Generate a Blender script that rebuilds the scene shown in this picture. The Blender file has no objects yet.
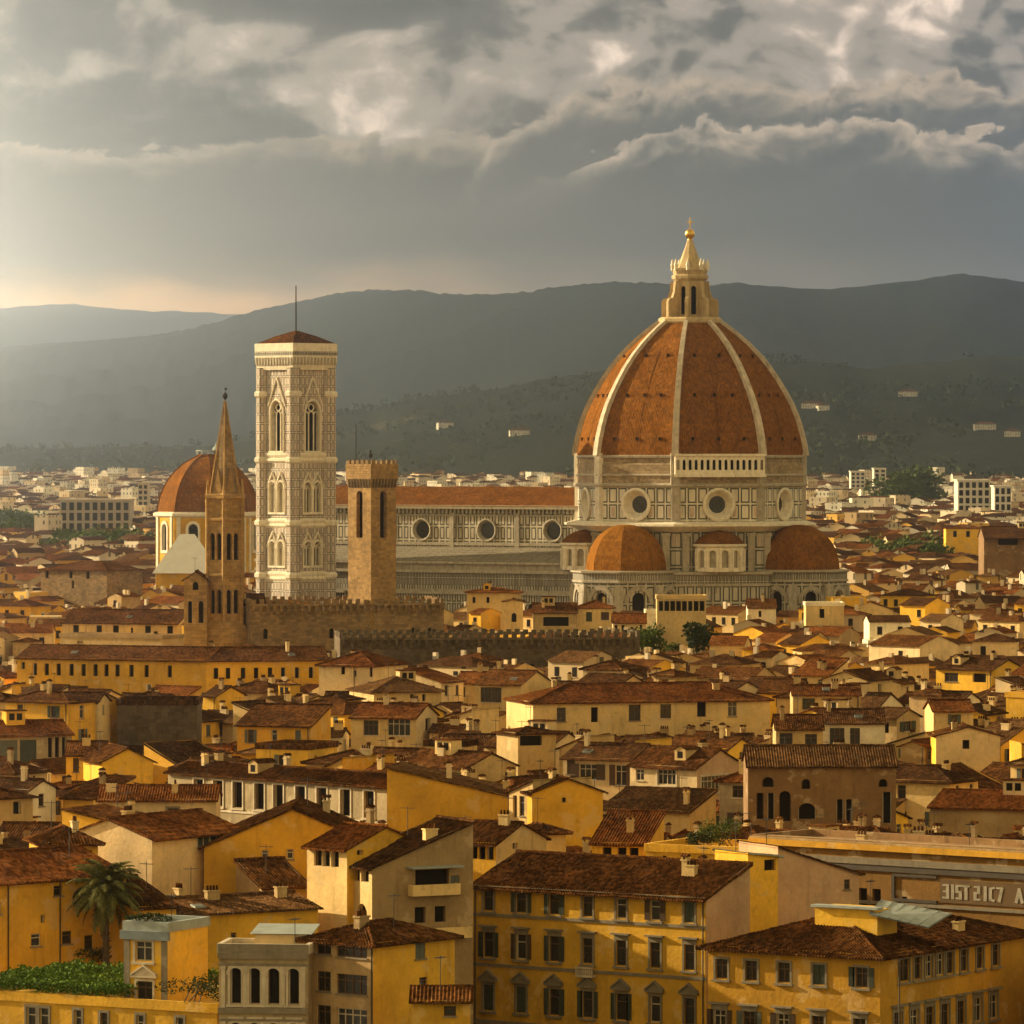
import bpy, bmesh, math, random
from mathutils import Vector, Matrix, noise as mnoise

R = math.radians
scene = bpy.context.scene
COL = scene.collection
F = 5400.0            # focal length in picture widths of 1024
EYE = 57.0            # height of the hillside terrace the view is taken from
HOR = 450.0           # picture row of the horizon

# ------------------------------------------------------------------ camera
cam_data = bpy.data.cameras.new("camera")
cam_data.sensor_width = 36.0
cam_data.lens = F * 36.0 / 1024.0
cam_data.shift_y = -(512.0 - HOR) / 1024.0
cam_data.clip_start = 1.0
cam_data.clip_end = 60000.0
cam = bpy.data.objects.new("camera", cam_data)
COL.objects.link(cam)
cam.location = (0, 0, EYE)
cam.rotation_euler = (R(90), 0, 0)
scene.camera = cam

# ------------------------------------------------------------------ exposure
scene.view_settings.view_transform = 'Standard'
scene.view_settings.look = 'None'
scene.view_settings.gamma = 1.0
scene.view_settings.exposure = 1.0
scene.cycles.use_denoising = True
scene.cycles.max_bounces = 6
scene.cycles.volume_bounces = 1
scene.cycles.transparent_max_bounces = 8

# ------------------------------------------------------------------ sun: low in the west, a little behind the city
SUN_AZ = -113.0       # degrees from the direction towards the camera, negative to the west
SUN_EL = 20.0
sun_dir = Vector((math.sin(R(SUN_AZ)) * math.cos(R(SUN_EL)), -math.cos(R(SUN_AZ)) * math.cos(R(SUN_EL)), math.sin(R(SUN_EL))))
sd = bpy.data.lights.new("sun", 'SUN')
sd.energy = 5.0
sd.angle = R(0.6)
sd.color = (1.0, 0.79, 0.46)
sun = bpy.data.objects.new("sun", sd)
COL.objects.link(sun)
sun.rotation_euler = (-sun_dir).to_track_quat('-Z', 'Y').to_euler()
sun.location = sun_dir * 500


# ------------------------------------------------------------------ node helper
class NT:
    """Thin wrapper that writes node expressions as Python arithmetic."""
    def __init__(self, tree):
        self.t = tree
        tree.nodes.clear()

    def new(self, kind, **kw):
        n = self.t.nodes.new(kind)
        for k, v in kw.items():
            setattr(n, k, v)
        return n

    def put(self, sock, v):
        if isinstance(v, V):
            self.t.links.new(v.s, sock)
        elif v is not None:
            if hasattr(sock.default_value, '__len__') and len(sock.default_value) == 4 and len(v) == 3:
                v = (*v, 1.0)
            sock.default_value = v

    def math(self, op, a, b=None, c=None, clamp=False):
        n = self.new('ShaderNodeMath', operation=op)
        n.use_clamp = clamp
        self.put(n.inputs[0], a)
        if b is not None: self.put(n.inputs[1], b)
        if c is not None: self.put(n.inputs[2], c)
        return V(self, n.outputs[0])

    def sstep(self, x, lo, hi):
        n = self.new('ShaderNodeMapRange', interpolation_type='SMOOTHSTEP')
        self.put(n.inputs[0], x); self.put(n.inputs[1], lo); self.put(n.inputs[2], hi)
        return V(self, n.outputs[0])

    def lin(self, x, lo, hi, a=0.0, b=1.0):
        n = self.new('ShaderNodeMapRange')
        self.put(n.inputs[0], x); self.put(n.inputs[1], lo); self.put(n.inputs[2], hi); self.put(n.inputs[3], a); self.put(n.inputs[4], b)
        return V(self, n.outputs[0])

    def vec(self, x, y, z=0.0):
        n = self.new('ShaderNodeCombineXYZ')
        self.put(n.inputs[0], x); self.put(n.inputs[1], y); self.put(n.inputs[2], z)
        return V(self, n.outputs[0])

    def sep(self, v):
        n = self.new('ShaderNodeSeparateXYZ')
        self.put(n.inputs[0], v)
        return [V(self, o) for o in n.outputs]

    def vmath(self, op, a, b=None):
        n = self.new('ShaderNodeVectorMath', operation=op)
        self.put(n.inputs[0], a)
        if b is not None: self.put(n.inputs[1], b)
        return V(self, n.outputs[0])

    def noise(self, vec, scale=1.0, detail=4.0, rough=0.5, lac=2.0, dist=0.0, dim='3D', out=0):
        n = self.new('ShaderNodeTexNoise', noise_dimensions=dim)
        if vec is not None: self.put(n.inputs['Vector'], vec)
        n.inputs['Scale'].default_value = scale; n.inputs['Detail'].default_value = detail
        n.inputs['Roughness'].default_value = rough; n.inputs['Lacunarity'].default_value = lac; n.inputs['Distortion'].default_value = dist
        return V(self, n.outputs[out])

    def white(self, vec, dim='3D', out=0):
        n = self.new('ShaderNodeTexWhiteNoise', noise_dimensions=dim)
        self.put(n.inputs[0], vec)
        return V(self, n.outputs[out])

    def mix(self, f, a, b, blend='MIX'):
        n = self.new('ShaderNodeMix', data_type='RGBA', blend_type=blend)
        n.clamp_factor = True
        self.put(n.inputs[0], f); self.put(n.inputs[6], a); self.put(n.inputs[7], b)
        return V(self, n.outputs[2])

    def ramp(self, f, stops, interp='LINEAR'):
        n = self.new('ShaderNodeValToRGB')
        cr = n.color_ramp
        cr.interpolation = interp
        while len(cr.elements) < len(stops): cr.elements.new(0.5)
        for e, (p, c) in zip(cr.elements, stops):
            e.position = p
            e.color = (*c, 1.0) if hasattr(c, '__len__') else (c, c, c, 1.0)
        self.put(n.inputs[0], f)
        return V(self, n.outputs[0])


class V:
    def __init__(self, nt, s): self.n, self.s = nt, s
    def __add__(self, o): return self.n.math('ADD', self, o)
    def __radd__(self, o): return self.n.math('ADD', o, self)
    def __sub__(self, o): return self.n.math('SUBTRACT', self, o)
    def __rsub__(self, o): return self.n.math('SUBTRACT', o, self)
    def __mul__(self, o): return self.n.math('MULTIPLY', self, o)
    def __rmul__(self, o): return self.n.math('MULTIPLY', o, self)
    def __truediv__(self, o): return self.n.math('DIVIDE', self, o)


def lin(r, g, b):
    """sRGB 0..255 to linear"""
    f = lambda c: c / 12.92 if c <= 0.04045 else ((c + 0.055) / 1.055) ** 2.4
    return (f(r / 255.0), f(g / 255.0), f(b / 255.0))


# ------------------------------------------------------------------ sky
SKY_GAIN = 1.0
def build_world():
    w = bpy.data.worlds.new("World")
    scene.world = w
    w.use_nodes = True
    n = NT(w.node_tree)
    tc = n.new('ShaderNodeTexCoord')
    d = V(n, tc.outputs['Generated'])
    x, y, z = n.sep(d)
    az = n.math('ARCTAN2', x, y)
    el = n.math('ARCSINE', z)
    # cloud coordinates: u runs eastwards, v downwards from a direction 4.8 degrees up (both in about one degree)
    u = az * (F / 100.0) + 5.12
    v = 4.5 - el * (F / 100.0)
    p = n.vec(u, v * 1.25, 0.0)
    # domain warp
    wx = n.noise(n.vmath('ADD', p, (3.1, 7.7, 0)), 0.55, 3, 0.5)
    wy = n.noise(n.vmath('ADD', p, (11.3, 1.9, 0)), 0.55, 3, 0.5)
    pw = n.vec(u + (wx - 0.5) * 1.1, v * 1.25 + (wy - 0.5) * 0.9, 0.0)
    def billow(vec, scale, det=5, rough=0.55):
        a = n.noise(vec, scale, det, rough)
        return n.math('ABSOLUTE', a * 2.0 - 1.0)
    big = n.noise(pw, 0.75, 6, 0.55)
    big_l = n.noise(n.vmath('ADD', pw, (0.10, 0.14, 0.0)), 0.75, 6, 0.55)
    med = n.noise(n.vmath('ADD', pw, (5.0, 2.0, 0.3)), 1.9, 7, 0.56)
    med_l = n.noise(n.vmath('ADD', pw, (5.045, 2.07, 0.3)), 1.9, 7, 0.56)
    relief = (big - big_l) * 2.2 + (med - med_l) * 2.0          # lit from the upper west
    bil = billow(n.vmath('ADD', pw, (0, 0, 4.0)), 1.5, 5, 0.5)
    bil2 = billow(n.vmath('ADD', pw, (0, 0, 9.0)), 3.6, 6, 0.58)
    edge_n = (bil - 0.25) * 0.75 + (bil2 - 0.25) * 0.42 + (big - 0.5) * 0.9
    ux = u * (1 / 10.24)
    CREAM = lin(226, 215, 201); MIDL = lin(186, 178, 166); GREY = lin(138, 133, 124); DARK = lin(104, 103, 97); SLATE = lin(101, 104, 103)
    # upper veil
    veil = n.ramp(ux, [(0.0, 0.62), (0.10, 0.55), (0.22, 0.3), (0.36, 0.72), (0.48, 0.62), (0.6, 0.6), (0.72, 0.45), (0.85, 0.66), (1.0, 0.62)], 'B_SPLINE')
    veil_v = veil - n.sstep(v, 0.35, 0.0) * n.ramp(ux, [(0.0, 0.0), (0.14, 0.0), (0.24, 0.55), (0.42, 0.5), (0.5, 0.0), (1, 0)], 'EASE')
    puff = n.noise(n.vmath('ADD', pw, (9.0, 4.0, 1.7)), 0.62, 6, 0.5)
    puff_l = n.noise(n.vmath('ADD', pw, (9.11, 4.16, 1.7)), 0.62, 6, 0.5)
    tone = veil_v - 0.03 + (med - 0.5) * 0.30 + (puff - puff_l) * 2.0 + (puff - 0.5) * 1.5 + (big - 0.5) * 0.35
    col = n.ramp(tone, [(0.0, DARK), (0.3, GREY), (0.58, MIDL), (0.95, CREAM)], 'EASE')
    def deck(col, edge_stops, amp, top, bottom, reach, rim, soft=0.07, rel=1.0):
        e = n.ramp(ux, edge_stops, 'B_SPLINE') * 5.0
        dd = (v - e) + edge_n * amp
        m = n.sstep(dd, 0.0, soft)
        f = n.sstep(dd, 0.0, reach)
        t = f * 0.9 - relief * 1.05 * rel - (med - 0.5) * 0.35 * rel
        c = n.mix(n.math('ADD', t, 0.08, clamp=True), top, bottom)
        c = n.mix(n.math('MULTIPLY', n.sstep(dd, 0.34, 0.0), rim), c, CREAM)
        return n.mix(m, col, c)
    # dark bank high in the west
    col = deck(col, [(0.0, 0.13), (0.06, 0.12), (0.14, 0.08), (0.22, 0.10), (0.29, 0.16), (0.34, 0.25), (0.42, 0.30), (0.5, 0.5), (1, 0.9)], 0.55, MIDL, DARK, 0.55, 0.15, 0.3)
    # grey bank in the east
    col = deck(col, [(0.0, 0.9), (0.46, 0.6), (0.52, 0.22), (0.6, 0.14), (0.7, 0.16), (0.78, 0.2), (0.86, 0.12), (1.0, 0.17)], 0.7, MIDL, GREY, 0.6, 0.25, 0.3)
    # long billowing bank over the western half
    col = deck(col, [(0.0, 0.265), (0.06, 0.27), (0.12, 0.28), (0.2, 0.26), (0.3, 0.255), (0.4, 0.25), (0.5, 0.26), (0.58, 0.265), (0.7, 0.29), (1, 0.34)], 0.5, lin(182, 171, 153), DARK, 0.5, 0.25, 0.07)
    # smaller heaps high in the east
    col = deck(col, [(0.0, 0.5), (0.44, 0.4), (0.5, 0.19), (0.6, 0.15), (0.7, 0.135), (0.8, 0.16), (0.9, 0.13), (1.0, 0.15)], 0.6, lin(196, 184, 166), lin(128, 126, 120), 0.42, 0.2, 0.12)
    # cumulus over the great dome
    col = deck(col, [(0.0, 0.40), (0.2, 0.39), (0.4, 0.38), (0.48, 0.37), (0.55, 0.34), (0.60, 0.24), (0.68, 0.225), (0.74, 0.215), (0.82, 0.205), (0.9, 0.22), (1.0, 0.25)], 0.72, lin(200, 188, 170), SLATE, 0.55, 0.25, 0.08)
    # slate belly above the hills
    belly = n.sstep(v + (big - 0.5) * 0.6, 1.45, 2.1)
    slate = n.mix(ux, lin(106, 104, 97), lin(97, 101, 101))
    streak = n.noise(n.vec(u * 0.9, v * 2.6, 2.0), 0.7, 5, 0.55)
    slate = n.mix(n.lin(streak, 0.3, 0.7), slate, n.mix(0.28, slate, MIDL))
    col = n.mix(belly * 0.9, col, slate)
    # clear strip along the horizon, brightest in the west
    glow_c = n.ramp(ux, [(0.0, lin(246, 222, 182)), (0.22, lin(243, 216, 176)), (0.4, lin(214, 192, 160)), (0.65, lin(176, 165, 148)), (1.0, lin(168, 160, 146))])
    gl = n.sstep(v + (streak - 0.5) * 0.55 + (big - 0.5) * 0.35 - n.ramp(ux, [(0, 0.10), (0.3, 0.12), (0.55, 0.0), (1, 0.0)]), 2.3, 2.98)
    col = n.mix(gl, col, glow_c)
    gm = n.new('ShaderNodeGamma'); n.put(gm.inputs[0], col); gm.inputs[1].default_value = 2.7
    col = n.mix(1.0, V(n, gm.outputs[0]), (1.50, 1.55, 1.78), 'MULTIPLY')
    col_ = V(n, gm.outputs[0])
    # unseen sky: cloud, brightened low down to light walls, warm towards the sunset
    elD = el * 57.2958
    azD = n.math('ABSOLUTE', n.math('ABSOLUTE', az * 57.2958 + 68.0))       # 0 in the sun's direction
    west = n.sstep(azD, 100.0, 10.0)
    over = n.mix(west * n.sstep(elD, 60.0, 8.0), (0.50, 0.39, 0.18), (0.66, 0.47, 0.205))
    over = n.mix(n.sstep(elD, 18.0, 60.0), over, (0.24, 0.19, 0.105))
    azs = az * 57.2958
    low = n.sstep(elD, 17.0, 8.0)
    rim = n.mix(n.sstep(azs, -10.0, 0.0), (1.5, 1.2, 0.84), (0.13, 0.235, 0.34))  # warm glow added out of view in the west, to tint the haze
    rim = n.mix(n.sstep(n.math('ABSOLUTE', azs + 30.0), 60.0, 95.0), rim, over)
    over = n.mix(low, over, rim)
    burst = n.sstep(n.math('ABSOLUTE', azs + 16.0), 9.0, 5.0) * n.sstep(elD, 4.5, 1.0)  # bright patch added beyond the west edge of view to light the haze
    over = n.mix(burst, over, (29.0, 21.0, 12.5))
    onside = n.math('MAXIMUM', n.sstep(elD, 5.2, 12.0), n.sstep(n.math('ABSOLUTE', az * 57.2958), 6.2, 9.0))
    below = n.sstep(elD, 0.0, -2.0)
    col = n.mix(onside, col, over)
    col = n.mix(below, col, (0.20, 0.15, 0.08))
    # a share of clear Nishita sky shines through the cloud
    sky = n.new('ShaderNodeTexSky', sky_type='NISHITA')
    sky.sun_disc = False
    sky.sun_elevation = R(SUN_EL)
    sky.sun_rotation = math.atan2(sun_dir.x, sun_dir.y)
    b1 = n.new('ShaderNodeBackground'); n.put(b1.inputs[0], V(n, sky.outputs[0])); b1.inputs[1].default_value = 0.05
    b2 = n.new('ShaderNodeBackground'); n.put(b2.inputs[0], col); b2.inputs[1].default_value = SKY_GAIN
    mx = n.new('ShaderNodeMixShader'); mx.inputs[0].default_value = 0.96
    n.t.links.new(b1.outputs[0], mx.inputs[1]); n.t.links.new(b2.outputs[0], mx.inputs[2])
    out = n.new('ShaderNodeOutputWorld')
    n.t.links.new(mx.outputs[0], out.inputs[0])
    w.cycles.sampling_method = 'MANUAL'
    w.cycles.sample_map_resolution = 1024
build_world()


# ------------------------------------------------------------------ materials
MATS = {}
def mat(name, build, rough=0.9, spec=0.25, metal=0.0):
    if name in MATS: return MATS[name]
    m = bpy.data.materials.new(name)
    m.use_nodes = True
    n = NT(m.node_tree)
    out = n.new('ShaderNodeOutputMaterial')
    b = n.new('ShaderNodeBsdfPrincipled')
    b.inputs['Roughness'].default_value = rough
    b.inputs['Specular IOR Level'].default_value = spec
    b.inputs['Metallic'].default_value = metal
    n.t.links.new(b.outputs[0], out.inputs[0])
    r = build(n)
    col, height, dist = (r + (None, None))[:3] if isinstance(r, tuple) and not (len(r) == 3 and not isinstance(r[0], V)) else (r, None, None)
    n.put(b.inputs['Base Color'], col)
    if height is not None:
        bp = n.new('ShaderNodeBump')
        bp.inputs['Strength'].default_value = 1.0
        bp.inputs['Distance'].default_value = dist
        n.put(bp.inputs['Height'], height)
        n.t.links.new(bp.outputs[0], b.inputs['Normal'])
    MATS[name] = m
    return m


def obj_coord(n):
    tc = n.new('ShaderNodeTexCoord')
    oi = n.new('ShaderNodeObjectInfo')
    return V(n, tc.outputs['Object']), V(n, oi.outputs['Random'])

def uv_coord(n):
    tc = n.new('ShaderNodeTexCoord')
    return n.sep(V(n, tc.outputs['UV']))

def scale3(c, k): return tuple(min(1.0, x * k) for x in c)

def stucco(name, base, wear=0.5, patch=None):
    def build(n):
        p, rnd = obj_coord(n)
        off = n.vec(rnd * 91.0, rnd * 37.0, rnd * 13.0)
        q = n.vmath('ADD', p, off)
        big = n.noise(q, 0.16, 4, 0.6)
        x, y, z = n.sep(q)
        streak = n.noise(n.vec(x * 1.1, y * 1.1, z * 0.22), 1.0, 6, 0.66)
        fine = n.noise(q, 2.6, 5, 0.65)
        tone = n.lin(big, 0.3, 0.7, 0.70, 1.14) * n.lin(fine, 0.25, 0.75, 0.88, 1.10) * n.lin(rnd, 0, 1, 0.86, 1.12)
        c = n.mix(1.0, base, n.vec(tone, tone, tone), 'MULTIPLY')
        stain = n.sstep(streak, 0.50, 0.74) * (0.66 * wear)
        c = n.mix(stain, c, scale3((base[0] * 0.42, base[1] * 0.40, base[2] * 0.45), 1.0))
        pt = patch or tuple(0.55 * b + 0.45 * w for b, w in zip(base, (0.52, 0.42, 0.27)))
        pn = n.noise(n.vmath('ADD', q, (17.0, 5.0, 3.0)), 0.42, 6, 0.62)
        c = n.mix(n.sstep(pn, 0.56, 0.63) * (0.8 * wear), c, pt)
        dk = n.noise(n.vmath('ADD', q, (7.0, 31.0, 1.0)), 0.8, 6, 0.68)
        c = n.mix(n.sstep(dk, 0.54, 0.70) * (0.6 * wear), c, tuple(b * 0.5 for b in base))
        return c, fine, 0.05
    return mat(name, build)

def rough_stone(name, base, course=0.45, contrast=1.0):
    def build(n):
        u, v, _ = uv_coord(n)
        row = n.math('FLOOR', v * (1 / course))
        offs = n.white(n.vec(row, 0.0), '2D') * 3.0
        cellx = n.math('FLOOR', (u + offs) * (1 / (course * 1.9)))
        w = n.white(n.vec(cellx, row), '2D')
        p, rnd = obj_coord(n)
        big = n.noise(p, 0.22, 5, 0.62)
        fine = n.noise(p, 1.7, 5, 0.7)
        t = n.lin(w, 0, 1, 1 - 0.28 * contrast, 1 + 0.25 * contrast) * n.lin(big, 0.28, 0.72, 1 - 0.4 * contrast, 1 + 0.32 * contrast) * n.lin(fine, 0.25, 0.75, 0.75, 1.2)
        c = n.mix(1.0, base, n.vec(t, t, t), 'MULTIPLY')
        fx = n.math('FRACT', (u + offs) * (1 / (course * 1.9))); fy = n.math('FRACT', v * (1 / course))
        joint = n.math('MAXIMUM', n.sstep(fy, 0.86, 0.98), n.sstep(fx, 0.92, 1.0))
        c = n.mix(joint * 0.45, c, tuple(b * 0.4 for b in base))
        return c, fine - joint * 0.4, 0.10
    return mat(name, build)

def tiles(name, a, b, c3, pu=0.30, pv=0.40, moss=0.3, bump=0.06, flecks=0.35):
    """terracotta pan tiles: one colour per tile, lichen and soot in drifts"""
    def build(n):
        u, v, _ = uv_coord(n)
        p, rnd = obj_coord(n)
        row = n.math('FLOOR', v * (1 / pv))
        col = n.math('FLOOR', u * (1 / pu))
        w = n.white(n.vec(col, row, rnd * 50.0))
        q = n.vmath('ADD', p, n.vec(rnd * 77.0, rnd * 23.0, 0.0))
        big = n.noise(q, 0.28, 5, 0.62)
        mid = n.noise(q, 1.3, 4, 0.6)
        f = w * 0.62 + big * 1.15 + mid * 0.5 - 0.65 + (rnd - 0.5) * 0.22
        cc = n.ramp(f, [(0.0, a), (0.42, b), (0.85, c3), (1.0, tuple(min(1, k * 1.35) for k in c3))])
        mo = n.noise(n.vmath('ADD', q, (3.0, 40.0, 0.0)), 0.55, 6, 0.66)
        cc = n.mix(n.sstep(mo, 0.56, 0.70) * moss, cc, (0.07, 0.06, 0.035))
        lt = n.white(n.vec(col + 13.0, row, rnd * 9.0))
        cc = n.mix(n.sstep(lt, 0.955, 0.96) * flecks, cc, (0.21, 0.115, 0.055))
        wave = n.math('COSINE', u * (6.28318 / pu)) * 0.5 + n.math('FRACT', v * (1 / pv)) * -0.6
        groove = n.sstep(n.math('COSINE', u * (6.28318 / pu)), -0.35, -0.95)
        cc = n.mix(groove * 0.5, cc, n.mix(0.6, cc, (0.03, 0.015, 0.008)))
        return cc, wave + w * 0.5, bump
    return mat(name, build, 1.0, 0.0)

def panels(name, pw, ph, white=(0.70, 0.62, 0.49), line=(0.06, 0.065, 0.045), pink=(0.46, 0.30, 0.22), frame=0.16, soot=0.5, inner=True, v0=0.0):
    """inlaid marble: pale slabs framed in dark green serpentine"""
    def build(n):
        u, v, _ = uv_coord(n)
        fu = n.math('FRACT', u * (1 / pw)); fv = n.math('FRACT', (v - v0) * (1 / ph))
        du = n.math('MINIMUM', fu, 1.0 - fu) * pw
        dv = n.math('MINIMUM', fv, 1.0 - fv) * ph
        d = n.math('MINIMUM', du, dv)
        p, rnd = obj_coord(n)
        big = n.noise(p, 0.12, 5, 0.62)
        x, y, z = n.sep(p)
        streak = n.noise(n.vec(x * 0.8, y * 0.8, z * 0.12), 1.0, 5, 0.62)
        cell = n.white(n.vec(n.math('FLOOR', u * (1 / pw)), n.math('FLOOR', (v - v0) * (1 / ph))), '2D')
        ring = n.sstep(d, frame, frame * 1.25) * n.sstep(d, frame * 2.9, frame * 2.5)
        c = n.mix(n.lin(cell, 0, 1, 0.0, 0.35), white, tuple(k * 0.75 for k in white))
        if inner:
            c = n.mix(n.sstep(d, frame * 4.2, frame * 4.4) * n.sstep(cell, 0.62, 0.66) * 0.7, c, pink)
        c = n.mix(ring, c, line)
        t = n.lin(big, 0.3, 0.7, 0.76, 1.12)
        c = n.mix(1.0, c, n.vec(t, t, t), 'MULTIPLY')
        c = n.mix(n.sstep(streak, 0.48, 0.70) * soot, c, (0.13, 0.10, 0.07))
        return c, ring * -1.0, 0.08
    return mat(name, build, 0.7, 0.3)

def flat(name, base, var=0.18, scale=1.0, rough=0.85, metal=0.0, spec=0.3, streak=0.0):
    def build(n):
        p, rnd = obj_coord(n)
        q = n.vmath('ADD', p, n.vec(rnd * 40.0, rnd * 11.0, 0.0))
        a = n.noise(q, scale, 6, 0.65)
        t = n.lin(a, 0.25, 0.75, 1 - var, 1 + var) * n.lin(rnd, 0, 1, 0.9, 1.1)
        c = n.mix(1.0, base, n.vec(t, t, t), 'MULTIPLY')
        if streak:
            x, y, z = n.sep(q)
            s = n.noise(n.vec(x * 1.5, y * 1.5, z * 0.15), 1.0, 5, 0.6)
            c = n.mix(n.sstep(s, 0.5, 0.72) * streak, c, tuple(k * 0.4 for k in base))
        return c, a, 0.03
    return mat(name, build, rough, spec, metal)

WALL = {
    'ochre': stucco('ochre_stucco', (0.68, 0.375, 0.030), 0.75),
    'gold': stucco('golden_stucco', (0.80, 0.46, 0.042), 0.6),
    'amber': stucco('amber_stucco', (0.58, 0.30, 0.024), 0.75),
    'cream': stucco('cream_stucco', (0.68, 0.475, 0.20), 0.8),
    'beige': stucco('beige_stucco', (0.54, 0.37, 0.155), 1.0),
    'pale': stucco('pale_stucco', (0.68, 0.505, 0.27), 0.9),
    'white': stucco('white_stucco', (0.80, 0.69, 0.48), 0.6),
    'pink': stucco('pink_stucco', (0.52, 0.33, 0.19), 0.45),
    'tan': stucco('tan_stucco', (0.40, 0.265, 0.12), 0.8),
    'grey': stucco('grey_stucco', (0.38, 0.29, 0.165), 1.0),
    'brown': stucco('brown_plaster', (0.24, 0.135, 0.055), 1.0),
    'stone': rough_stone('brown_stone', (0.26, 0.165, 0.075), 0.5),
    'dark': rough_stone('dark_stone', (0.115, 0.082, 0.046), 0.5),
    'honey': rough_stone('honey_stone', (0.40, 0.235, 0.080), 0.6, 0.8),
}
TILE = {
    'brown': tiles('brown_roof_tiles', (0.017, 0.0070, 0.0028), (0.060, 0.0235, 0.0075), (0.150, 0.060, 0.018)),
    'red': tiles('red_roof_tiles', (0.032, 0.0105, 0.0032), (0.100, 0.0325, 0.0085), (0.22, 0.078, 0.019), moss=0.3),
    'dark': tiles('dark_roof_tiles', (0.014, 0.0066, 0.0034), (0.040, 0.0178, 0.0075), (0.10, 0.044, 0.017), moss=0.5),
    'dusty': tiles('dusty_roof_tiles', (0.028, 0.0135, 0.0056), (0.078, 0.037, 0.0145), (0.165, 0.084, 0.034), moss=0.4),
}
GLASS = flat('dark_window_glass', (0.020, 0.018, 0.015), 0.5, 0.6, 0.25, 0.0, 0.5)
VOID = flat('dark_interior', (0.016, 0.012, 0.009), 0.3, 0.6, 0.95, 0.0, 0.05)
WOOD = flat('brown_window_wood', (0.10, 0.055, 0.028), 0.25, 2.0)
WOODP = flat('pale_window_wood', (0.42, 0.35, 0.25), 0.2, 2.0)
LEAD = flat('dark_gutter', (0.05, 0.035, 0.022), 0.25, 1.0, 0.6)
PIETRA = flat('grey_sandstone_trim', (0.20, 0.165, 0.115), 0.25, 1.6, 0.9, streak=0.4)
TRIM = flat('pale_stone_trim', (0.50, 0.42, 0.30), 0.22, 1.2, 0.9, streak=0.4)
METAL = flat('weathered_sheet_metal', (0.30, 0.33, 0.31), 0.25, 0.8, 0.55, 0.3, streak=0.3)
IRON = flat('dark_iron', (0.03, 0.027, 0.024), 0.2, 3.0, 0.6)
GOLD = flat('gilded_copper', (0.75, 0.47, 0.10), 0.15, 1.0, 0.35, 1.0)
CONC = flat('pale_plaster_rubble', (0.46, 0.39, 0.28), 0.35, 0.8)
def slats(name, base):
    def build(n):
        u, v, _ = uv_coord(n)
        f = n.math('FRACT', v * (1 / 0.11))
        p, rnd = obj_coord(n)
        t = n.lin(n.noise(p, 1.5, 4, 0.6), 0.3, 0.7, 0.8, 1.15) * n.lin(rnd, 0, 1, 0.8, 1.2)
        c = n.mix(1.0, base, n.vec(t, t, t), 'MULTIPLY')
        return n.mix(n.sstep(f, 0.62, 0.8) * 0.6, c, tuple(k * 0.35 for k in base)), f, 0.02
    return mat(name, build, 0.7)
SHUT = [slats('grey_green_shutters', (0.12, 0.125, 0.10)), slats('brown_shutters', (0.085, 0.048, 0.026)), slats('dark_green_shutters', (0.055, 0.065, 0.045))]


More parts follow.
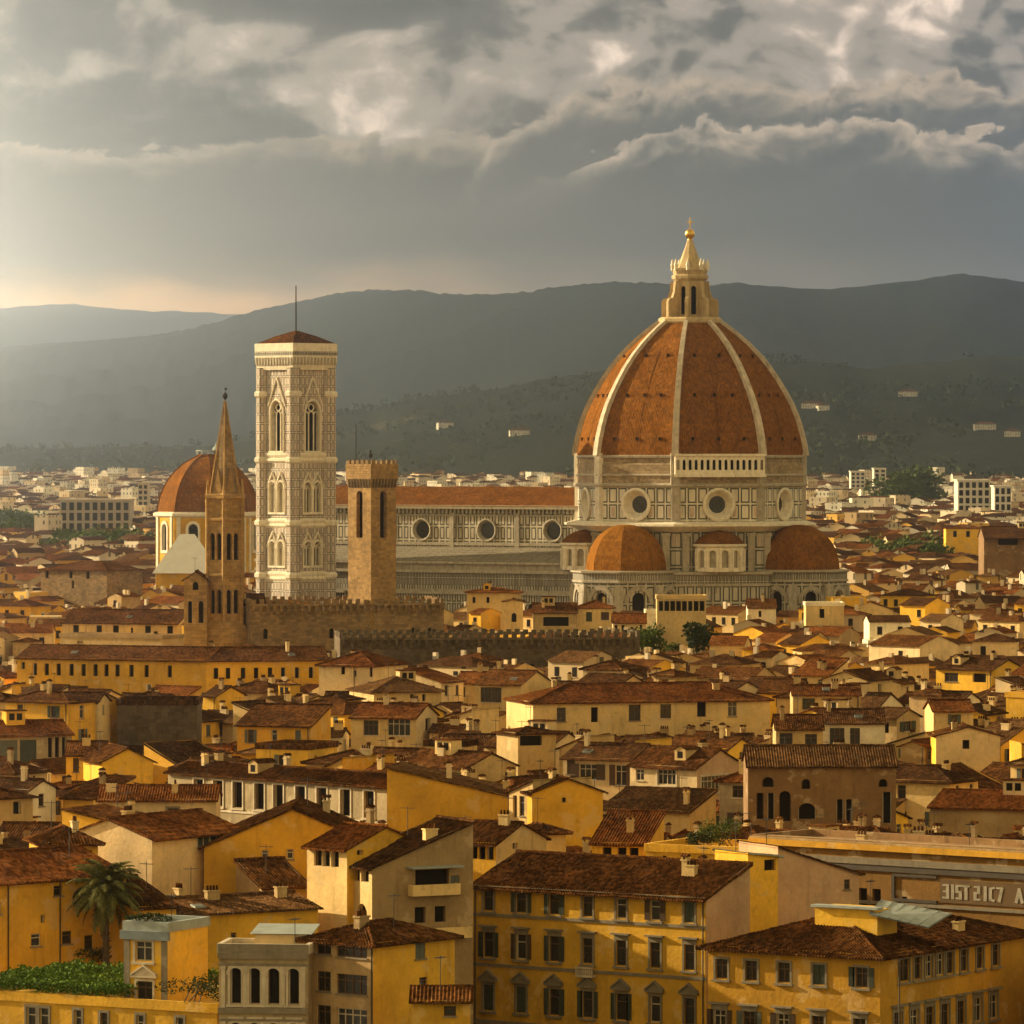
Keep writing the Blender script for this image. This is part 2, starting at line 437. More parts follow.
# ------------------------------------------------------------------ mesh builder
class MB:
    def __init__(self, xf=None):
        self.v, self.f, self.m, self.uv = [], [], [], []
        self.xf = xf

    def face(self, pts, m=0, uvs=None):
        pts = [Vector(p) for p in pts]
        if uvs is None:
            nrm = Vector((0, 0, 0))
            for i in range(len(pts)):
                nrm += pts[i].cross(pts[(i + 1) % len(pts)])
            if nrm.length < 1e-9: return
            nrm.normalize()
            if abs(nrm.z) > 0.995: t = Vector((1, 0, 0))
            else: t = Vector((-nrm.y, nrm.x, 0)).normalized()
            w = nrm.cross(t)
            uvs = [(p.dot(t), p.dot(w)) for p in pts]
        if self.xf is not None: pts = [self.xf @ p for p in pts]
        b = len(self.v)
        self.v.extend(tuple(p) for p in pts)
        self.f.append(tuple(range(b, b + len(pts))))
        self.m.append(m)
        self.uv.extend(uvs)

    def box(self, x0, x1, y0, y1, z0, z1, m=0, bottom=True):
        a, b, c, d = (x0, y0, z0), (x1, y0, z0), (x1, y1, z0), (x0, y1, z0)
        e, f, g, h = (x0, y0, z1), (x1, y0, z1), (x1, y1, z1), (x0, y1, z1)
        for q in ((a, b, f, e), (b, c, g, f), (c, d, h, g), (d, a, e, h), (e, f, g, h)): self.face(q, m)
        if bottom: self.face((d, c, b, a), m)

    def loft(self, rings, m=0, cap0=False, cap1=False, closed=True):
        for r0, r1 in zip(rings, rings[1:]):
            k = len(r0)
            for i in range(k if closed else k - 1):
                j = (i + 1) % k
                self.face((r0[i], r0[j], r1[j], r1[i]), m)
        if cap0: self.face(list(reversed(rings[0])), m)
        if cap1: self.face(rings[-1], m)

    def lathe(self, prof, seg=16, c=(0, 0), m=0, a0=0.0, cap0=False, cap1=True):
        rings = [[(c[0] + r * math.cos(a0 + 2 * math.pi * i / seg), c[1] + r * math.sin(a0 + 2 * math.pi * i / seg), z) for i in range(seg)] for r, z in prof]
        self.loft(rings, m, cap0, cap1)

    def tube(self, p, q, r, seg=6, m=0, r2=None):
        p, q = Vector(p), Vector(q)
        d = (q - p)
        if d.length < 1e-6: return
        d.normalize()
        a = d.cross(Vector((0, 0, 1)) if abs(d.z) < 0.9 else Vector((1, 0, 0))).normalized()
        b = d.cross(a)
        r2 = r if r2 is None else r2
        R0 = [p + (a * math.cos(2 * math.pi * i / seg) + b * math.sin(2 * math.pi * i / seg)) * -r for i in range(seg)]
        R1 = [q + (a * math.cos(2 * math.pi * i / seg) + b * math.sin(2 * math.pi * i / seg)) * -r2 for i in range(seg)]
        self.loft([[tuple(x) for x in R0], [tuple(x) for x in R1]], m, True, True)

    def wall(self, o, ud, ind, W, H, holes=(), z0=0.0, m=0, rm=None, depth=0.25, top=None):
        """upright panel from o along ud with openings (u0,u1,z0,z1,arch) revealed inwards; top = extra polygon points (u,z) above H"""
        rm = m if rm is None else rm
        o, ud, ind = Vector(o), Vector(ud), Vector(ind)
        P = lambda u, z, d=0.0: o + ud * u + ind * d + Vector((0, 0, z))
        holes = [h for h in holes if h[0] > 0.02 and h[1] < W - 0.02 and h[2] > z0 + 0.02 and h[3] < H - 0.02]
        us = sorted({0.0, W, *[h[0] for h in holes], *[h[1] for h in holes]})
        zs = sorted({z0, H, *[h[2] for h in holes], *[h[3] for h in holes]})
        for a, b in zip(us, us[1:]):
            um = (a + b) / 2
            start = None
            col = [h for h in holes if h[0] < um < h[1]]
            for c, d in zip(zs, zs[1:]):
                zm = (c + d) / 2
                if any(h[2] < zm < h[3] for h in col):
                    if start is not None:
                        self.face((P(a, start), P(b, start), P(b, c), P(a, c)), m, [(a, start), (b, start), (b, c), (a, c)]); start = None
                elif start is None: start = c
            if start is not None:
                self.face((P(a, start), P(b, start), P(b, H), P(a, H)), m, [(a, start), (b, start), (b, H), (a, H)])
        if top:
            self.face([P(u, z) for u, z in top], m, list(top))
        for h in holes:
            u0, u1, a, b = h[:4]
            arch = h[4] if len(h) > 4 else 0
            if not arch:
                ring = [(u0, a), (u1, a), (u1, b), (u0, b)]
            else:
                r = (u1 - u0) / 2; rise = min(r * (1.35 if arch == 2 else 1.0), b - a); uc = (u0 + u1) / 2; zs_ = b - rise
                k = 5
                if arch == 2: arcR = [(uc + r * math.cos(t * math.pi / 2) ** 1.0, zs_ + rise * math.sin(t * math.pi / 2) ** 0.8) for t in [i / k for i in range(k + 1)]]
                else: arcR = [(uc + r * math.cos(t * math.pi / 2), zs_ + rise * math.sin(t * math.pi / 2)) for t in [i / k for i in range(k + 1)]]
                arcL = [(2 * uc - x, z) for x, z in reversed(arcR)]
                self.face([P(u1, b)] + [P(x, z) for x, z in reversed(arcR)], m, [(u1, b)] + list(reversed(arcR)))
                self.face([P(u0, b)] + [P(x, z) for x, z in reversed(arcL)], m, [(u0, b)] + list(reversed(arcL)))
                ring = [(u0, a), (u1, a)] + arcR + arcL[1:]
            for (ua, za), (ub, zb) in zip(ring, ring[1:] + ring[:1]):
                if abs(ua - ub) + abs(za - zb) < 1e-6: continue
                self.face((P(ua, za), P(ua, za, depth), P(ub, zb, depth), P(ub, zb)), rm)

    def obj(self, name, mats, parent=None, smooth=False, loc=None, rz=None):
        me = bpy.data.meshes.new(name)
        me.from_pydata(self.v, [], self.f)
        for x in (mats if isinstance(mats, (list, tuple)) else [mats]): me.materials.append(x)
        me.polygons.foreach_set('material_index', self.m)
        if smooth: me.polygons.foreach_set('use_smooth', [True] * len(self.f))
        ul = me.uv_layers.new(name='UVMap')
        flat_uv = [c for t in self.uv for c in t]
        ul.data.foreach_set('uv', flat_uv)
        if smooth:
            bm = bmesh.new(); bm.from_mesh(me); bmesh.ops.remove_doubles(bm, verts=bm.verts, dist=0.002); bm.to_mesh(me); bm.free()
        me.update()
        return link(name, me, parent, loc, rz)


def link(name, me, parent=None, loc=None, rz=None):
    o = bpy.data.objects.new(name, me)
    COL.objects.link(o)
    if parent is not None: o.parent = parent
    if loc is not None: o.location = loc
    if rz is not None: o.rotation_euler = (0, 0, rz)
    return o

def empty(name, loc, rz=0.0):
    o = bpy.data.objects.new(name, None)
    o.empty_display_size = 2.0
    COL.objects.link(o)
    o.location = loc
    o.rotation_euler = (0, 0, rz)
    return o

LABELS = {}
def tag(o, label=None, cat=None, group=None, kind=None):
    if label: o['label'] = label
    if cat: o['category'] = cat
    if group: o['group'] = group
    if kind: o['kind'] = kind
    return o

def at(px, py, Y):
    return Vector(((px - 512.0) * Y / F, Y, EYE - (py - HOR) * Y / F))

def proj(p):
    return (512.0 + p[0] * F / p[1], HOR + (EYE - p[2]) * F / p[1])


# ------------------------------------------------------------------ ground, hills, haze
def hills_mat(name, a, b, c, scale):
    def build(n):
        p, rnd = obj_coord(n)
        big = n.noise(p, scale, 6, 0.6)
        fine = n.noise(p, scale * 14, 5, 0.65)
        f = big * 0.9 + (fine - 0.5) * 0.7
        col = n.ramp(f, [(0.25, a), (0.48, b), (0.58, a), (0.72, c)])
        return col, fine, 6.0
    return mat(name, build, 1.0, 0.0)

def interp(prof, x):
    if x <= prof[0][0]: return prof[0][1]
    for (x0, y0), (x1, y1) in zip(prof, prof[1:]):
        if x <= x1:
            t = (x - x0) / (x1 - x0)
            t = t * t * (3 - 2 * t) * 0.6 + t * 0.4
            return y0 + (y1 - y0) * t
    return prof[-1][1]

def sm(t):
    t = max(0.0, min(1.0, t))
    return t * t * (3 - 2 * t)

def ridge(name, prof, near, crest, m, seed, rough=1.0, nx=300, ny=30):
    """a range of hills: foot at distance near(px), crest at crest(px), falling away behind"""
    mb_v, mb_f = [], []
    for j in range(ny + 9):
        t = j / ny
        for i in range(nx + 1):
            px = -260 + (1024 + 520) * i / nx
            y0, y1 = near(px), crest(px)
            Y = y0 + (y1 - y0) * t
            X = (px - 512) * Y / F
            H = EYE + (HOR - interp(prof, px)) * y1 / F
            w = Vector((X / 700.0, Y / 700.0, seed))
            nz = mnoise.fractal(w, 0.9, 2.1, 6)
            if t <= 1:
                e = t * t * (3 - 2 * t) * 0.55 + t * 0.45
                h = H * e + nz * 26 * rough * math.sin(math.pi * min(1, t)) + mnoise.fractal(Vector((X / 90.0, Y / 90.0, seed)), 0.9, 2.1, 4) * 5.0 * rough * (0.25 + t * 0.5)
            else:
                h = H * (1 - (t - 1) * 2.5) + mnoise.fractal(Vector((X / 90.0, Y / 90.0, seed)), 0.9, 2.1, 4) * 3.5 * rough
            mb_v.append((X, Y, h - (2.0 if j == 0 else 0)))
    for j in range(ny + 8):
        for i in range(nx):
            a = j * (nx + 1) + i
            mb_f.append((a, a + 1, a + nx + 2, a + nx + 1))
    me = bpy.data.meshes.new(name)
    me.from_pydata(mb_v, [], mb_f)
    me.materials.append(m)
    me.polygons.foreach_set('use_smooth', [True] * len(mb_f))
    o = link(name, me)
    tag(o, kind='structure')
    return o

WOOD_DK = hills_mat('wooded_hillside', (0.012, 0.016, 0.015), (0.020, 0.025, 0.022), (0.042, 0.044, 0.036), 0.0022)
FIELDS = hills_mat('olive_slopes_and_woods', (0.012, 0.016, 0.013), (0.026, 0.030, 0.020), (0.12, 0.11, 0.075), 0.0042)

P_MAIN = [(-260, 372), (-80, 356), (0, 347), (60, 343), (100, 340), (140, 337), (180, 331), (215, 323), (240, 315), (280, 305), (310, 299), (345, 292), (380, 290), (410, 290), (450, 294), (490, 294), (525, 292), (560, 287), (590, 284), (620, 282), (655, 283), (700, 285), (740, 283), (775, 286), (820, 289), (860, 286), (900, 283), (935, 277), (965, 274), (990, 277), (1024, 282), (1120, 290), (1300, 310)]
P_FAR = [(-260, 300), (-60, 306), (0, 309), (40, 305), (70, 304), (110, 308), (150, 311), (200, 312), (250, 315), (330, 318), (500, 330), (1300, 340)]
P_FOOT = [(-260, 452), (200, 447), (280, 432), (330, 416), (355, 411), (375, 410), (390, 404), (420, 398), (450, 396), (480, 392), (510, 387), (545, 380), (575, 376), (610, 371), (650, 366), (700, 362), (780, 360), (830, 362), (870, 368), (900, 365), (940, 362), (980, 358), (1024, 359), (1120, 352), (1300, 356)]
ridge('far_mountains', P_FAR, lambda p: 26500, lambda p: 32000, WOOD_DK, 3.0, 2.0)
ridge('mountain_ridge', P_MAIN, lambda p: 9600, lambda p: 11800 + 12500 * sm((700 - p) / 900.0), WOOD_DK, 8.0, 1.7)
ridge('foothills', P_FOOT, lambda p: 5200, lambda p: 7800 + 1500 * sm((700 - p) / 800.0), FIELDS, 14.0, 1.1)

def ground_build(n):
    p, rnd = obj_coord(n)
    a = n.noise(p, 0.02, 6, 0.6)
    b = n.noise(p, 0.3, 5, 0.6)
    return n.ramp(a * 0.7 + b * 0.4, [(0.3, (0.045, 0.036, 0.022)), (0.55, (0.085, 0.066, 0.040)), (0.75, (0.13, 0.10, 0.06))])
g = MB()
for j in range(40):
    for i in range(24):
        x0, x1 = -9000 + 750 * i, -9000 + 750 * (i + 1)
        g.face(((x0, -300 + 920 * j, 0), (x1, -300 + 920 * j, 0), (x1, -300 + 920 * (j + 1), 0), (x0, -300 + 920 * (j + 1), 0)))
tag(g.obj('ground', mat('paved_city_ground', ground_build)), kind='structure')

HAZE_DENSITY = 5.0e-5
def build_haze():
    m = bpy.data.materials.new('warm_air')
    m.use_nodes = True
    t = m.node_tree
    t.nodes.clear()
    out = t.nodes.new('ShaderNodeOutputMaterial')
    pv = t.nodes.new('ShaderNodeVolumePrincipled')
    pv.inputs['Color'].default_value = (0.68, 0.82, 1.0, 1)
    pv.inputs['Density'].default_value = HAZE_DENSITY
    pv.inputs['Anisotropy'].default_value = 0.965
    t.links.new(pv.outputs[0], out.inputs['Volume'])
    b = MB()
    b.box(-9200, 9200, -400, 36000, -1.0, 960)
    o = b.obj('haze', m)
    tag(o, kind='stuff')
build_haze()


# ------------------------------------------------------------------ landmarks: the cathedral
M_DRUM = panels('drum_marble', 2.6, 3.9, frame=0.19, soot=0.5, v0=40.4)
M_BODY = panels('weathered_marble', 2.2, 4.2, white=(0.46, 0.40, 0.31), frame=0.2, soot=0.85)
M_NAVE = panels('nave_marble', 1.75, 3.4, white=(0.60, 0.52, 0.40), frame=0.19, soot=0.6, v0=35.0)
M_AISLE = panels('aisle_marble', 1.5, 5.0, white=(0.50, 0.44, 0.34), frame=0.17, soot=0.8)
M_FINE = panels('belt_of_small_marble_panels', 0.85, 2.0, white=(0.46, 0.40, 0.31), line=(0.05, 0.05, 0.04), frame=0.12, soot=0.7, inner=False)
M_TOWER = panels('bell_tower_marble', 1.25, 2.3, white=(0.66, 0.555, 0.455), line=(0.09, 0.085, 0.065), pink=(0.48, 0.27, 0.20), frame=0.115, soot=0.5)
MARBLE = flat('white_marble', (0.70, 0.62, 0.48), 0.22, 0.9, 0.7, streak=0.45)
MARBLE_OLD = flat('sooty_marble', (0.36, 0.31, 0.235), 0.32, 0.9, 0.8, streak=0.6)
ROUGH = rough_stone('bare_brick_band', (0.33, 0.24, 0.145), 0.42, 0.9)
DOME_T = tiles('dome_roof_tiles', (0.110, 0.042, 0.0098), (0.185, 0.071, 0.0145), (0.26, 0.104, 0.0205), 0.45, 0.55, 0.42, 0.05, 0.1)
DOME_B = tiles('brown_dome_tiles', (0.070, 0.028, 0.009), (0.130, 0.051, 0.0145), (0.20, 0.080, 0.023), 0.45, 0.55, 0.35, 0.05, 0.0)
LEADROOF = panels('aisle_roof_slabs', 2.4, 1.6, white=(0.27, 0.23, 0.165), line=(0.12, 0.10, 0.07), frame=0.1, soot=0.8, inner=False)

RIBM = flat('weathered_rib_marble', (0.50, 0.42, 0.31), 0.35, 0.7, 0.8, streak=0.6)
LANT = flat('ochre_lantern_marble', (0.46, 0.34, 0.18), 0.3, 0.8, 0.8, streak=0.6)
DOME_LIT = tiles('golden_dome_tiles', (0.17, 0.066, 0.013), (0.26, 0.105, 0.019), (0.34, 0.145, 0.026), 0.45, 0.55, 0.2, 0.05, 0.0)  # tile colour brightened to make up for shade on the west half dome
CX, CY = 42.85, 1300.0
cath = empty('cathedral', (CX, CY, 0))
tag(cath, 'great marble cathedral with the huge ribbed red-tiled octagonal dome and a long nave', 'cathedral')

def dirn(phi): return Vector((math.sin(R(phi)), -math.cos(R(phi)), 0))
PHV = [-9 + 45 * k for k in range(8)]             # corners of the octagon
PHN = [13.5 + 45 * k for k in range(8)]           # middles of its sides
def octo(r, z, ph=PHV, c=(0, 0)): return [(c[0] + r * math.sin(R(p)), c[1] - r * math.cos(R(p)), z) for p in ph]

DOME_P = [(27.9, 55.6), (27.6, 57.6), (27.15, 59.8), (26.5, 62.2), (25.6, 65.0), (24.4, 67.8), (22.9, 70.6), (21.1, 73.6), (18.9, 76.8), (16.6, 79.6), (14.1, 82.2), (11.6, 84.4), (9.2, 86.3), (7.0, 87.8)]
# shell: eight tiled sides
mb = MB()
for k in range(8):
    n_ = dirn(PHN[k])
    for (r0, z0), (r1, z1) in zip(DOME_P, DOME_P[1:]):
        a0, b0 = octo(r0, z0)[k], octo(r0, z0)[(k + 1) % 8]
        a1, b1 = octo(r1, z1)[k], octo(r1, z1)[(k + 1) % 8]
        s0, s1 = (Vector(b0) - Vector(a0)).length / 2, (Vector(b1) - Vector(a1)).length / 2
        mb.face((a0, b0, b1, a1), 0, [(-s0, z0), (s0, z0), (s1, z1), (-s1, z1)])
    # small dark air holes and the dark seam down the middle of each side
    def surf(u, z, out=0.0):
        for (r0, z0), (r1, z1) in zip(DOME_P, DOME_P[1:]):
            if z0 <= z <= z1:
                r = r0 + (r1 - r0) * (z - z0) / (z1 - z0)
                ap = r * math.cos(R(22.5)); half = r * math.sin(R(22.5))
                t = Vector((math.cos(R(PHN[k])), math.sin(R(PHN[k])), 0))
                return n_ * (ap + out) + t * (u * half) + Vector((0, 0, z))
    for z, us in ((59.6, (-0.6, 0.0, 0.6)), (70.0, (-0.55, 0.0, 0.5)), (79.5, (-0.5, 0.45))):
        for u in us:
            q = surf(u, z)
            t = Vector((math.cos(R(PHN[k])), math.sin(R(PHN[k])), 0))
            for dz in (0,):
                c = [q - t * 0.32 + Vector((0, 0, -0.35)), q + t * 0.32 + Vector((0, 0, -0.35)), q + t * 0.32 + Vector((0, 0, 0.45)), q - t * 0.32 + Vector((0, 0, 0.45))]
                f = [p + n_ * 0.35 for p in c]
                mb.face(f, 1)
                for i in range(4): mb.face((c[i], c[(i + 1) % 4], f[(i + 1) % 4], f[i]), 2)
    zs = [56.5 + i * 2.0 for i in range(13)]
    for za, zb in zip(zs, zs[1:]):
        t = Vector((math.cos(R(PHN[k])), math.sin(R(PHN[k])), 0))
        A, B = surf(0.02, za, 0.10), surf(0.02, zb, 0.10)
        mb.face((A - t * 0.12, A + t * 0.12, B + t * 0.12, B - t * 0.12), 2)
shell = mb.obj('dome_shell', [DOME_T, VOID, DOME_B], cath)
for k in range(8):
    mb = MB()
    d = dirn(PHV[k]); t = Vector((math.cos(R(PHV[k])), math.sin(R(PHV[k])), 0))
    rings = []
    for i, (r, z) in enumerate(DOME_P):
        w = 0.82 - 0.36 * i / 13
        dr = 0.75
        nx_ = Vector((0, 0, 0.25 + 0.05 * i))
        c = d * (r + 0.05) + Vector((0, 0, z))
        rings.append([c - t * w - d * 0.6, c - t * w + d * dr + nx_ * 0.4, c + t * w + d * dr + nx_ * 0.4, c + t * w - d * 0.6])
    mb.loft([[tuple(p) for p in r_] for r_ in rings], 0, True, True)
    # stone foot of the rib
    c = d * 27.9
    mb.obj('rib', RIBM, shell)

# drum: lower marble storey with round windows, rough band above
RD = 27.6
AP = RD * math.cos(R(22.5)); SIDE = 2 * RD * math.sin(R(22.5))
drum = MB()
def round_hole_wall(mb, k, z0, z1, zc, r, m):
    """one side of the drum with a round opening"""
    n_ = dirn(PHN[k]); t = Vector((math.cos(R(PHN[k])), math.sin(R(PHN[k])), 0))
    P = lambda u, z, o=0.0: n_ * (AP + o) + t * u + Vector((0, 0, z))
    h = SIDE / 2
    s = r + 1.0
    for a, b in ((-h, -s), (s, h)): mb.face((P(a, z0), P(b, z0), P(b, z1), P(a, z1)), m, [(a, z0), (b, z0), (b, z1), (a, z1)])
    for a, b in ((z0, zc - s), (zc + s, z1)): mb.face((P(-s, a), P(s, a), P(s, b), P(-s, b)), m, [(-s, a), (s, a), (s, b), (-s, b)])
    N = 32
    for i in range(N):
        a0, a1 = 2 * math.pi * i / N, 2 * math.pi * (i + 1) / N
        def sq(a):
            c, s_ = math.cos(a), math.sin(a); q = s / max(abs(c), abs(s_))
            return (c * q, zc + s_ * q)
        pts = [(r * math.cos(a0), zc + r * math.sin(a0)), sq(a0), sq(a1), (r * math.cos(a1), zc + r * math.sin(a1))]
        mb.face([P(u, z) for u, z in pts], m, pts)
for k in range(8):
    round_hole_wall(drum, k, 40.0, 48.6, 44.1, 3.3, 0)
drum.loft([octo(RD, 48.6), octo(RD + 0.3, 48.9), octo(RD + 0.3, 53.6), octo(RD - 0.2, 53.9), octo(RD - 0.2, 55.6)], 1, False, True)
drum_o = drum.obj('drum', [M_DRUM, ROUGH], cath)
for k in range(8):
    n_ = dirn(PHN[k])
    mb = MB()
    prof = [(3.35, 0.05), (3.95, 0.05), (4.0, 0.55), (3.5, 0.75), (3.2, 0.55), (2.95, 0.0), (2.2, -1.3), (2.0, -1.45)]
    N = 32
    rings = [[(r * math.cos(2 * math.pi * i / N), r * math.sin(2 * math.pi * i / N), z) for i in range(N)] for r, z in prof]
    q = n_.to_track_quat('Z', 'Y').to_matrix().to_4x4()
    mb.xf = Matrix.Translation(n_ * AP + Vector((0, 0, 44.1))) @ q
    mb.loft(rings, 0)
    mb.face([(2.05 * math.cos(2 * math.pi * i / N), 2.05 * math.sin(2 * math.pi * i / N), -1.42) for i in range(N)], 1)
    mb.obj('round_window', [MARBLE, GLASS], drum_o, smooth=False)
for k in range(8):     # corner pilasters
    mb = MB()
    d = dirn(PHV[k]); t = Vector((math.cos(R(PHV[k])), math.sin(R(PHV[k])), 0))
    for z0, z1, w, o in ((40.0, 48.6, 1.0, 0.35), (48.6, 56.2, 1.15, 0.5)):
        ring = lambda z: [tuple(d * (RD - 0.5) - t * (w + 0.2) + Vector((0, 0, z))), tuple(d * (RD + o) - t * w * 0.85 + Vector((0, 0, z))), tuple(d * (RD + o) + t * w * 0.85 + Vector((0, 0, z))), tuple(d * (RD - 0.5) + t * (w + 0.2) + Vector((0, 0, z)))]
        mb.loft([ring(z0), ring(z1)], 0, False, True)
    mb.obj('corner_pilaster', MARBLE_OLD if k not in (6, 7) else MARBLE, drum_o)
def cornice(rs, name='cornice', m=MARBLE, parent=cath):
    mb = MB()
    mb.loft([octo(r, z) for r, z in rs], 0)
    return mb.obj(name, m, parent)
cornice([(RD - 0.2, 37.6), (RD + 0.4, 37.8), (RD + 2.6, 38.9), (RD + 2.9, 39.0), (RD + 2.9, 39.5), (RD + 0.5, 40.1), (RD - 0.2, 40.1)])
cornice([(RD, 48.1), (RD + 0.8, 48.4), (RD + 0.9, 48.8), (RD + 0.2, 49.2)], m=MARBLE_OLD)
cornice([(RD + 0.2, 50.7), (RD + 0.65, 50.9), (RD + 0.65, 51.2), (RD + 0.2, 51.4)], m=MARBLE_OLD)
cornice([(RD - 0.2, 55.0), (RD + 0.5, 55.2), (RD + 0.6, 55.7), (RD - 0.4, 56.0)], m=MARBLE_OLD)
# the one finished stretch of arcaded gallery, on the side towards the old town
k = 0
n_ = dirn(PHN[k]); t = Vector((math.cos(R(PHN[k])), math.sin(R(PHN[k])), 0))
mb = MB()
W_ = SIDE + 0.8
o = n_ * (AP + 1.3) - t * (W_ / 2)
step = W_ / 15
holes = [(i * step + step * 0.24, (i + 1) * step - step * 0.24, 52.3, 54.7, 1) for i in range(15)]
mb.wall(o, t, -n_, W_, 55.9, holes, 51.0, 0, 0, 0.5)
mb.wall(o - n_ * 1.0, t, -n_, W_, 55.6, [], 51.2, 2)
for a, b in ((0, -1.3), (W_, -1.3)):
    p = o + t * a
    mb.face((p + Vector((0, 0, 51)), p - n_ * 1.6 + Vector((0, 0, 51)), p - n_ * 1.6 + Vector((0, 0, 55.9)), p + Vector((0, 0, 55.9))), 0)
mb.face((o + Vector((0, 0, 55.9)), o + t * W_ + Vector((0, 0, 55.9)), o + t * W_ - n_ * 1.6 + Vector((0, 0, 55.9)), o - n_ * 1.6 + Vector((0, 0, 55.9))), 0)
for z0, z1, pr in ((55.55, 56.1, 0.35), (50.6, 51.3, 0.3)):
    A = o + n_ * pr - t * 0.3; B = o + n_ * pr + t * (W_ + 0.3)
    C_, D_ = B - n_ * 0.8, A - n_ * 0.8
    up = lambda p, z: (p.x, p.y, z)
    mb.face((up(A, z0), up(B, z0), up(B, z1), up(A, z1)), 0); mb.face((up(A, z1), up(B, z1), up(C_, z1), up(D_, z1)), 0); mb.face((up(D_, z0), up(C_, z0), up(B, z0), up(A, z0)), 0)
mb.obj('gallery', [MARBLE, MARBLE_OLD, VOID], cath)
# lantern
lant = MB()
lant.loft([octo(7.4, 87.3), octo(7.7, 87.8), octo(7.7, 88.5), octo(7.2, 88.9), octo(3.0, 89.0)], 0)
RL = 3.7
for k in range(8):
    n_ = dirn(PHN[k]); t = Vector((math.cos(R(PHN[k])), math.sin(R(PHN[k])), 0))
    ap, sd_ = RL * math.cos(R(22.5)), 2 * RL * math.sin(R(22.5))
    lant.wall(n_ * ap - t * sd_ / 2, t, -n_, sd_, 98.4, [(sd_ * 0.27, sd_ * 0.73, 89.6, 96.4, 1)], 88.6, 0, 0, 0.5)
lant.loft([octo(2.6, 88.9), octo(2.6, 98.0)], 1)
lant.loft([octo(RL, 97.6), octo(4.4, 98.2), octo(4.5, 98.9), octo(4.0, 99.2), octo(4.3, 100.2), octo(4.1, 100.7), octo(3.3, 100.8), octo(2.2, 103.2), octo(1.15, 106.0), octo(0.65, 107.6)], 0, False, True)
lantern = lant.obj('lantern', [LANT, VOID], cath)
for k in range(8):
    mb = MB()
    d = dirn(PHV[k]); t = Vector((math.cos(R(PHV[k])), math.sin(R(PHV[k])), 0))
    prof = [(3.3, 88.7), (6.9, 88.7), (6.9, 92.6), (6.4, 93.4), (5.5, 93.6), (4.9, 95.0), (4.6, 97.6), (3.3, 97.6)]
    L = [tuple(d * r - t * 0.42 + Vector((0, 0, z))) for r, z in prof]; Q = [tuple(d * r + t * 0.42 + Vector((0, 0, z))) for r, z in prof]
    mb.face(L[::-1], 0); mb.face(Q, 0)
    mb.loft([L, Q], 0)
    mb.obj('buttress', LANT, lantern)
    mb = MB()
    c = d * 4.25
    mb.lathe([(0.42, 100.2), (0.42, 101.2), (0.55, 101.3), (0.10, 103.0)], 6, (c.x, c.y))
    mb.obj('pinnacle', MARBLE, lantern)
mb = MB()
mb.lathe([(0.5, 107.3), (0.62, 107.7), (0.35, 107.9)] + [(1.2 * math.cos(a) if abs(a) < 1.5 else 0.05, 109.0 + 1.2 * math.sin(a)) for a in [R(x) for x in (-75, -60, -40, -20, 0, 20, 40, 60, 75, 88)]], 16)
ball = mb.obj('gilded_ball', GOLD, lantern, smooth=True)
mb = MB()
mb.box(-0.13, 0.13, -0.13, 0.13, 110.0, 113.0); mb.box(-0.75, 0.75, -0.11, 0.11, 111.7, 112.0)
mb.obj('cross', GOLD, ball)

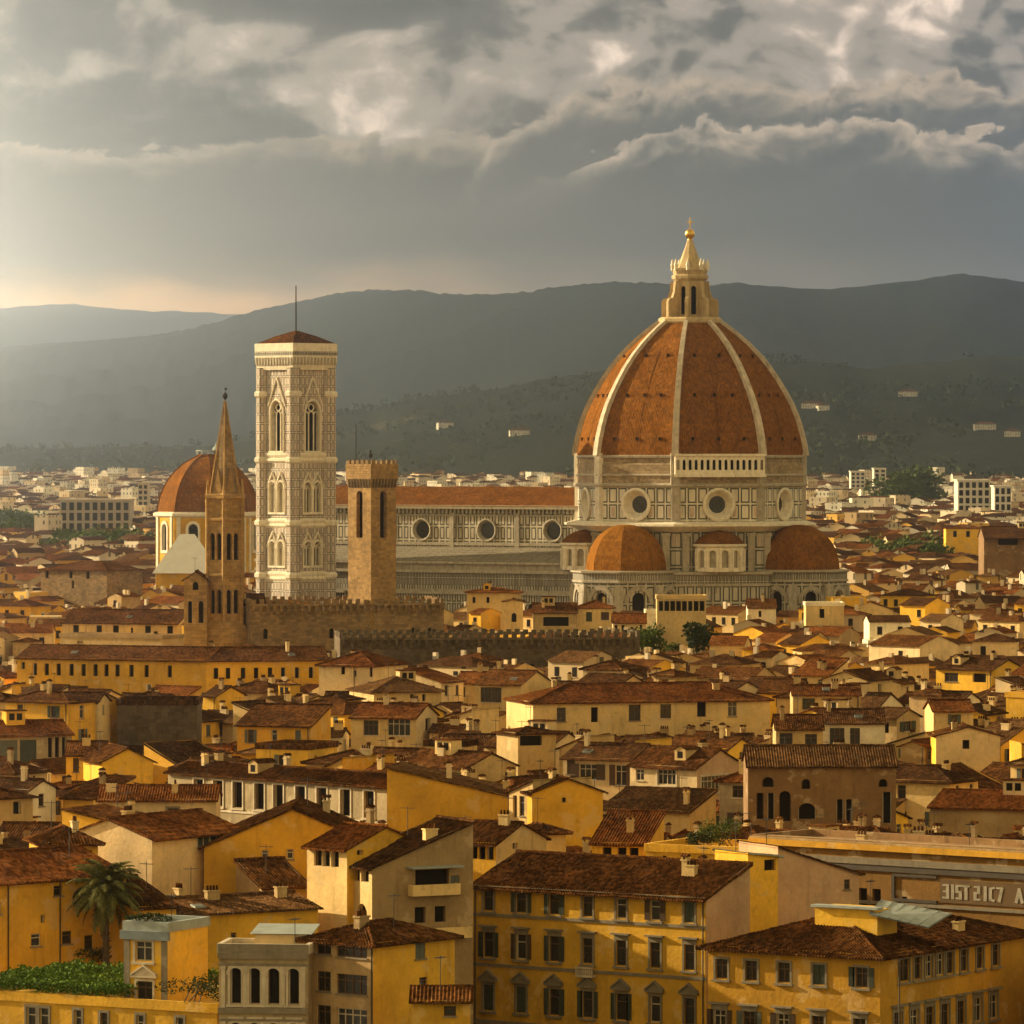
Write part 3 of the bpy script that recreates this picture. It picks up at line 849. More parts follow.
# tribunes with half domes, exedrae, and the body below them
def apse(phi, dist, rbody, zbody, rtop, ztop, zdome, tile):
    c = dirn(phi) * dist
    ph = [phi + 22.5 + 45 * k for k in range(8)]
    root = MB()
    for k in range(8):
        pm = phi + 45 + 45 * k
        if math.cos(R(pm - phi)) < -0.2: continue
        n_ = dirn(pm); t = Vector((math.cos(R(pm)), math.sin(R(pm)), 0))
        ap, sd_ = rbody * math.cos(R(22.5)), 2 * rbody * math.sin(R(22.5))
        holes = [(sd_ * 0.34, sd_ * 0.66, 12.5, 23.6, 1)]
        root.wall(c + n_ * ap - t * sd_ / 2, t, -n_, sd_, zbody - 2.6, holes, 0, 0, 1, 1.0)
        # blind arch round the tall window
        r0, r1, zs = sd_ * 0.27, sd_ * 0.37, 21.2
        for i in range(8):
            a0, a1 = math.pi * i / 8, math.pi * (i + 1) / 8
            P = lambda r, a, o_: c + n_ * (ap + o_) + t * (r * math.cos(a)) + Vector((0, 0, zs + r * 1.15 * math.sin(a)))
            root.face((P(r0, a0, 0.35), P(r1, a0, 0.35), P(r1, a1, 0.35), P(r0, a1, 0.35)), 1)
            root.face((P(r1, a0, 0.35), P(r1, a0, 0), P(r1, a1, 0), P(r1, a1, 0.35)), 1)
            root.face((P(r0, a0, 0), P(r0, a0, 0.35), P(r0, a1, 0.35), P(r0, a1, 0)), 1)
    root.loft([octo(rbody - 1.1, 0, ph, c), octo(rbody - 1.1, 25, ph, c)], 2)
    root.loft([octo(rbody, zbody - 2.6, ph, c), octo(rbody + 0.35, zbody - 2.5, ph, c), octo(rbody + 0.35, zbody - 2.1, ph, c), octo(rbody + 0.1, zbody - 2.0, ph, c)], 1)
    root.loft([octo(rbody + 0.1, zbody - 2.0, ph, c), octo(rbody + 0.1, zbody - 0.5, ph, c)], 3)
    root.loft([octo(rbody + 0.1, zbody - 0.5, ph, c), octo(rbody + 0.7, zbody - 0.2, ph, c), octo(rbody + 0.7, zbody + 0.2, ph, c), octo(rtop - 1, zbody + 0.3, ph, c)], 1)
    b = root.obj('tribune', [M_BODY, MARBLE_OLD, VOID, M_FINE], cath)
    d_ = MB()
    hh = zdome - ztop
    prof = [(rtop * math.cos(a) ** 0.9, ztop + hh * math.sin(a)) for a in [R(x) for x in (0, 10, 20, 30, 40, 50, 60, 70, 80, 86)]]
    d_.loft([octo(rtop + 0.25, ztop - 1.2, ph, c), octo(rtop + 0.25, ztop, ph, c)], 1)
    d_.loft([octo(r, z, ph, c) for r, z in prof], 0, False, True)
    d_.obj('half_dome', [tile, MARBLE_OLD], b)
    for k in range(8):          # buttress spurs at the corners
        if math.cos(R(ph[k] - phi)) < 0.3: continue
        mb = MB()
        d = dirn(ph[k]); t = Vector((math.cos(R(ph[k])), math.sin(R(ph[k])), 0))
        prof = [(rbody - 1.0, 0), (rbody + 1.5, 0), (rbody + 1.0, 19), (rbody + 0.5, zbody - 3), (rbody - 1.0, zbody - 3)]
        L = [tuple(c + d * r - t * 1.0 + Vector((0, 0, z))) for r, z in prof]; Q = [tuple(c + d * r + t * 1.0 + Vector((0, 0, z))) for r, z in prof]
        mb.face(L[::-1]); mb.face(Q); mb.loft([L, Q])
        mb.obj('buttress', MARBLE_OLD, b)
apse(-31.5, 30.5, 12.6, 28.4, 9.6, 28.6, 39.4, DOME_LIT)
apse(58.5, 29.6, 11.6, 28.4, 9.9, 28.6, 39.2, DOME_T)
for phi in (13.5, -76.5):
    c = dirn(phi) * 25.6
    mb = MB()
    ph = [phi + 15 + 30 * k for k in range(12)]
    rr = 6.0
    for k in range(12):
        pm = phi + 30 * k
        if math.cos(R(pm - phi)) < -0.1: continue
        n_ = dirn(pm); t = Vector((math.cos(R(pm)), math.sin(R(pm)), 0))
        ap, sd_ = rr * math.cos(R(15)), 2 * rr * math.sin(R(15))
        mb.wall(c + n_ * ap - t * sd_ / 2, t, -n_, sd_, 34.3, [(sd_ * 0.24, sd_ * 0.76, 29.3, 33.4, 1)], 28.3, 0, 0, 0.6)
        for s_ in (0.08, 0.92):       # half columns between the niches
            q = c + n_ * (ap + 0.12) + t * (sd_ * (s_ - 0.5))
            mb.lathe([(0.28, 28.5), (0.28, 33.6)], 6, (q.x, q.y), 0)
    rg = lambda r, z: [(c.x + r * math.sin(R(p)), c.y - r * math.cos(R(p)), z) for p in ph]
    mb.loft([rg(rr - 0.75, 28.3), rg(rr - 0.75, 34.0)], 1)
    mb.loft([rg(rr, 34.0), rg(rr + 0.6, 34.3), rg(rr + 0.7, 34.7), rg(rr + 0.1, 34.9)], 0)
    e = mb.obj('exedra', [MARBLE, MARBLE_OLD, VOID], cath)
    mb = MB()
    mb.loft([rg(rr + 0.3, 34.85), rg(rr - 1.0, 36.2), rg(rr - 3.0, 37.4), rg(0.3, 38.1)], 0, False, True)
    mb.obj('exedra_roof', DOME_B, e)
body = MB()
RB = 30.6
body.loft([octo(RB, 0), octo(RB, 24.8)], 0)
body.loft([octo(RB, 24.8), octo(RB + 0.4, 24.9), octo(RB + 0.4, 25.4), octo(RB + 0.1, 25.5)], 1)
body.loft([octo(RB + 0.1, 25.5), octo(RB + 0.1, 27.4)], 2)
body.loft([octo(RB + 0.1, 27.4), octo(RB + 0.8, 27.7), octo(RB + 0.8, 28.2), octo(RD - 1, 28.3)], 1)
body.loft([octo(RD - 0.15, 28.2), octo(RD - 0.15, 37.8)], 0)
bo = body.obj('crossing_body', [M_BODY, MARBLE_OLD, M_FINE], cath)
for k in range(8):          # upright piers beside the exedrae
    d = dirn(PHV[k]); t = Vector((math.cos(R(PHV[k])), math.sin(R(PHV[k])), 0))
    for s_ in (-1, 1):
        mb = MB()
        q = d * (RD - 0.9) + t * s_ * 2.4
        ring = lambda z, e=0.0: [(q.x - 0.8 - e, q.y - 0.8 - e, z), (q.x + 0.8 + e, q.y - 0.8 - e, z), (q.x + 0.8 + e, q.y + 0.8 + e, z), (q.x - 0.8 - e, q.y + 0.8 + e, z)]
        mb.loft([ring(28.3), ring(36.6), ring(36.6, 0.25), ring(37.4, 0.25)], 0, False, True)
        mb.obj('pier', MARBLE_OLD, bo)

# nave and aisles, running west behind the bell tower
NA = dirn(-121.5); NN = dirn(-31.5)
UP = Vector((0, 0, 1))
A0, A1 = 20.0, 112.0
P = lambda a, w, z: NA * a + NN * w + UP * z
L_ = A1 - A0
HW, HA = 10.5, 20.5
mb = MB()
ocu = [32.2, 51.0, 69.8, 88.6, 106.0]
def nave_wall(mb, w, sgn):
    # u runs from the west end eastwards so that it reads left to right from the town
    o = P(A1, w, 0); ud = -NA; ind = -NN * sgn
    Pu = lambda u, z: o + ud * u + UP * z
    r = 2.45; zc = 37.4; s = 3.3
    cuts = [0.0]
    for a in sorted(ocu, reverse=True):
        uc = A1 - a
        if uc - s > cuts[-1]:
            u0, u1 = cuts[-1], uc - s
            mb.face((Pu(u0, 29), Pu(u1, 29), Pu(u1, 42.6), Pu(u0, 42.6)), 0, [(u0, 29), (u1, 29), (u1, 42.6), (u0, 42.6)])
        for za, zb in ((29, zc - s), (zc + s, 42.6)):
            mb.face((Pu(uc - s, za), Pu(uc + s, za), Pu(uc + s, zb), Pu(uc - s, zb)), 0, [(uc - s, za), (uc + s, za), (uc + s, zb), (uc - s, zb)])
        N = 24
        for i in range(N):
            a0, a1 = 2 * math.pi * i / N, 2 * math.pi * (i + 1) / N
            def sq(a_):
                c, s_ = math.cos(a_), math.sin(a_); q = s / max(abs(c), abs(s_))
                return (uc + c * q, zc + s_ * q)
            pts = [(uc + r * math.cos(a0), zc + r * math.sin(a0)), sq(a0), sq(a1), (uc + r * math.cos(a1), zc + r * math.sin(a1))]
            mb.face([Pu(*p) for p in pts], 0, pts)
        cuts.append(uc + s)
    u0, u1 = cuts[-1], L_
    mb.face((Pu(u0, 29), Pu(u1, 29), Pu(u1, 42.6), Pu(u0, 42.6)), 0, [(u0, 29), (u1, 29), (u1, 42.6), (u0, 42.6)])
nave_wall(mb, HW, 1)
q0, q1 = P(A0, -HW, 29), P(A1, -HW, 29)
mb.face((q0, q1, q1 + UP * 13.6, q0 + UP * 13.6), 0)
mb.face((P(A1, -HA, 0), P(A1, HA, 0), P(A1, HA, 30), P(A1, HW, 33.6), P(A1, HW, 42.6), P(A1, 0, 47.4), P(A1, -HW, 42.6), P(A1, -HW, 33.6), P(A1, -HA, 30)), 0)
nave = mb.obj('nave_wall', [M_NAVE], cath)
for a in ocu:
    m2 = MB()
    N = 24
    rings = [[(r * math.cos(2 * math.pi * i / N), r * math.sin(2 * math.pi * i / N), z) for i in range(N)] for r, z in ((2.45, 0.05), (2.85, 0.05), (2.9, 0.3), (2.6, 0.4), (2.35, 0.25), (2.05, -0.7))]
    m2.xf = Matrix.Translation(P(a, HW, 37.4)) @ NN.to_track_quat('Z', 'Y').to_matrix().to_4x4()
    m2.loft(rings, 0)
    m2.face([(2.1 * math.cos(2 * math.pi * i / N), 2.1 * math.sin(2 * math.pi * i / N), -0.68) for i in range(N)], 1)
    m2.obj('round_window', [MARBLE_OLD, GLASS], nave)
def band(name, w, z0, z1, proud, m, parent, a0=A0, a1=A1):
    b = MB()
    p = [P(a1 + 0.3, w - 0.3, z0), P(a0, w - 0.3, z0), P(a0, w + proud, z0), P(a1 + 0.3, w + proud, z0)]
    ring = lambda z: [tuple(Vector(x) * 1.0 + UP * (z - z0)) for x in p]
    b.loft([ring(z0), ring(z1)], 0, True, True)
    return b.obj(name, m, parent)
band('eaves_cornice', HW, 42.6, 43.5, 1.2, MARBLE, nave)
b = MB()
for i in range(int(L_ / 1.15)):
    a = A0 + 0.5 + i * 1.15
    for z0, z1, pr in ((41.5, 42.6, 0.8),):
        c = [P(a, HW, z0), P(a + 0.5, HW, z0), P(a + 0.5, HW + pr, z0), P(a, HW + pr, z0)]
        b.loft([[tuple(x) for x in c], [tuple(x + UP * (z1 - z0)) for x in c]], 0, True, True)
b.obj('corbel_table', MARBLE_OLD, nave)
band('belt_course', HW, 40.8, 41.3, 0.3, MARBLE_OLD, nave)
band('belt_course', HW, 33.7, 34.4, 0.4, MARBLE_OLD, nave)
for a in [A0 + 4.0] + [x + 9.4 for x in ocu[:-1]]:      # flat buttress strips between the bays
    b = MB()
    c = [P(a + 1.3, HW, 33), P(a, HW, 33), P(a, HW + 0.45, 33), P(a + 1.3, HW + 0.45, 33)]
    b.loft([[tuple(x) for x in c], [tuple(x + UP * 8.6) for x in c]], 0, True, True)
    b.obj('pilaster', MARBLE_OLD, nave)
b = MB()
for w0, z0, w1, z1 in ((HW + 1.5, 43.3, 0, 48.0), (-HW - 1.5, 43.3, 0, 48.0)):
    sgn = 1 if w0 > 0 else -1
    N = 30
    for i in range(N):
        a, a2 = A0 + L_ * i / N, A0 + L_ * (i + 1) / N
        sag = lambda x: 0.10 * math.sin(x * 0.7) + 0.06 * math.sin(x * 1.9)
        q = [P(a2, w0, z0), P(a, w0, z0), P(a, w1, z1 + sag(a)), P(a2, w1, z1 + sag(a2))]
        ln = math.hypot(w0, z1 - z0)
        uv = [(-a2, 0), (-a, 0), (-a, ln), (-a2, ln)]
        b.face(q if sgn > 0 else q[::-1], 0, uv if sgn > 0 else uv[::-1])
b.obj('nave_roof', DOME_B, cath)
ai = MB()
o = P(A1, HA, 0)
hol = []
for a in ocu: hol.append((A1 - a - 1.1, A1 - a + 1.1, 8, 20, 2))
ai.wall(o, -NA, -NN, L_, 22.0, hol, 0, 0, 1, 0.8)
ai.wall(o - NN * 0.85, -NA, -NN, L_, 21.5, [], 0, 2)
for z0, z1, m in ((22.0, 23.2, 1), (23.2, 24.2, 0), (24.2, 27.2, 3), (27.2, 29.8, 1)):
    ai.wall(o + NN * (0.5 if z1 - z0 < 1.3 else 0.02), -NA, -NN, L_, z1, [], z0, m)
aisle = ai.obj('aisle_wall', [M_AISLE, MARBLE_OLD, VOID, M_FINE], cath)
band('belt_course', HA, 22.0, 22.6, 0.7, MARBLE_OLD, aisle)
band('belt_course', HA, 27.2, 27.9, 0.7, MARBLE_OLD, aisle)
band('eaves_cornice', HA, 29.4, 30.0, 0.9, MARBLE_OLD, aisle)
b = MB()
q = [P(A1, HA + 0.9, 30.05), P(A0, HA + 0.9, 30.05), P(A0, HW, 33.4), P(A1, HW, 33.4)]
b.face(q, 0, [(0, 0), (L_, 0), (L_, 10.6), (0, 10.6)])
b.obj('aisle_roof', LEADROOF, cath)

# ------------------------------------------------------------------ landmarks: the bell tower
TX, TY = (296.0 - 512) * 1321 / F, 1321.0
tower = empty('bell_tower', (TX, TY, 0), R(-2))
tower.scale = (1, 1, 0.986)
tag(tower, 'tall square bell tower of pale inlaid marble with pointed windows and a flagpole', 'bell tower')
TW = 12.2
sh = MB()
faces = []
for ph in (-45, 45, 135, 225):
    n_ = dirn(ph); t = Vector((math.cos(R(ph)), math.sin(R(ph)), 0))
    faces.append((ph, n_, t))
    o = n_ * (TW / 2) - t * (TW / 2)
    hl = []
    c = TW / 2
    if ph in (-45, 45):
        hl += [(c - 2.3, c + 2.3, 57.6, 69.8, 2)]
        for dx in (-2.75, 0.35): hl += [(c + dx, c + dx + 2.4, 42.4, 49.7, 2), (c + dx, c + dx + 2.4, 29.2, 35.0, 2)]
    sh.wall(o, t, -n_, TW, 78.2, hl, 0, 0, 1, 1.3)
    sh.wall(o - n_ * 1.35, t, -n_, TW, 77, [], 0, 2)
shaft = sh.obj('shaft', [M_TOWER, MARBLE, VOID], tower)
for ph, n_, t in faces[:2]:
    def P2(u, z, out): return n_ * (TW / 2 + out) + t * u + UP * z
    def gable(mb, u0, u1, za, zt, out=0.3, w=0.45):
        uc = (u0 + u1) / 2
        for A, B in (((u0, za), (uc, zt)), ((u1, za), (uc, zt))):
            mb.tube(P2(A[0], A[1], out * 0.5), P2(B[0], B[1], out * 0.5), w, 5, 0)
    def arch(mb, u0, u1, zs, zt, w=0.3):
        uc, r = (u0 + u1) / 2, (u1 - u0) / 2 + 0.2
        pts = [(uc + r * math.cos(a), zs + (zt - zs) * math.sin(a)) for a in [math.pi * i / 10 for i in range(11)]]
        for A, B in zip(pts, pts[1:]): mb.tube(P2(A[0], A[1], 0.12), P2(B[0], B[1], 0.12), w, 5, 0)
    def window(u0, u1, z0, z1, mull, gz=None):
        mb = MB()
        zs = z1 - (u1 - u0) / 2 * 1.35
        for u in (u0 - 0.22, u1 + 0.22): mb.tube(P2(u, z0, 0.1), P2(u, zs, 0.1), 0.3, 6, 0)
        arch(mb, u0, u1, zs, z1 + 0.4)
        for m_ in mull:
            mb.tube(P2(m_, z0, -0.5), P2(m_, zs + 0.6, -0.5), 0.2, 6, 0)
        nlights = len(mull) + 1
        if mull:        # tracery above the lights
            ed = [u0] + list(mull) + [u1]
            for a, b_ in zip(ed, ed[1:]):
                c_, r = (a + b_) / 2, (b_ - a) / 2
                pts = [(c_ + r * math.cos(x), zs - 0.4 + r * 1.3 * math.sin(x)) for x in [math.pi * i / 6 for i in range(7)]]
                for A, B in zip(pts, pts[1:]): mb.tube(P2(A[0], A[1], -0.5), P2(B[0], B[1], -0.5), 0.16, 4, 0)
            mb.lathe([(0, 0)], 3) if False else None
            uc = (u0 + u1) / 2
            pts = [(uc + 0.9 * math.cos(x), zs + 1.6 + 0.9 * math.sin(x)) for x in [2 * math.pi * i / 8 for i in range(9)]]
            for A, B in zip(pts, pts[1:]): mb.tube(P2(A[0], A[1], -0.5), P2(B[0], B[1], -0.5), 0.2, 4, 0)
        for a, b_, c_, d_ in ((u0 - 0.5, u1 + 0.5, z0 - 0.5, z0),):
            mb.loft([[tuple(P2(a, c_, 0.0)), tuple(P2(b_, c_, 0.0)), tuple(P2(b_, c_, 0.35)), tuple(P2(a, c_, 0.35))], [tuple(P2(a, d_, 0.0)), tuple(P2(b_, d_, 0.0)), tuple(P2(b_, d_, 0.35)), tuple(P2(a, d_, 0.35))]], 0, True, True)
        w = mb.obj('window', [MARBLE], shaft)
        if gz:
            g_ = MB(); gable(g_, u0 - 0.9, u1 + 0.9, z1 - 1.2, gz, 0.3, 0.26)
            g_.obj('gable', MARBLE, w)
    window(-2.3, 2.3, 57.6, 69.8, (-0.8, 0.8), 75.8)
    for dx in (-2.75, 0.35):
        window(dx, dx + 2.4, 42.4, 49.7, (dx + 1.2,), 52.3)
        window(dx, dx + 2.4, 29.2, 35.0, (dx + 1.2,), 37.4)
for ph in (0, 90, 180, 270):       # octagonal corner buttresses
    mb = MB()
    c = dirn(ph) * (TW / 2 * 1.414 - 0.5)
    mb.lathe([(1.75, 0), (1.75, 78.2)], 8, (c.x, c.y), 0, R(22.5), False, True)
    bt = mb.obj('corner_buttress', [M_TOWER], tower)
    for z in (26.6, 39.6, 55.2, 71.5):
        m2 = MB()
        m2.lathe([(1.8, z - 0.7), (2.15, z - 0.3), (2.2, z + 0.5), (1.8, z + 0.9)], 8, (c.x, c.y), 0, R(22.5), True, True)
        m2.obj('moulding', MARBLE, bt)
def sq(r, z): return [tuple(dirn(p) * r * 1.0 + UP * z) for p in (-90, 0, 90, 180)]
KD = TW / 2 * 1.414
for z, h, e in ((25.4, 2.2, 0.5), (38.5, 2.2, 0.5), (54.6, 2.4, 0.6)):
    mb = MB()
    mb.loft([sq(KD, z), sq(KD + e, z + 0.5), sq(KD + e, z + h * 0.4), sq(KD + 0.1, z + h * 0.5), sq(KD + e, z + h * 0.8), sq(KD + e, z + h), sq(KD - 0.1, z + h + 0.3)], 0)
    mb.obj('string_course', MARBLE, tower)
crown = MB()
crown.loft([sq(KD + 0.9, 77.6), sq(KD + 1.1, 78.6), sq(KD + 1.4, 79.4), sq(KD + 1.5, 80.9), sq(KD + 1.5, 84.2), sq(KD + 1.1, 84.2), sq(KD + 1.1, 83.0)], 0, True)
cr = crown.obj('crown_cornice', [MARBLE], tower)
b = MB()
for ph, n_, t in faces[:4]:
    for i in range(13):
        u = -TW / 2 - 0.9 + i * (TW + 1.8) / 13
        c = n_ * (TW / 2 + 0.45) + t * (u + 0.2)
        q = [c, c + t * 0.55, c + t * 0.55 + n_ * 0.75, c + n_ * 0.75]
        b.loft([[tuple(x + UP * 78.9) for x in q], [tuple(x + UP * 80.7) for x in q]], 0, True, True)
b.obj('corbel_table', MARBLE_OLD, cr)
band_m = MB()
band_m.loft([sq(KD + 1.56, 81.2), sq(KD + 1.56, 82.2)], 0)
band_m.obj('frieze', M_FINE, cr)
b = MB()
b.loft([sq(KD + 0.95, 84.25), sq(KD * 0.6, 86.0), sq(0.5, 87.4)], 0, False, True)
rf = b.obj('roof', TILE['brown'], tower)
b = MB(); b.tube((0, 0, 86.2), (0, 0, 98.6), 0.22, 6, 0, 0.14); b.obj('flagpole', IRON, tower)

# ------------------------------------------------------------------ landmarks: smaller towers
def hexr(r, z, c=(0, 0), n=6, a0=-60): return [(c[0] + r * math.sin(R(a0 + 360 / n * i)), c[1] - r * math.cos(R(a0 + 360 / n * i)), z) for i in range(n)]
SX, SY = (225.0 - 512) * 1010 / F, 1010.0
spire = empty('abbey_spire', (SX, SY, 0), R(0))
tag(spire, 'slender hexagonal honey stone bell tower with a sharp stone spire and weather vane', 'spire tower')
HON = WALL['honey']
mb = MB()
RS = 3.7
def hexwall(mb, r, z0, z1, holes, m=0, a0=-60, n=6, depth=0.6):
    pts = hexr(r, 0, (0, 0), n, a0)
    for i in range(n):
        A, B = Vector(pts[i]), Vector(pts[(i + 1) % n])
        t = (B - A); W = t.length; t.normalize()
        mid = (A + B) / 2
        nn = Vector((mid.x, mid.y, 0)).normalized()
        mb.wall(A, t, -nn, W, z1, [(W * u0, W * u1, a, b, ar) for u0, u1, a, b, ar in holes], z0, m, m, depth)
hexwall(mb, RS, 0, 47.6, [(0.16, 0.44, 26.5, 31.0, 2), (0.56, 0.84, 26.5, 31.0, 2), (0.16, 0.44, 36.5, 41.5, 2), (0.56, 0.84, 36.5, 41.5, 2)])
mb.loft([hexr(RS - 0.7, 0), hexr(RS - 0.7, 47)], 1)
shf = mb.obj('shaft', [HON, VOID], spire)
b = MB(); b.loft([hexr(RS + 1.5, 0), hexr(RS + 1.5, 22.0), hexr(RS + 1.1, 23.5), hexr(RS + 0.1, 25.0)], 0); b.obj('stepped_base', HON, spire)
for z in (22.6, 33.2, 43.6):
    b = MB(); b.loft([hexr(RS, z), hexr(RS + 0.3, z + 0.25), hexr(RS + 0.3, z + 0.6), hexr(RS, z + 0.8)], 0); b.obj('string_course', HON, shf)
for i in range(6):
    b = MB(); q = Vector(hexr(RS, 0)[i]); b.lathe([(0.36, 0), (0.36, 47.0), (0.42, 47.2), (0.36, 48.4), (0.05, 51.6)], 6, (q.x, q.y), 0); b.obj('corner_shaft', HON, shf)
b = MB()
b.loft([hexr(RS, 47.4), hexr(RS + 0.55, 48.0), hexr(RS + 0.6, 48.7), hexr(RS - 0.2, 48.9)], 0, False, True)
b.obj('cornice', HON, spire)
b = MB()
SP = WALL['stone']
b.loft([hexr(3.0, 48.7), hexr(2.15, 54.5), hexr(1.25, 60.5), hexr(0.16, 66.2)], 0, False, True)
so = b.obj('spire', [SP], spire)
for i in range(6):
    p0, p1 = Vector(hexr(3.1, 48.7)[i]), Vector(hexr(0.2, 66.2)[i])
    b = MB(); b.tube(p0, p1, 0.22, 5, 0, 0.08); b.obj('spire_rib', HON, so)
    A, B = Vector(hexr(2.95, 48.8)[i]), Vector(hexr(2.95, 48.8)[(i + 1) % 6]); mid = (A + B) / 2; nn = Vector((mid.x, mid.y, 0)).normalized()
    b = MB()
    W = (B - A).length; t = (B - A).normalized()
    A2, B2 = A + t * W * 0.15 , B - t * W * 0.15
    apex = mid + UP * 4.6 - nn * 0.2
    b.face((A2, B2, apex)); b.face((A2, apex, mid - nn * 1.4 + UP * 4.0)); b.face((B2, mid - nn * 1.4 + UP * 4.0, apex))
    b.obj('gablet', HON, so)
b = MB()
b.tube((0, 0, 66), (0, 0, 68.7), 0.07, 5); b.lathe([(0.1, 66.4), (0.46, 66.8), (0.5, 67.3), (0.1, 67.8)], 8)
b.box(-0.05, 0.35, -0.04, 0.04, 68.2, 68.6)
b.obj('weather_vane', IRON, spire)

# stone church end standing under the spire
def merlons(mb, pts, z, w, gap, h, th, m=0):
    for A, B in zip(pts, pts[1:]):
        A, B = Vector((*A, 0)), Vector((*B, 0))
        t = B - A; L = t.length; t.normalize(); nn = Vector((-t.y, t.x, 0))
        k = int(L / (w + gap))
        for i in range(k):
            c = A + t * (i * (w + gap) + gap / 2)
            hh = h * random.uniform(0.75, 1.1)
            q = [c, c + t * w, c + t * w + nn * th, c + nn * th]
            mb.loft([[tuple(x + UP * (z - 0.05)) for x in q], [tuple(x + UP * (z + hh)) for x in q]], m, False, True)

BX, BY = (372.0 - 512) * 1011 / F, 1011.0
barg = empty('stone_tower', (BX, BY, 0), R(0))
tag(barg, 'square brown stone tower with tall slit arches, corbelled top and two metal poles', 'tower')
random.seed(5)
mb = MB()
BW = 6.35
for ph in (-46, 44, 134, 224):
    n_ = dirn(ph); t = Vector((math.cos(R(ph)), math.sin(R(ph)), 0))
    o = n_ * (BW / 2) - t * (BW / 2)
    hl = [(BW / 2 - 0.85, BW / 2 + 0.85, 40.6, 49.4, 1)]
    mb.wall(o, t, -n_, BW, 52.0, hl, 0, 0, 0, 0.9)
    mb.wall(o - n_ * 1.1, t, -n_, BW, 51.5, [], 30, 1)
TSTONE = rough_stone('golden_tower_stone', (0.34, 0.205, 0.080), 0.45, 0.8)
bsh = mb.obj('shaft', [TSTONE, VOID], barg)
sqb = lambda r, z: [tuple(dirn(p) * r + UP * z) for p in (-91, -1, 89, 179)]
KB = BW / 2 * 1.414
b = MB()
b.loft([sqb(KB + 0.1, 50.4), sqb(KB + 0.42, 51.8), sqb(KB + 0.45, 54.4), sqb(KB + 0.3, 54.4), sqb(KB + 0.3, 53.2)], 0, False, True)
ct = b.obj('corbelled_top', TSTONE, barg)
b = MB()
for ph in (-46, 44):
    n_ = dirn(ph); t = Vector((math.cos(R(ph)), math.sin(R(ph)), 0))
    for i in range(8):
        c = n_ * (BW / 2 - 0.05) + t * (-BW / 2 + (i + 0.3) * BW / 8)
        q0 = [c, c + t * 0.36, c + t * 0.36 + n_ * 0.2, c + n_ * 0.2]; q1 = [c, c + t * 0.36, c + t * 0.36 + n_ * 0.42, c + n_ * 0.42]
        b.loft([[tuple(x + UP * 50.0) for x in q0], [tuple(x + UP * 51.6) for x in q1]], 0, True, True)
b.obj('corbel', WALL['dark'], ct)
b = MB()
cs = [Vector(p) for p in sqb(KB + 0.45, 0)]
merlons(b, [(c.x, c.y) for c in cs + cs[:1]], 54.4, 0.8, 0.5, 0.7, 0.4)
b.obj('battlement', WALL['stone'], ct)
b = MB(); b.tube((-3.0, 0, 53.4), (-3.0, 0, 62.0), 0.11, 5, 0, 0.06); b.obj('flagpole', IRON, barg)
b = MB(); b.tube((-0.3, 0, 53.4), (-0.3, 0, 56.6), 0.08, 5); b.box(-0.55, 0.1, -0.05, 0.05, 55.6, 56.3); b.lathe([(0.02, 56.3), (0.25, 56.7), (0.02, 57.1)], 6, (-0.3, 0)); b.obj('weather_vane', IRON, barg)

# chapel with a red dome behind the spire
KX, KY = (208.0 - 512) * 1650 / F, 1650.0
chap = empty('domed_chapel', (KX, KY, 0))
tag(chap, 'ochre chapel with white-framed windows under a plain red-tiled dome behind the spire', 'chapel')
pk = [8 + 45 * k for k in range(8)]
RK = 15.9
b = MB()
for k in range(8):
    A, B = Vector(octo(RK, 0, pk)[k]), Vector(octo(RK, 0, pk)[(k + 1) % 8])
    t = B - A; W = t.length; t.normalize(); mid = (A + B) / 2; nn = Vector((mid.x, mid.y, 0)).normalized()
    b.wall(A, t, -nn, W, 37.0, [(W / 2 - 1.6, W / 2 + 1.6, 26.5, 34.6, 1)], 0, 0, 1, 0.8)
    b.wall(A - nn * 0.9, t, -nn, W, 36.0, [], 20, 2)
kd = b.obj('drum', [WALL['ochre'], MARBLE, VOID], chap)
for k in range(8):
    A, B = Vector(octo(RK, 0, pk)[k]), Vector(octo(RK, 0, pk)[(k + 1) % 8])
    t = (B - A).normalized(); mid = (A + B) / 2; nn = Vector((mid.x, mid.y, 0)).normalized()
    m2 = MB()
    fr = [(-2.3, 25.6), (2.3, 25.6), (2.3, 33.2)] + [(2.3 * math.cos(a), 33.2 + 2.3 * math.sin(a)) for a in [math.pi * i / 8 for i in range(1, 8)]] + [(-2.3, 33.2)]
    inn = [(-1.6, 26.5), (1.6, 26.5), (1.6, 33.0)] + [(1.6 * math.cos(a), 33.0 + 1.6 * math.sin(a)) for a in [math.pi * i / 8 for i in range(1, 8)]] + [(-1.6, 33.0)]
    Q = lambda u, z, o: tuple(mid + nn * o + t * u + UP * z)
    m2.loft([[Q(u, z, 0.0) for u, z in fr], [Q(u, z, 0.35) for u, z in fr], [Q(u, z, 0.35) for u, z in inn], [Q(u, z, -0.1) for u, z in inn]], 0)
    m2.obj('window_frame', MARBLE, kd)
    m2 = MB()
    for u in (-4.6, 4.6):
        q = [mid + t * (u - 0.6), mid + t * (u + 0.6), mid + t * (u + 0.6) + nn * 0.4, mid + t * (u - 0.6) + nn * 0.4]
        m2.loft([[tuple(x) for x in q], [tuple(x + UP * 36.8) for x in q]], 0, False, True)
    m2.obj('pilaster', MARBLE, kd)
b = MB()
b.loft([octo(RK, 36.4, pk), octo(RK + 0.9, 37.0, pk), octo(RK + 0.9, 37.8, pk), octo(RK - 0.4, 38.2, pk)], 0)
b.obj('cornice', MARBLE, chap)
b = MB()
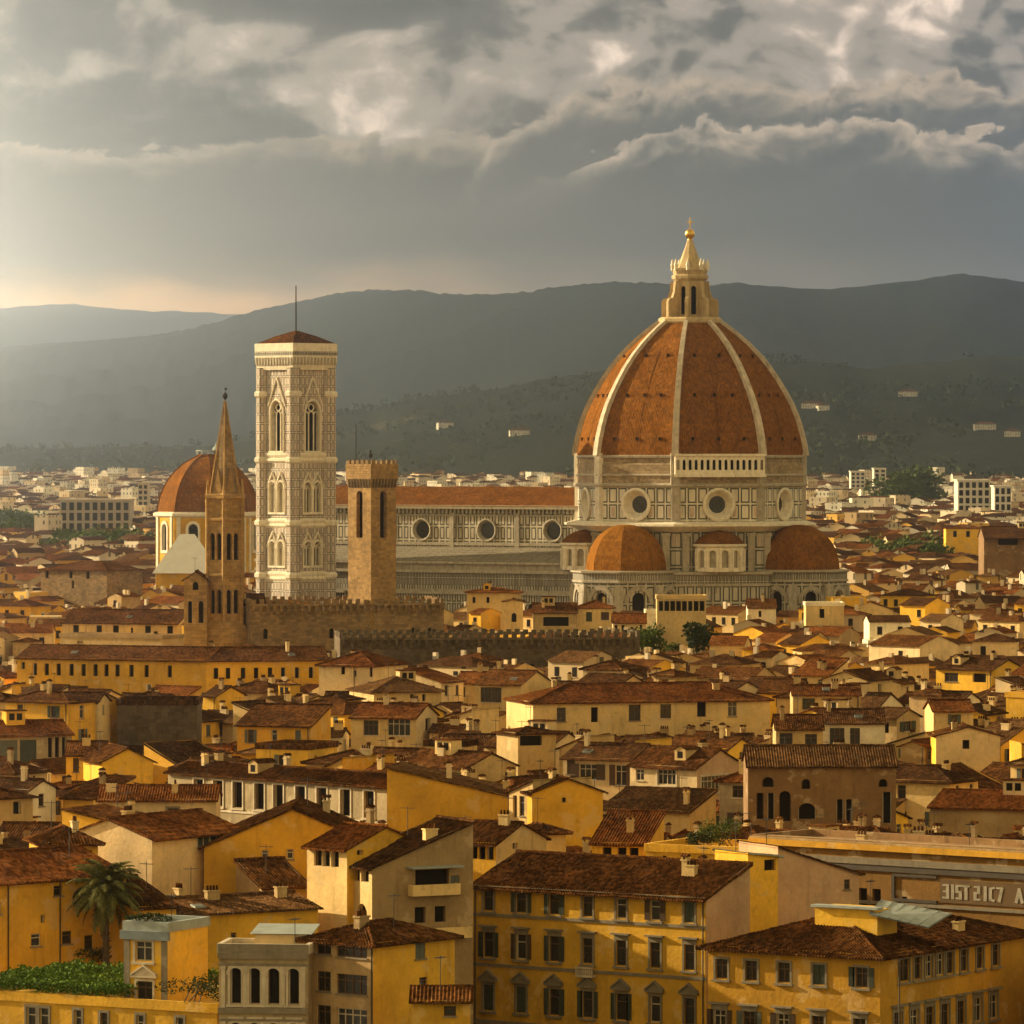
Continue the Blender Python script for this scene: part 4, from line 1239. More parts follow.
pr = [(RK - 0.4, 38.0), (15.3, 40.0), (14.7, 42.5), (13.7, 45.2), (12.2, 47.9), (10.2, 50.4), (7.7, 52.6), (5.2, 54.2), (3.2, 55.1)]
for k in range(8):
    for (r0, z0), (r1, z1) in zip(pr, pr[1:]):
        a0, b0 = octo(r0, z0, pk)[k], octo(r0, z0, pk)[(k + 1) % 8]; a1, b1 = octo(r1, z1, pk)[k], octo(r1, z1, pk)[(k + 1) % 8]
        s0, s1 = r0 * 0.3827, r1 * 0.3827
        b.face((a0, b0, b1, a1), 0, [(-s0, z0), (s0, z0), (s1, z1), (-s1, z1)])
b.loft([octo(3.2, 55.1, pk), octo(3.4, 55.2, pk), octo(3.4, 55.7, pk)], 0, False, True)
dsh = b.obj('dome_shell', DOME_T, chap)
for k in range(8):
    d = dirn(pk[k]); m2 = MB()
    for (r0, z0), (r1, z1) in zip(pr, pr[1:]): m2.tube(d * (r0 + 0.1) + UP * z0, d * (r1 + 0.1) + UP * z1, 0.22, 5)
    m2.obj('rib', DOME_B, dsh)
b = MB()
for i in range(12):
    q = dirn(30 * i) * 3.6; b.tube(q + UP * 55.6, q + UP * 56.7, 0.10, 4)
b.lathe([(3.7, 56.6), (3.8, 56.75), (3.7, 56.9)], 12)
b.lathe([(1.1, 55.6), (1.1, 57.0), (1.3, 57.2), (0.4, 58.2), (0.1, 59.4)], 8, (2.5, 0))
b.obj('balustrade', METAL, chap)

# crenellated palace walls in front of the cathedral
def battlemented(name, label, xl, yl, xr, yr, Z, D, m, mer=(1.0, 0.8, 1.1)):
    Yl, Yr = (EYE - Z) * F / (yl - HOR), (EYE - Z) * F / (yr - HOR)
    A, B = Vector(((xl - 512) * Yl / F, Yl, 0)), Vector(((xr - 512) * Yr / F, Yr, 0))
    mid = (A + B) / 2; ang = math.atan2((B - A).y, (B - A).x); W = (B - A).length
    r = empty(name, mid, ang)
    tag(r, label, 'palace wall')
    b = MB()
    hl = []
    u = 2.5
    while u < W - 3:
        if random.random() < 0.45: hl.append((u, u + 0.8, Z - 6.5, Z - 4.6, 1))
        u += 3.1
    b.wall((-W / 2, 0, 0), (1, 0, 0), (0, 1, 0), W, Z, hl, 0, 0, 0, 0.5)
    b.wall((-W / 2, 0.55, 0), (1, 0, 0), (0, 1, 0), W, Z - 0.5, [], 0, 1)
    b.wall((W / 2, 0, 0), (0, 1, 0), (-1, 0, 0), D, Z, [], 0, 0)
    b.wall((-W / 2, D, 0), (0, -1, 0), (1, 0, 0), D, Z, [], 0, 0)
    b.face(((-W / 2, 0, Z - 1.0), (W / 2, 0, Z - 1.0), (W / 2, D, Z - 1.0), (-W / 2, D, Z - 1.0)), 0)
    wl = b.obj('wall', [m, VOID], r)
    b = MB()
    merlons(b, [(-W / 2, 0), (W / 2, 0), (W / 2, D), (-W / 2, D), (-W / 2, 0)], Z, *mer, 0.5)
    b.obj('battlement', m, wl)
    b = MB()
    k = int(W / 1.3)
    for i in range(k):
        x = -W / 2 + (i + 0.3) * W / k
        b.face(((x, -0.45, Z - 1.3), (x + 0.5, -0.45, Z - 1.3), (x + 0.5, -0.45, Z - 0.4), (x, -0.45, Z - 0.4)))
        b.face(((x, 0, Z - 2.1), (x + 0.5, 0, Z - 2.1), (x + 0.5, -0.45, Z - 1.3), (x, -0.45, Z - 1.3)))
        b.face(((x, 0, Z - 2.1), (x, -0.45, Z - 1.3), (x, -0.45, Z - 0.4), (x, 0, Z - 0.4))); b.face(((x + 0.5, -0.45, Z - 1.3), (x + 0.5, 0, Z - 2.1), (x + 0.5, 0, Z - 0.4), (x + 0.5, -0.45, Z - 0.4)))
    b.face(((-W / 2, -0.45, Z - 0.4), (W / 2, -0.45, Z - 0.4), (W / 2, -0.45, Z - 0.02), (-W / 2, -0.45, Z - 0.02)))
    b.face(((-W / 2, -0.45, Z - 0.02), (W / 2, -0.45, Z - 0.02), (W / 2, 0, Z - 0.02), (-W / 2, 0, Z - 0.02)))
    b.obj('corbel_table', m, wl)
    return r, A, B, D


# ------------------------------------------------------------------ houses
rng = random.Random(11)
FOOT = []        # footprints (world corners), for keeping the rest of the town off them
VIS = []         # (Y, x0, y0, x1, y1): wall areas that are open to view in the photograph

def roof_patch(mb, p00, p10, p11, p01, step, corr, m=0, th=0.16, under=True):
    """one roof slope as a slightly sagging sheet; p00-p10 is the eave, p01-p11 the ridge"""
    p00, p10, p11, p01 = map(Vector, (p00, p10, p11, p01))
    L = max((p10 - p00).length, (p11 - p01).length); H = max((p01 - p00).length, (p11 - p10).length)
    su = 0.075 if corr else step
    nu = max(2, int(L / su)); nv = max(2, int(H / (0.42 if corr else step)))
    ax = (p10 - p00).normalized(); up = ((p01 + p11) / 2 - (p00 + p10) / 2); up = (up - ax * up.dot(ax)).normalized()
    rows = []
    for j in range(nv + 1):
        v = j / nv
        A, B = p00.lerp(p01, v), p10.lerp(p11, v)
        row = []
        for i in range(nu + 1):
            p = A.lerp(B, i / nu)
            uu, vv = (p - p00).dot(ax), (p - p00).dot(up)
            s = mnoise.noise(Vector((p.x * 0.35 + mb.seed, p.y * 0.35, mb.seed))) * 0.09 + mnoise.noise(Vector((p.x * 1.1, p.y * 1.1 + mb.seed, 3.0))) * 0.035
            if corr:
                s += 0.05 * math.cos(uu / 0.30 * 2 * math.pi) + 0.03 * ((j + 1) % 2) + mnoise.noise(Vector((p.x * 3.1, p.y * 3.1, mb.seed))) * 0.03
            row.append((p + Vector((0, 0, s)), (uu, vv)))
        rows.append(row)
    flip = (p10 - p00).cross(p01 - p00 if (p01 - p00).length > 0.01 else p11 - p00).z < 0
    for j in range(nv):
        for i in range(nu):
            q = [rows[j][i], rows[j][i + 1], rows[j + 1][i + 1], rows[j + 1][i]]
            if (q[2][0] - q[3][0]).length < 1e-4: q = q[:3]
            if flip: q = q[::-1]
            mb.face([a for a, _ in q], m, [b for _, b in q])
    d = Vector((0, 0, -th))
    edge = [r[0] for r in rows[0]], [r[0][0] for r in rows], [r[-1][0] for r in rows]
    for e, fl in ((edge[0], False), (edge[1], True), (edge[2], False)):
        for a, b in zip(e, e[1:]):
            pa, pb = (a[0], b[0]) if isinstance(a, tuple) else (a, b)
            q = (pa + d, pb + d, pb, pa)
            mb.face(q[::-1] if (fl != flip) else q, 1 if False else m)
    if under:
        q = (p01 + d, p11 + d, p10 + d, p00 + d)
        if (p01 - p11).length < 1e-3: q = (p01 + d, p10 + d, p00 + d)
        mb.face(q[::-1] if flip else q, m)

def roof_mesh(W, D, Z, kind, pitch, oh, og, tile, near, parent, seed, sub=None):
    """returns (object, ridge height function)"""
    mb = MB(); mb.seed = seed
    corr = near == 2
    step = 0.7 if near >= 1 else 2.2
    tp = math.tan(R(pitch))
    x0, x1 = -W / 2, W / 2
    caps = []
    zf = lambda x, y: Z
    if kind == 'gable':
        ze, zr, ym = Z - oh * tp, Z + D / 2 * tp, D / 2
        roof_patch(mb, (x0 - og, -oh, ze), (x1 + og, -oh, ze), (x1 + og, ym, zr), (x0 - og, ym, zr), step, corr)
        roof_patch(mb, (x1 + og, D + oh, ze), (x0 - og, D + oh, ze), (x0 - og, ym, zr), (x1 + og, ym, zr), max(step, 1.5), False)
        caps = [((x0 - og, ym, zr), (x1 + og, ym, zr))]
        zf = lambda x, y: Z + min(y, D - y) * tp
    elif kind == 'gabley':
        ze, zr = Z - oh * tp, Z + W / 2 * tp
        roof_patch(mb, (x0 - oh, D + og, ze), (x0 - oh, -og, ze), (0, -og, zr), (0, D + og, zr), step, corr)
        roof_patch(mb, (x1 + oh, -og, ze), (x1 + oh, D + og, ze), (0, D + og, zr), (0, -og, zr), step, corr)
        caps = [((0, -og, zr), (0, D + og, zr))]
        zf = lambda x, y: Z + min(x - x0, x1 - x) * tp
    elif kind == 'hip':
        ze = Z - oh * tp
        a, b, c, d = (x0 - oh, -oh, ze), (x1 + oh, -oh, ze), (x1 + oh, D + oh, ze), (x0 - oh, D + oh, ze)
        if W >= D:
            zr = Z + D / 2 * tp; k = D / 2
            r0, r1 = (x0 + k, D / 2, zr), (x1 - k, D / 2, zr)
            roof_patch(mb, a, b, r1, r0, step, corr); roof_patch(mb, c, d, r0, r1, max(step, 1.5), False)
            roof_patch(mb, b, c, r1, r1, step, corr); roof_patch(mb, d, a, r0, r0, step, corr)
            caps = [(r0, r1), (a, r0), (b, r1)]
        else:
            zr = Z + W / 2 * tp; k = W / 2
            r0, r1 = (0, k, zr), (0, D - k, zr)
            roof_patch(mb, a, b, r0, r0, step, corr); roof_patch(mb, b, c, r1, r0, step, corr)
            roof_patch(mb, c, d, r1, r1, max(step, 1.5), False); roof_patch(mb, d, a, r0, r1, step, corr)
            caps = [(r0, r1), (a, r0), (b, r0)]
        zf = lambda x, y: Z + min(y, D - y, x - x0, x1 - x) * tp
    elif kind == 'shed':
        ze, zr = Z - oh * tp, Z + D * tp
        roof_patch(mb, (x0 - og, -oh, ze), (x1 + og, -oh, ze), (x1 + og, D + 0.15, zr), (x0 - og, D + 0.15, zr), step, corr)
        caps = [((x0 - og, D, zr), (x1 + og, D, zr))]
        zf = lambda x, y: Z + y * tp
    elif kind == 'shedl':      # high at the left end
        ze, zr = Z - oh * tp, Z + W * tp
        roof_patch(mb, (x1 + oh, -og, ze), (x1 + oh, D + og, ze), (x0 - 0.1, D + og, zr), (x0 - 0.1, -og, zr), step, corr)
        zf = lambda x, y: Z + (x1 - x) * tp
    elif kind == 'shedr':
        ze, zr = Z - oh * tp, Z + W * tp
        roof_patch(mb, (x0 - oh, D + og, ze), (x0 - oh, -og, ze), (x1 + 0.1, -og, zr), (x1 + 0.1, D + og, zr), step, corr)
        zf = lambda x, y: Z + (x - x0) * tp
    else:                      # flat terrace behind a parapet
        mb.box(x0 - 0.15, x1 + 0.15, -0.15, 0.25, Z - 0.02, Z + 0.75); mb.box(x0 - 0.15, x1 + 0.15, D - 0.25, D + 0.15, Z - 0.02, Z + 0.75)
        mb.box(x0 - 0.15, x0 + 0.25, 0.25, D - 0.25, Z - 0.02, Z + 0.75); mb.box(x1 - 0.25, x1 + 0.15, 0.25, D - 0.25, Z - 0.02, Z + 0.75)
        mb.face(((x0, 0, Z + 0.1), (x1, 0, Z + 0.1), (x1, D, Z + 0.1), (x0, D, Z + 0.1)))
    if near:
        for a, b in caps:
            A, B = Vector(a), Vector(b)
            k = max(1, int((B - A).length / 0.9))
            for i in range(k):
                mb.tube(A.lerp(B, i / k) + Vector((0, 0, 0.04 + rng.uniform(-.02, .03))), A.lerp(B, (i + 1.04) / k) + Vector((0, 0, 0.04)), 0.16, 5, 0, 0.13)
    o = mb.obj('roof', [tile], parent)
    return o, zf

WIN_CACHE = {}
def window_mesh(kind, w, h, near, wood):
    w, h = round(w, 1), round(h, 1)
    key = (kind, w, h, near, wood)
    if key in WIN_CACHE: return WIN_CACHE[key]
    mb = MB()
    y = 0.2
    mats = [GLASS, WOODP if wood == 1 else WOOD, SHUT[wood % 3], VOID]
    if kind == 'void':
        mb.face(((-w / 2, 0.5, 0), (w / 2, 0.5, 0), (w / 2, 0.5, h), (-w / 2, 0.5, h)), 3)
        for x in (-w / 2 + 0.05, w / 2 - 0.05): mb.box(x - 0.05, x + 0.05, 0.24, 0.34, 0, h, 1)
    elif kind == 'shut':
        for s in (-1, 1):
            x0, x1 = (-w / 2, -0.02) if s < 0 else (0.02, w / 2)
            mb.box(x0, x1, 0.05, 0.10, 0.02, h - 0.02, 2)
        mb.face(((-w / 2, 0.12, 0), (w / 2, 0.12, 0), (w / 2, 0.12, h), (-w / 2, 0.12, h)), 3)
    else:
        mb.face(((-w / 2, y, 0), (w / 2, y, 0), (w / 2, y, h), (-w / 2, y, h)), 0)
        b = 0.09
        n = max(1, int(round(w / 0.75)))
        xs = [-w / 2 + w * i / n for i in range(n + 1)]
        for x in xs:
            c = min(max(x, -w / 2 + b / 2), w / 2 - b / 2)
            mb.box(c - b / 2, c + b / 2, y - 0.07, y - 0.005, 0, h, 1)
        for z in (b / 2, h * 0.68, h - b / 2): mb.box(-w / 2, w / 2, y - 0.06, y - 0.007, z - b / 2, z + b / 2, 1)
    me = bpy.data.meshes.new('window')
    me.from_pydata(mb.v, [], mb.f)
    for m in mats: me.materials.append(m)
    me.polygons.foreach_set('material_index', mb.m)
    ul = me.uv_layers.new(name='UVMap'); ul.data.foreach_set('uv', [c for t in mb.uv for c in t])
    WIN_CACHE[key] = me
    return me

SUB_CACHE = {}
def sub_mesh(name, key, build, mats):
    if key in SUB_CACHE: return SUB_CACHE[key]
    mb = MB(); build(mb)
    me = bpy.data.meshes.new(name)
    me.from_pydata(mb.v, [], mb.f)
    for m in mats: me.materials.append(m)
    me.polygons.foreach_set('material_index', mb.m)
    ul = me.uv_layers.new(name='UVMap'); ul.data.foreach_set('uv', [c for t in mb.uv for c in t])
    SUB_CACHE[key] = me
    return me

def surround(mb, w, h, style):
    f, p = 0.2, 0.10
    mb.box(-w / 2 - f, -w / 2, -p, -0.003, -0.1, h + f); mb.box(w / 2, w / 2 + f, -p, -0.003, -0.1, h + f); mb.box(-w / 2, w / 2, -p, -0.003, h, h + f)
    mb.box(-w / 2 - f - 0.12, w / 2 + f + 0.12, -p - 0.15, -0.002, -0.28, -0.1)
    if style == 'hood':
        mb.box(-w / 2 - f, w / 2 + f, -p * 0.7, -0.003, h + f, h + f + 0.28)
        mb.box(-w / 2 - f - 0.22, w / 2 + f + 0.22, -p - 0.28, -0.002, h + f + 0.28, h + f + 0.44)
    if style == 'pediment':
        a = w / 2 + f + 0.25; z = h + f + 0.1
        mb.box(-a, a, -p - 0.22, -0.002, z, z + 0.15)
        t = z + 0.15
        A, B, C_ = (-a, t), (a, t), (0, t + 0.75)
        mb.face([(u, -p - 0.08, q) for u, q in (A, B, C_)])
        for (u0, z0), (u1, z1) in ((A, C_), (C_, B)):
            for d0, d1 in ((-p - 0.25, 0.0),):
                mb.face(((u0, d0, z0), (u1, d0, z1), (u1, d0, z1 + 0.17), (u0, d0, z0 + 0.17)))
                mb.face(((u0, d0, z0 + 0.17), (u1, d0, z1 + 0.17), (u1, d1, z1 + 0.17), (u0, d1, z0 + 0.17)))
                mb.face(((u0, d1, z0), (u1, d1, z1), (u1, d0, z1), (u0, d0, z0)))

def chimney_mesh(v):
    def b(mb):
        w, d, h = ((0.34, 0.26, 1.0), (0.5, 0.28, 0.8), (0.62, 0.3, 0.7), (0.27, 0.27, 1.25))[v]
        mb.box(-w, w, -d, d, -0.8, h, 0)
        mb.box(-w - 0.08, w + 0.08, -d - 0.08, d + 0.08, h, h + 0.12, 0)
        if v in (1, 2):
            n = 2 + v
            for i in range(n):
                x = -w * 0.75 + i * 1.5 * w / (n - 1)
                mb.lathe([(0.14, h + 0.12), (0.11, h + 0.55)], 6, (x, 0), 1)
        else:
            for s in (-1, 1):
                mb.box(s * w * 0.8 - 0.06, s * w * 0.8 + 0.06, -d, d, h + 0.12, h + 0.4, 0)
            mb.face(((-w - 0.12, -d - 0.12, h + 0.4), (w + 0.12, -d - 0.12, h + 0.4), (w + 0.12, 0, h + 0.68), (-w - 0.12, 0, h + 0.68)), 1)
            mb.face(((w + 0.12, d + 0.12, h + 0.4), (-w - 0.12, d + 0.12, h + 0.4), (-w - 0.12, 0, h + 0.68), (w + 0.12, 0, h + 0.68)), 1)
            for s in (-1, 1): mb.face(((s * (w + 0.12), -d - 0.12, h + 0.4), (s * (w + 0.12), d + 0.12, h + 0.4), (s * (w + 0.12), 0, h + 0.68)), 1)
    return b

def antenna_build(mb):
    mb.tube((0, 0, -0.6), (0, 0, 2.8), 0.035, 4)
    mb.tube((-0.1, -0.7, 2.6), (0.1, 0.7, 2.6), 0.025, 4)
    for i in range(6):
        y = -0.6 + i * 0.24
        mb.tube((-0.35, y, 2.6), (0.35, y, 2.6), 0.018, 3)

SIDES = lambda W, D: {'f': ((-W / 2, 0, 0), (1, 0, 0), (0, 1, 0), W), 'r': ((W / 2, 0, 0), (0, 1, 0), (-1, 0, 0), D), 'l': ((-W / 2, D, 0), (0, -1, 0), (1, 0, 0), D), 'b': ((W / 2, D, 0), (-1, 0, 0), (0, -1, 0), W)}

def house_w(label, loc, rot, W, D, Z, roof='gable', wall='ochre', side=None, tile='brown', pitch=19, wins=(), oh=0.55, og=0.25, near=1, chim=1, ant=1, group=None, cat='house', name='house', zbase=0.0, seed=None, trim=None, strings=(), pipes=(), wood=None, wing=None):
    root = empty(name, loc, rot)
    tag(root, label, cat, group)
    S = SIDES(W, D)
    tp = math.tan(R(pitch))
    wm = WALL[wall]; sm = WALL[side or wall]
    mb = MB()
    tops = {}
    Zs = {'f': Z, 'r': Z, 'l': Z, 'b': Z}
    if roof == 'gable':
        tops['r'] = [(0, Z), (D, Z), (D / 2, Z + D / 2 * tp)]; tops['l'] = tops['r']
    elif roof == 'gabley':
        tops['f'] = [(0, Z), (W, Z), (W / 2, Z + W / 2 * tp)]; tops['b'] = tops['f']
    elif roof == 'shed':
        tops['r'] = [(0, Z), (D, Z), (D, Z + D * tp)]; tops['l'] = [(0, Z), (D, Z), (0, Z + D * tp)]; Zs['b'] = Z + D * tp
    elif roof == 'shedl':
        tops['f'] = [(0, Z), (W, Z), (0, Z + W * tp)]; tops['b'] = [(0, Z), (W, Z), (W, Z + W * tp)]; Zs['l'] = Z + W * tp
    elif roof == 'shedr':
        tops['f'] = [(0, Z), (W, Z), (W, Z + W * tp)]; tops['b'] = [(0, Z), (W, Z), (0, Z + W * tp)]; Zs['r'] = Z + W * tp
    holes = {k: [] for k in S}
    for wi in wins:
        sd_, u, z0, w, h, kind = wi[:6]
        ar = 1 if kind.startswith('arch') else 0
        holes[sd_].append((u - w / 2, u + w / 2, z0, z0 + h, ar))
    def clean(hs):           # grid walls need openings that do not overlap
        out = []
        for h in hs:
            if all(h[1] <= q[0] or h[0] >= q[1] or h[3] <= q[2] or h[2] >= q[3] for q in out): out.append(h)
        return out
    for k, (o, ud, ind, L) in S.items():
        hs = clean(holes[k])
        if k == 'b' and near < 2: hs = []
        mb.wall(o, ud, ind, L, Zs[k], hs, zbase, 0 if k in 'fb' else 1, None, 0.55, tops.get(k))
    mb.obj('wall', [wm, sm], root)
    sd = seed if seed is not None else rng.uniform(0, 60)
    ro, zf = roof_mesh(W, D, Z, roof, pitch, oh, og, TILE[tile] if tile in TILE else WALL[tile] if tile in WALL else tile, near, root, sd)
    for wi in wins:
        sd_, u, z0, w, h, kind = wi[:6]
        o, ud, ind, L = S[sd_]
        if not (0.02 < u - w / 2 and u + w / 2 < L - 0.02 and z0 > zbase + 0.02 and z0 + h < Zs[sd_] - 0.02): continue
        base = kind.split('_')[-1] if '_' in kind else kind
        style = kind.split('_')[0] if '_' in kind else None
        if base in ('arch',): base = 'void'
        if base == 'mix': base = rng.choice(('plain', 'plain', 'shut', 'open', 'open') if style else ('plain', 'plain', 'shut', 'void', 'open'))
        wd = (wood if rng.random() < 0.7 else rng.choice((0, 1, 2))) if wood is not None else rng.choice((0, 0, 1, 2))
        p = Vector(o) + Vector(ud) * u + Vector((0, 0, z0))
        wo = link('window', window_mesh('plain' if base == 'open' else base, w, h, near, wd), root, p, math.atan2(ud[1], ud[0]))
        if style in ('frame', 'hood', 'pediment', 'archf'):
            st = style
            link('window_surround', sub_mesh('window_surround', ('sur', st, round(w, 1), round(h, 1)), lambda b: surround(b, round(w, 1), round(h, 1), st), [trim or PIETRA]), wo)
        elif near >= 1 and base in ('plain', 'shut', 'open'):
            link('sill', sub_mesh('sill', ('sill', round(w, 1)), lambda b: b.box(-round(w, 1) / 2 - 0.12, round(w, 1) / 2 + 0.12, -0.14, -0.003, -0.12, 0.0), [TRIM if near < 2 else PIETRA]), wo)
        if base == 'open' and near >= 1:
            for s in (-1, 1):
                link('shutter', sub_mesh('shutter', ('shut', round(w, 1), round(h, 1), wd % 3), lambda b: b.box(-round(w, 1) / 4, round(w, 1) / 4, -0.10, -0.05, 0, round(h, 1)), [SHUT[wd % 3]]), wo, (s * w * 0.76, 0, 0))
    for i in range(chim):
        v = rng.randrange(4)
        x, y = rng.uniform(-W / 2 + 0.8, W / 2 - 0.8), rng.uniform(D * 0.25, D * 0.8)
        cw = rng.choice(('beige', 'cream', 'tan', 'pale'))
        link('chimney', sub_mesh('chimney', ('chim', v, cw), chimney_mesh(v), [WALL[cw], TILE['brown']]), ro, (x, y, zf(x, y)), rng.choice((0, math.pi / 2)))
    if near >= 1 and roof in ('gable', 'hip', 'gabley') and W > 8 and rng.random() < 0.6:
        v = rng.randrange(2)
        x, y = (rng.uniform(-W * 0.3, W * 0.3), D * rng.uniform(0.16, 0.26)) if roof != 'gabley' else (W * 0.25 * rng.choice((-1, 1)), rng.uniform(1, D - 1))
        if rng.random() < 0.3:
            def altana(b):
                b.box(-1.3, 1.3, -0.9, 1.1, -1.2, 1.5, 0)
                b.box(-1.5, 1.5, -1.2, 1.3, 1.5, 1.66, 1)
                b.box(-0.9, -0.15, -0.93, -0.905, 0.3, 1.2, 2); b.box(0.15, 0.9, -0.93, -0.905, 0.3, 1.2, 2)
            cw = rng.choice(('cream', 'ochre', 'pale'))
            link('roof_room', sub_mesh('roof_room', ('alt', cw), altana, [WALL[cw], TILE['brown'], VOID]), ro, (x * 0.5, D * 0.45, zf(x * 0.5, D * 0.45)), 0)
        elif v == 0:
            link('skylight', sub_mesh('skylight', ('sky', round(pitch)), lambda b: (b.box(-0.55, 0.55, -0.45, 0.45, -0.1, 0.16, 0), b.box(-0.48, 0.48, -0.38, 0.38, 0.161, 0.18, 1)), [METAL, GLASS]), ro, (x, y, zf(x, y)), 0).rotation_euler = (R(pitch) if roof != 'gabley' else 0, 0 if roof != 'gabley' else (R(-pitch) if x < 0 else R(pitch)), 0)
        else:
            def dorm(b):
                b.box(-0.8, 0.8, -0.3, 2.2, -0.8, 1.1, 0)
                b.face(((-1.0, -0.5, 1.1), (0, -0.5, 1.6), (0, 2.6, 1.6), (-1.0, 2.6, 1.1)), 1); b.face(((0, -0.5, 1.6), (1.0, -0.5, 1.1), (1.0, 2.6, 1.1), (0, 2.6, 1.6)), 1)
                b.face(((-0.8, -0.3, 1.1), (0.8, -0.3, 1.1), (0, -0.3, 1.55)), 0)
                b.face(((-0.4, -0.31, 0.1), (0.4, -0.31, 0.1), (0.4, -0.31, 0.9), (-0.4, -0.31, 0.9)), 2)
            cw = rng.choice(('cream', 'ochre', 'beige'))
            link('dormer', sub_mesh('dormer', ('dorm', cw, tile if isinstance(tile, str) else 'm'), dorm, [WALL[cw], TILE.get(tile, TILE['brown']) if isinstance(tile, str) else tile, VOID]), ro, (x, y, zf(x, y)), 0)
    if wing:
        ww, wd_, wz, wx = wing
        wr_ = empty('wing', (wx, -wd_, 0)); wr_.parent = root
        q = MB()
        for k, (o, ud, ind, L) in SIDES(ww, wd_).items():
            if k == 'b': continue
            hs = [(L * (i + .5) / 3 - .45, L * (i + .5) / 3 + .45, wz - 2.4, wz - 0.9) for i in range(3)] if L > 4.5 and k == 'f' else []
            q.wall(o, ud, ind, L, wz, hs, 0, 0, None, 0.5, {'l': [(0, wz), (L, wz), (0, wz + wd_ * 0.3)], 'r': [(0, wz), (L, wz), (L, wz + wd_ * 0.3)]}.get(k))
            for h_ in hs: q.box((h_[0] - ww / 2), (h_[1] - ww / 2), 0.45, 0.5, h_[2], h_[3], 1)
        q.obj('wing_wall', [WALL[rng.choice((wall, wall, 'cream', 'ochre', 'beige'))], VOID], wr_)
        q = MB(); q.seed = sd + 5
        roof_patch(q, (-ww / 2 - .25, -.4, wz - .12), (ww / 2 + .25, -.4, wz - .12), (ww / 2 + .25, wd_ - 0.01, wz + wd_ * .3), (-ww / 2 - .25, wd_ - 0.01, wz + wd_ * .3), 0.8, near == 2)
        q.obj('wing_roof', [TILE[rng.choice(('brown', 'red', 'dusty', 'dark'))]], wr_)
    for i in range(ant):
        x, y = rng.uniform(-W / 2 + 0.8, W / 2 - 0.8), rng.uniform(D * 0.3, D * 0.7)
        link('antenna', sub_mesh('antenna', ('ant',), antenna_build, [IRON]), ro, (x, y, zf(x, y)), rng.uniform(0, 3))
    for z in strings:          # stone courses across the front
        b = MB(); b.box(-W / 2 - 0.05, W / 2 + 0.05, -0.12, -0.002, z - 0.14, z + 0.14); b.obj('string_course', trim or PIETRA, root)
    for sd_, u in pipes:
        o, ud, ind, L = S[sd_]
        p = Vector(o) + Vector(ud) * u - Vector(ind) * 0.1
        b = MB(); b.tube(p + Vector((0, 0, zbase + 0.2)), p + Vector((0, 0, Z - 0.3)), 0.07, 5); b.obj('drainpipe', LEAD, root)
    M = Matrix.Translation(loc) @ Matrix.Rotation(rot, 4, 'Z')
    FOOT.append([tuple((M @ Vector(c))[:2]) for c in ((-W / 2, 0, 0), (W / 2, 0, 0), (W / 2, D, 0), (-W / 2, D, 0))])
    return root

def corners(px):
    xl, yl, xr, yr, Z = px
    Yl, Yr = (EYE - Z) * F / (yl - HOR), (EYE - Z) * F / (yr - HOR)
    A, B = Vector(((xl - 512) * Yl / F, Yl, 0)), Vector(((xr - 512) * Yr / F, Yr, 0))
    return A, B

HAND = []
WALL['sign'] = stucco('grimy_amber_stucco', (0.20, 0.10, 0.018), 1.0)  # grimy amber; shade put into the base colour, as sun strikes this front
WALL['brown_w'] = WALL['brown']
WHITEROOF = flat('white_canvas_roof', (0.86, 0.83, 0.78), 0.1, 0.4)
def house(label, px, D, rows=(), srows=(), lrows=(), yb=None, **kw):
    """px = (left x, left eave y, right x, right eave y) as seen from the terrace, and the eave height in metres"""
    xl, yl, xr, yr, Z = px
    A, B = corners(px)
    mid = (A + B) / 2; ang = math.atan2((B - A).y, (B - A).x); W = (B - A).length
    s = F / mid.y
    wins = []
    def put(side, r, f0, f1, L, cosv):
        xs, d1, d2, wpx, kind = r
        for x in xs:
            u = (x - f0) / (f1 - f0) * L
            w = max(0.35, wpx / s / max(0.35, cosv)); h = (d2 - d1) / s
            wins.append((side, u, Z - d2 / s, w, h, kind))
    for r in rows: put('f', r, xl, xr, W, math.cos(ang))
    dd = Vector((-math.sin(ang), math.cos(ang), 0))
    if srows:
        C_ = B + dd * D; xb = proj((C_.x, C_.y, Z))[0]
        for r in srows: put('r', r, xr, xb, D, abs((xb - xr) / s / D))
    if lrows:
        C_ = A + dd * D; xb = proj((C_.x, C_.y, Z))[0]
        for r in lrows: put('l', r, xb, xl, D, abs((xb - xl) / s / D))
    near = kw.pop('near', 2 if mid.y < 640 else 1)
    o = house_w(label, (mid.x, mid.y, 0), ang, W, D, Z, wins=wins, near=near, **kw)
    if yb is not None: VIS.append((mid.y, min(xl, xr), min(yl, yr), max(xl, xr), yb))
    HAND.append((label, (xl + xr) / 2, (yl + yr) / 2))
    return o, A, B, ang, W

def rowx(a, b, n): return [a + (b - a) * i / (n - 1) for i in range(n)]

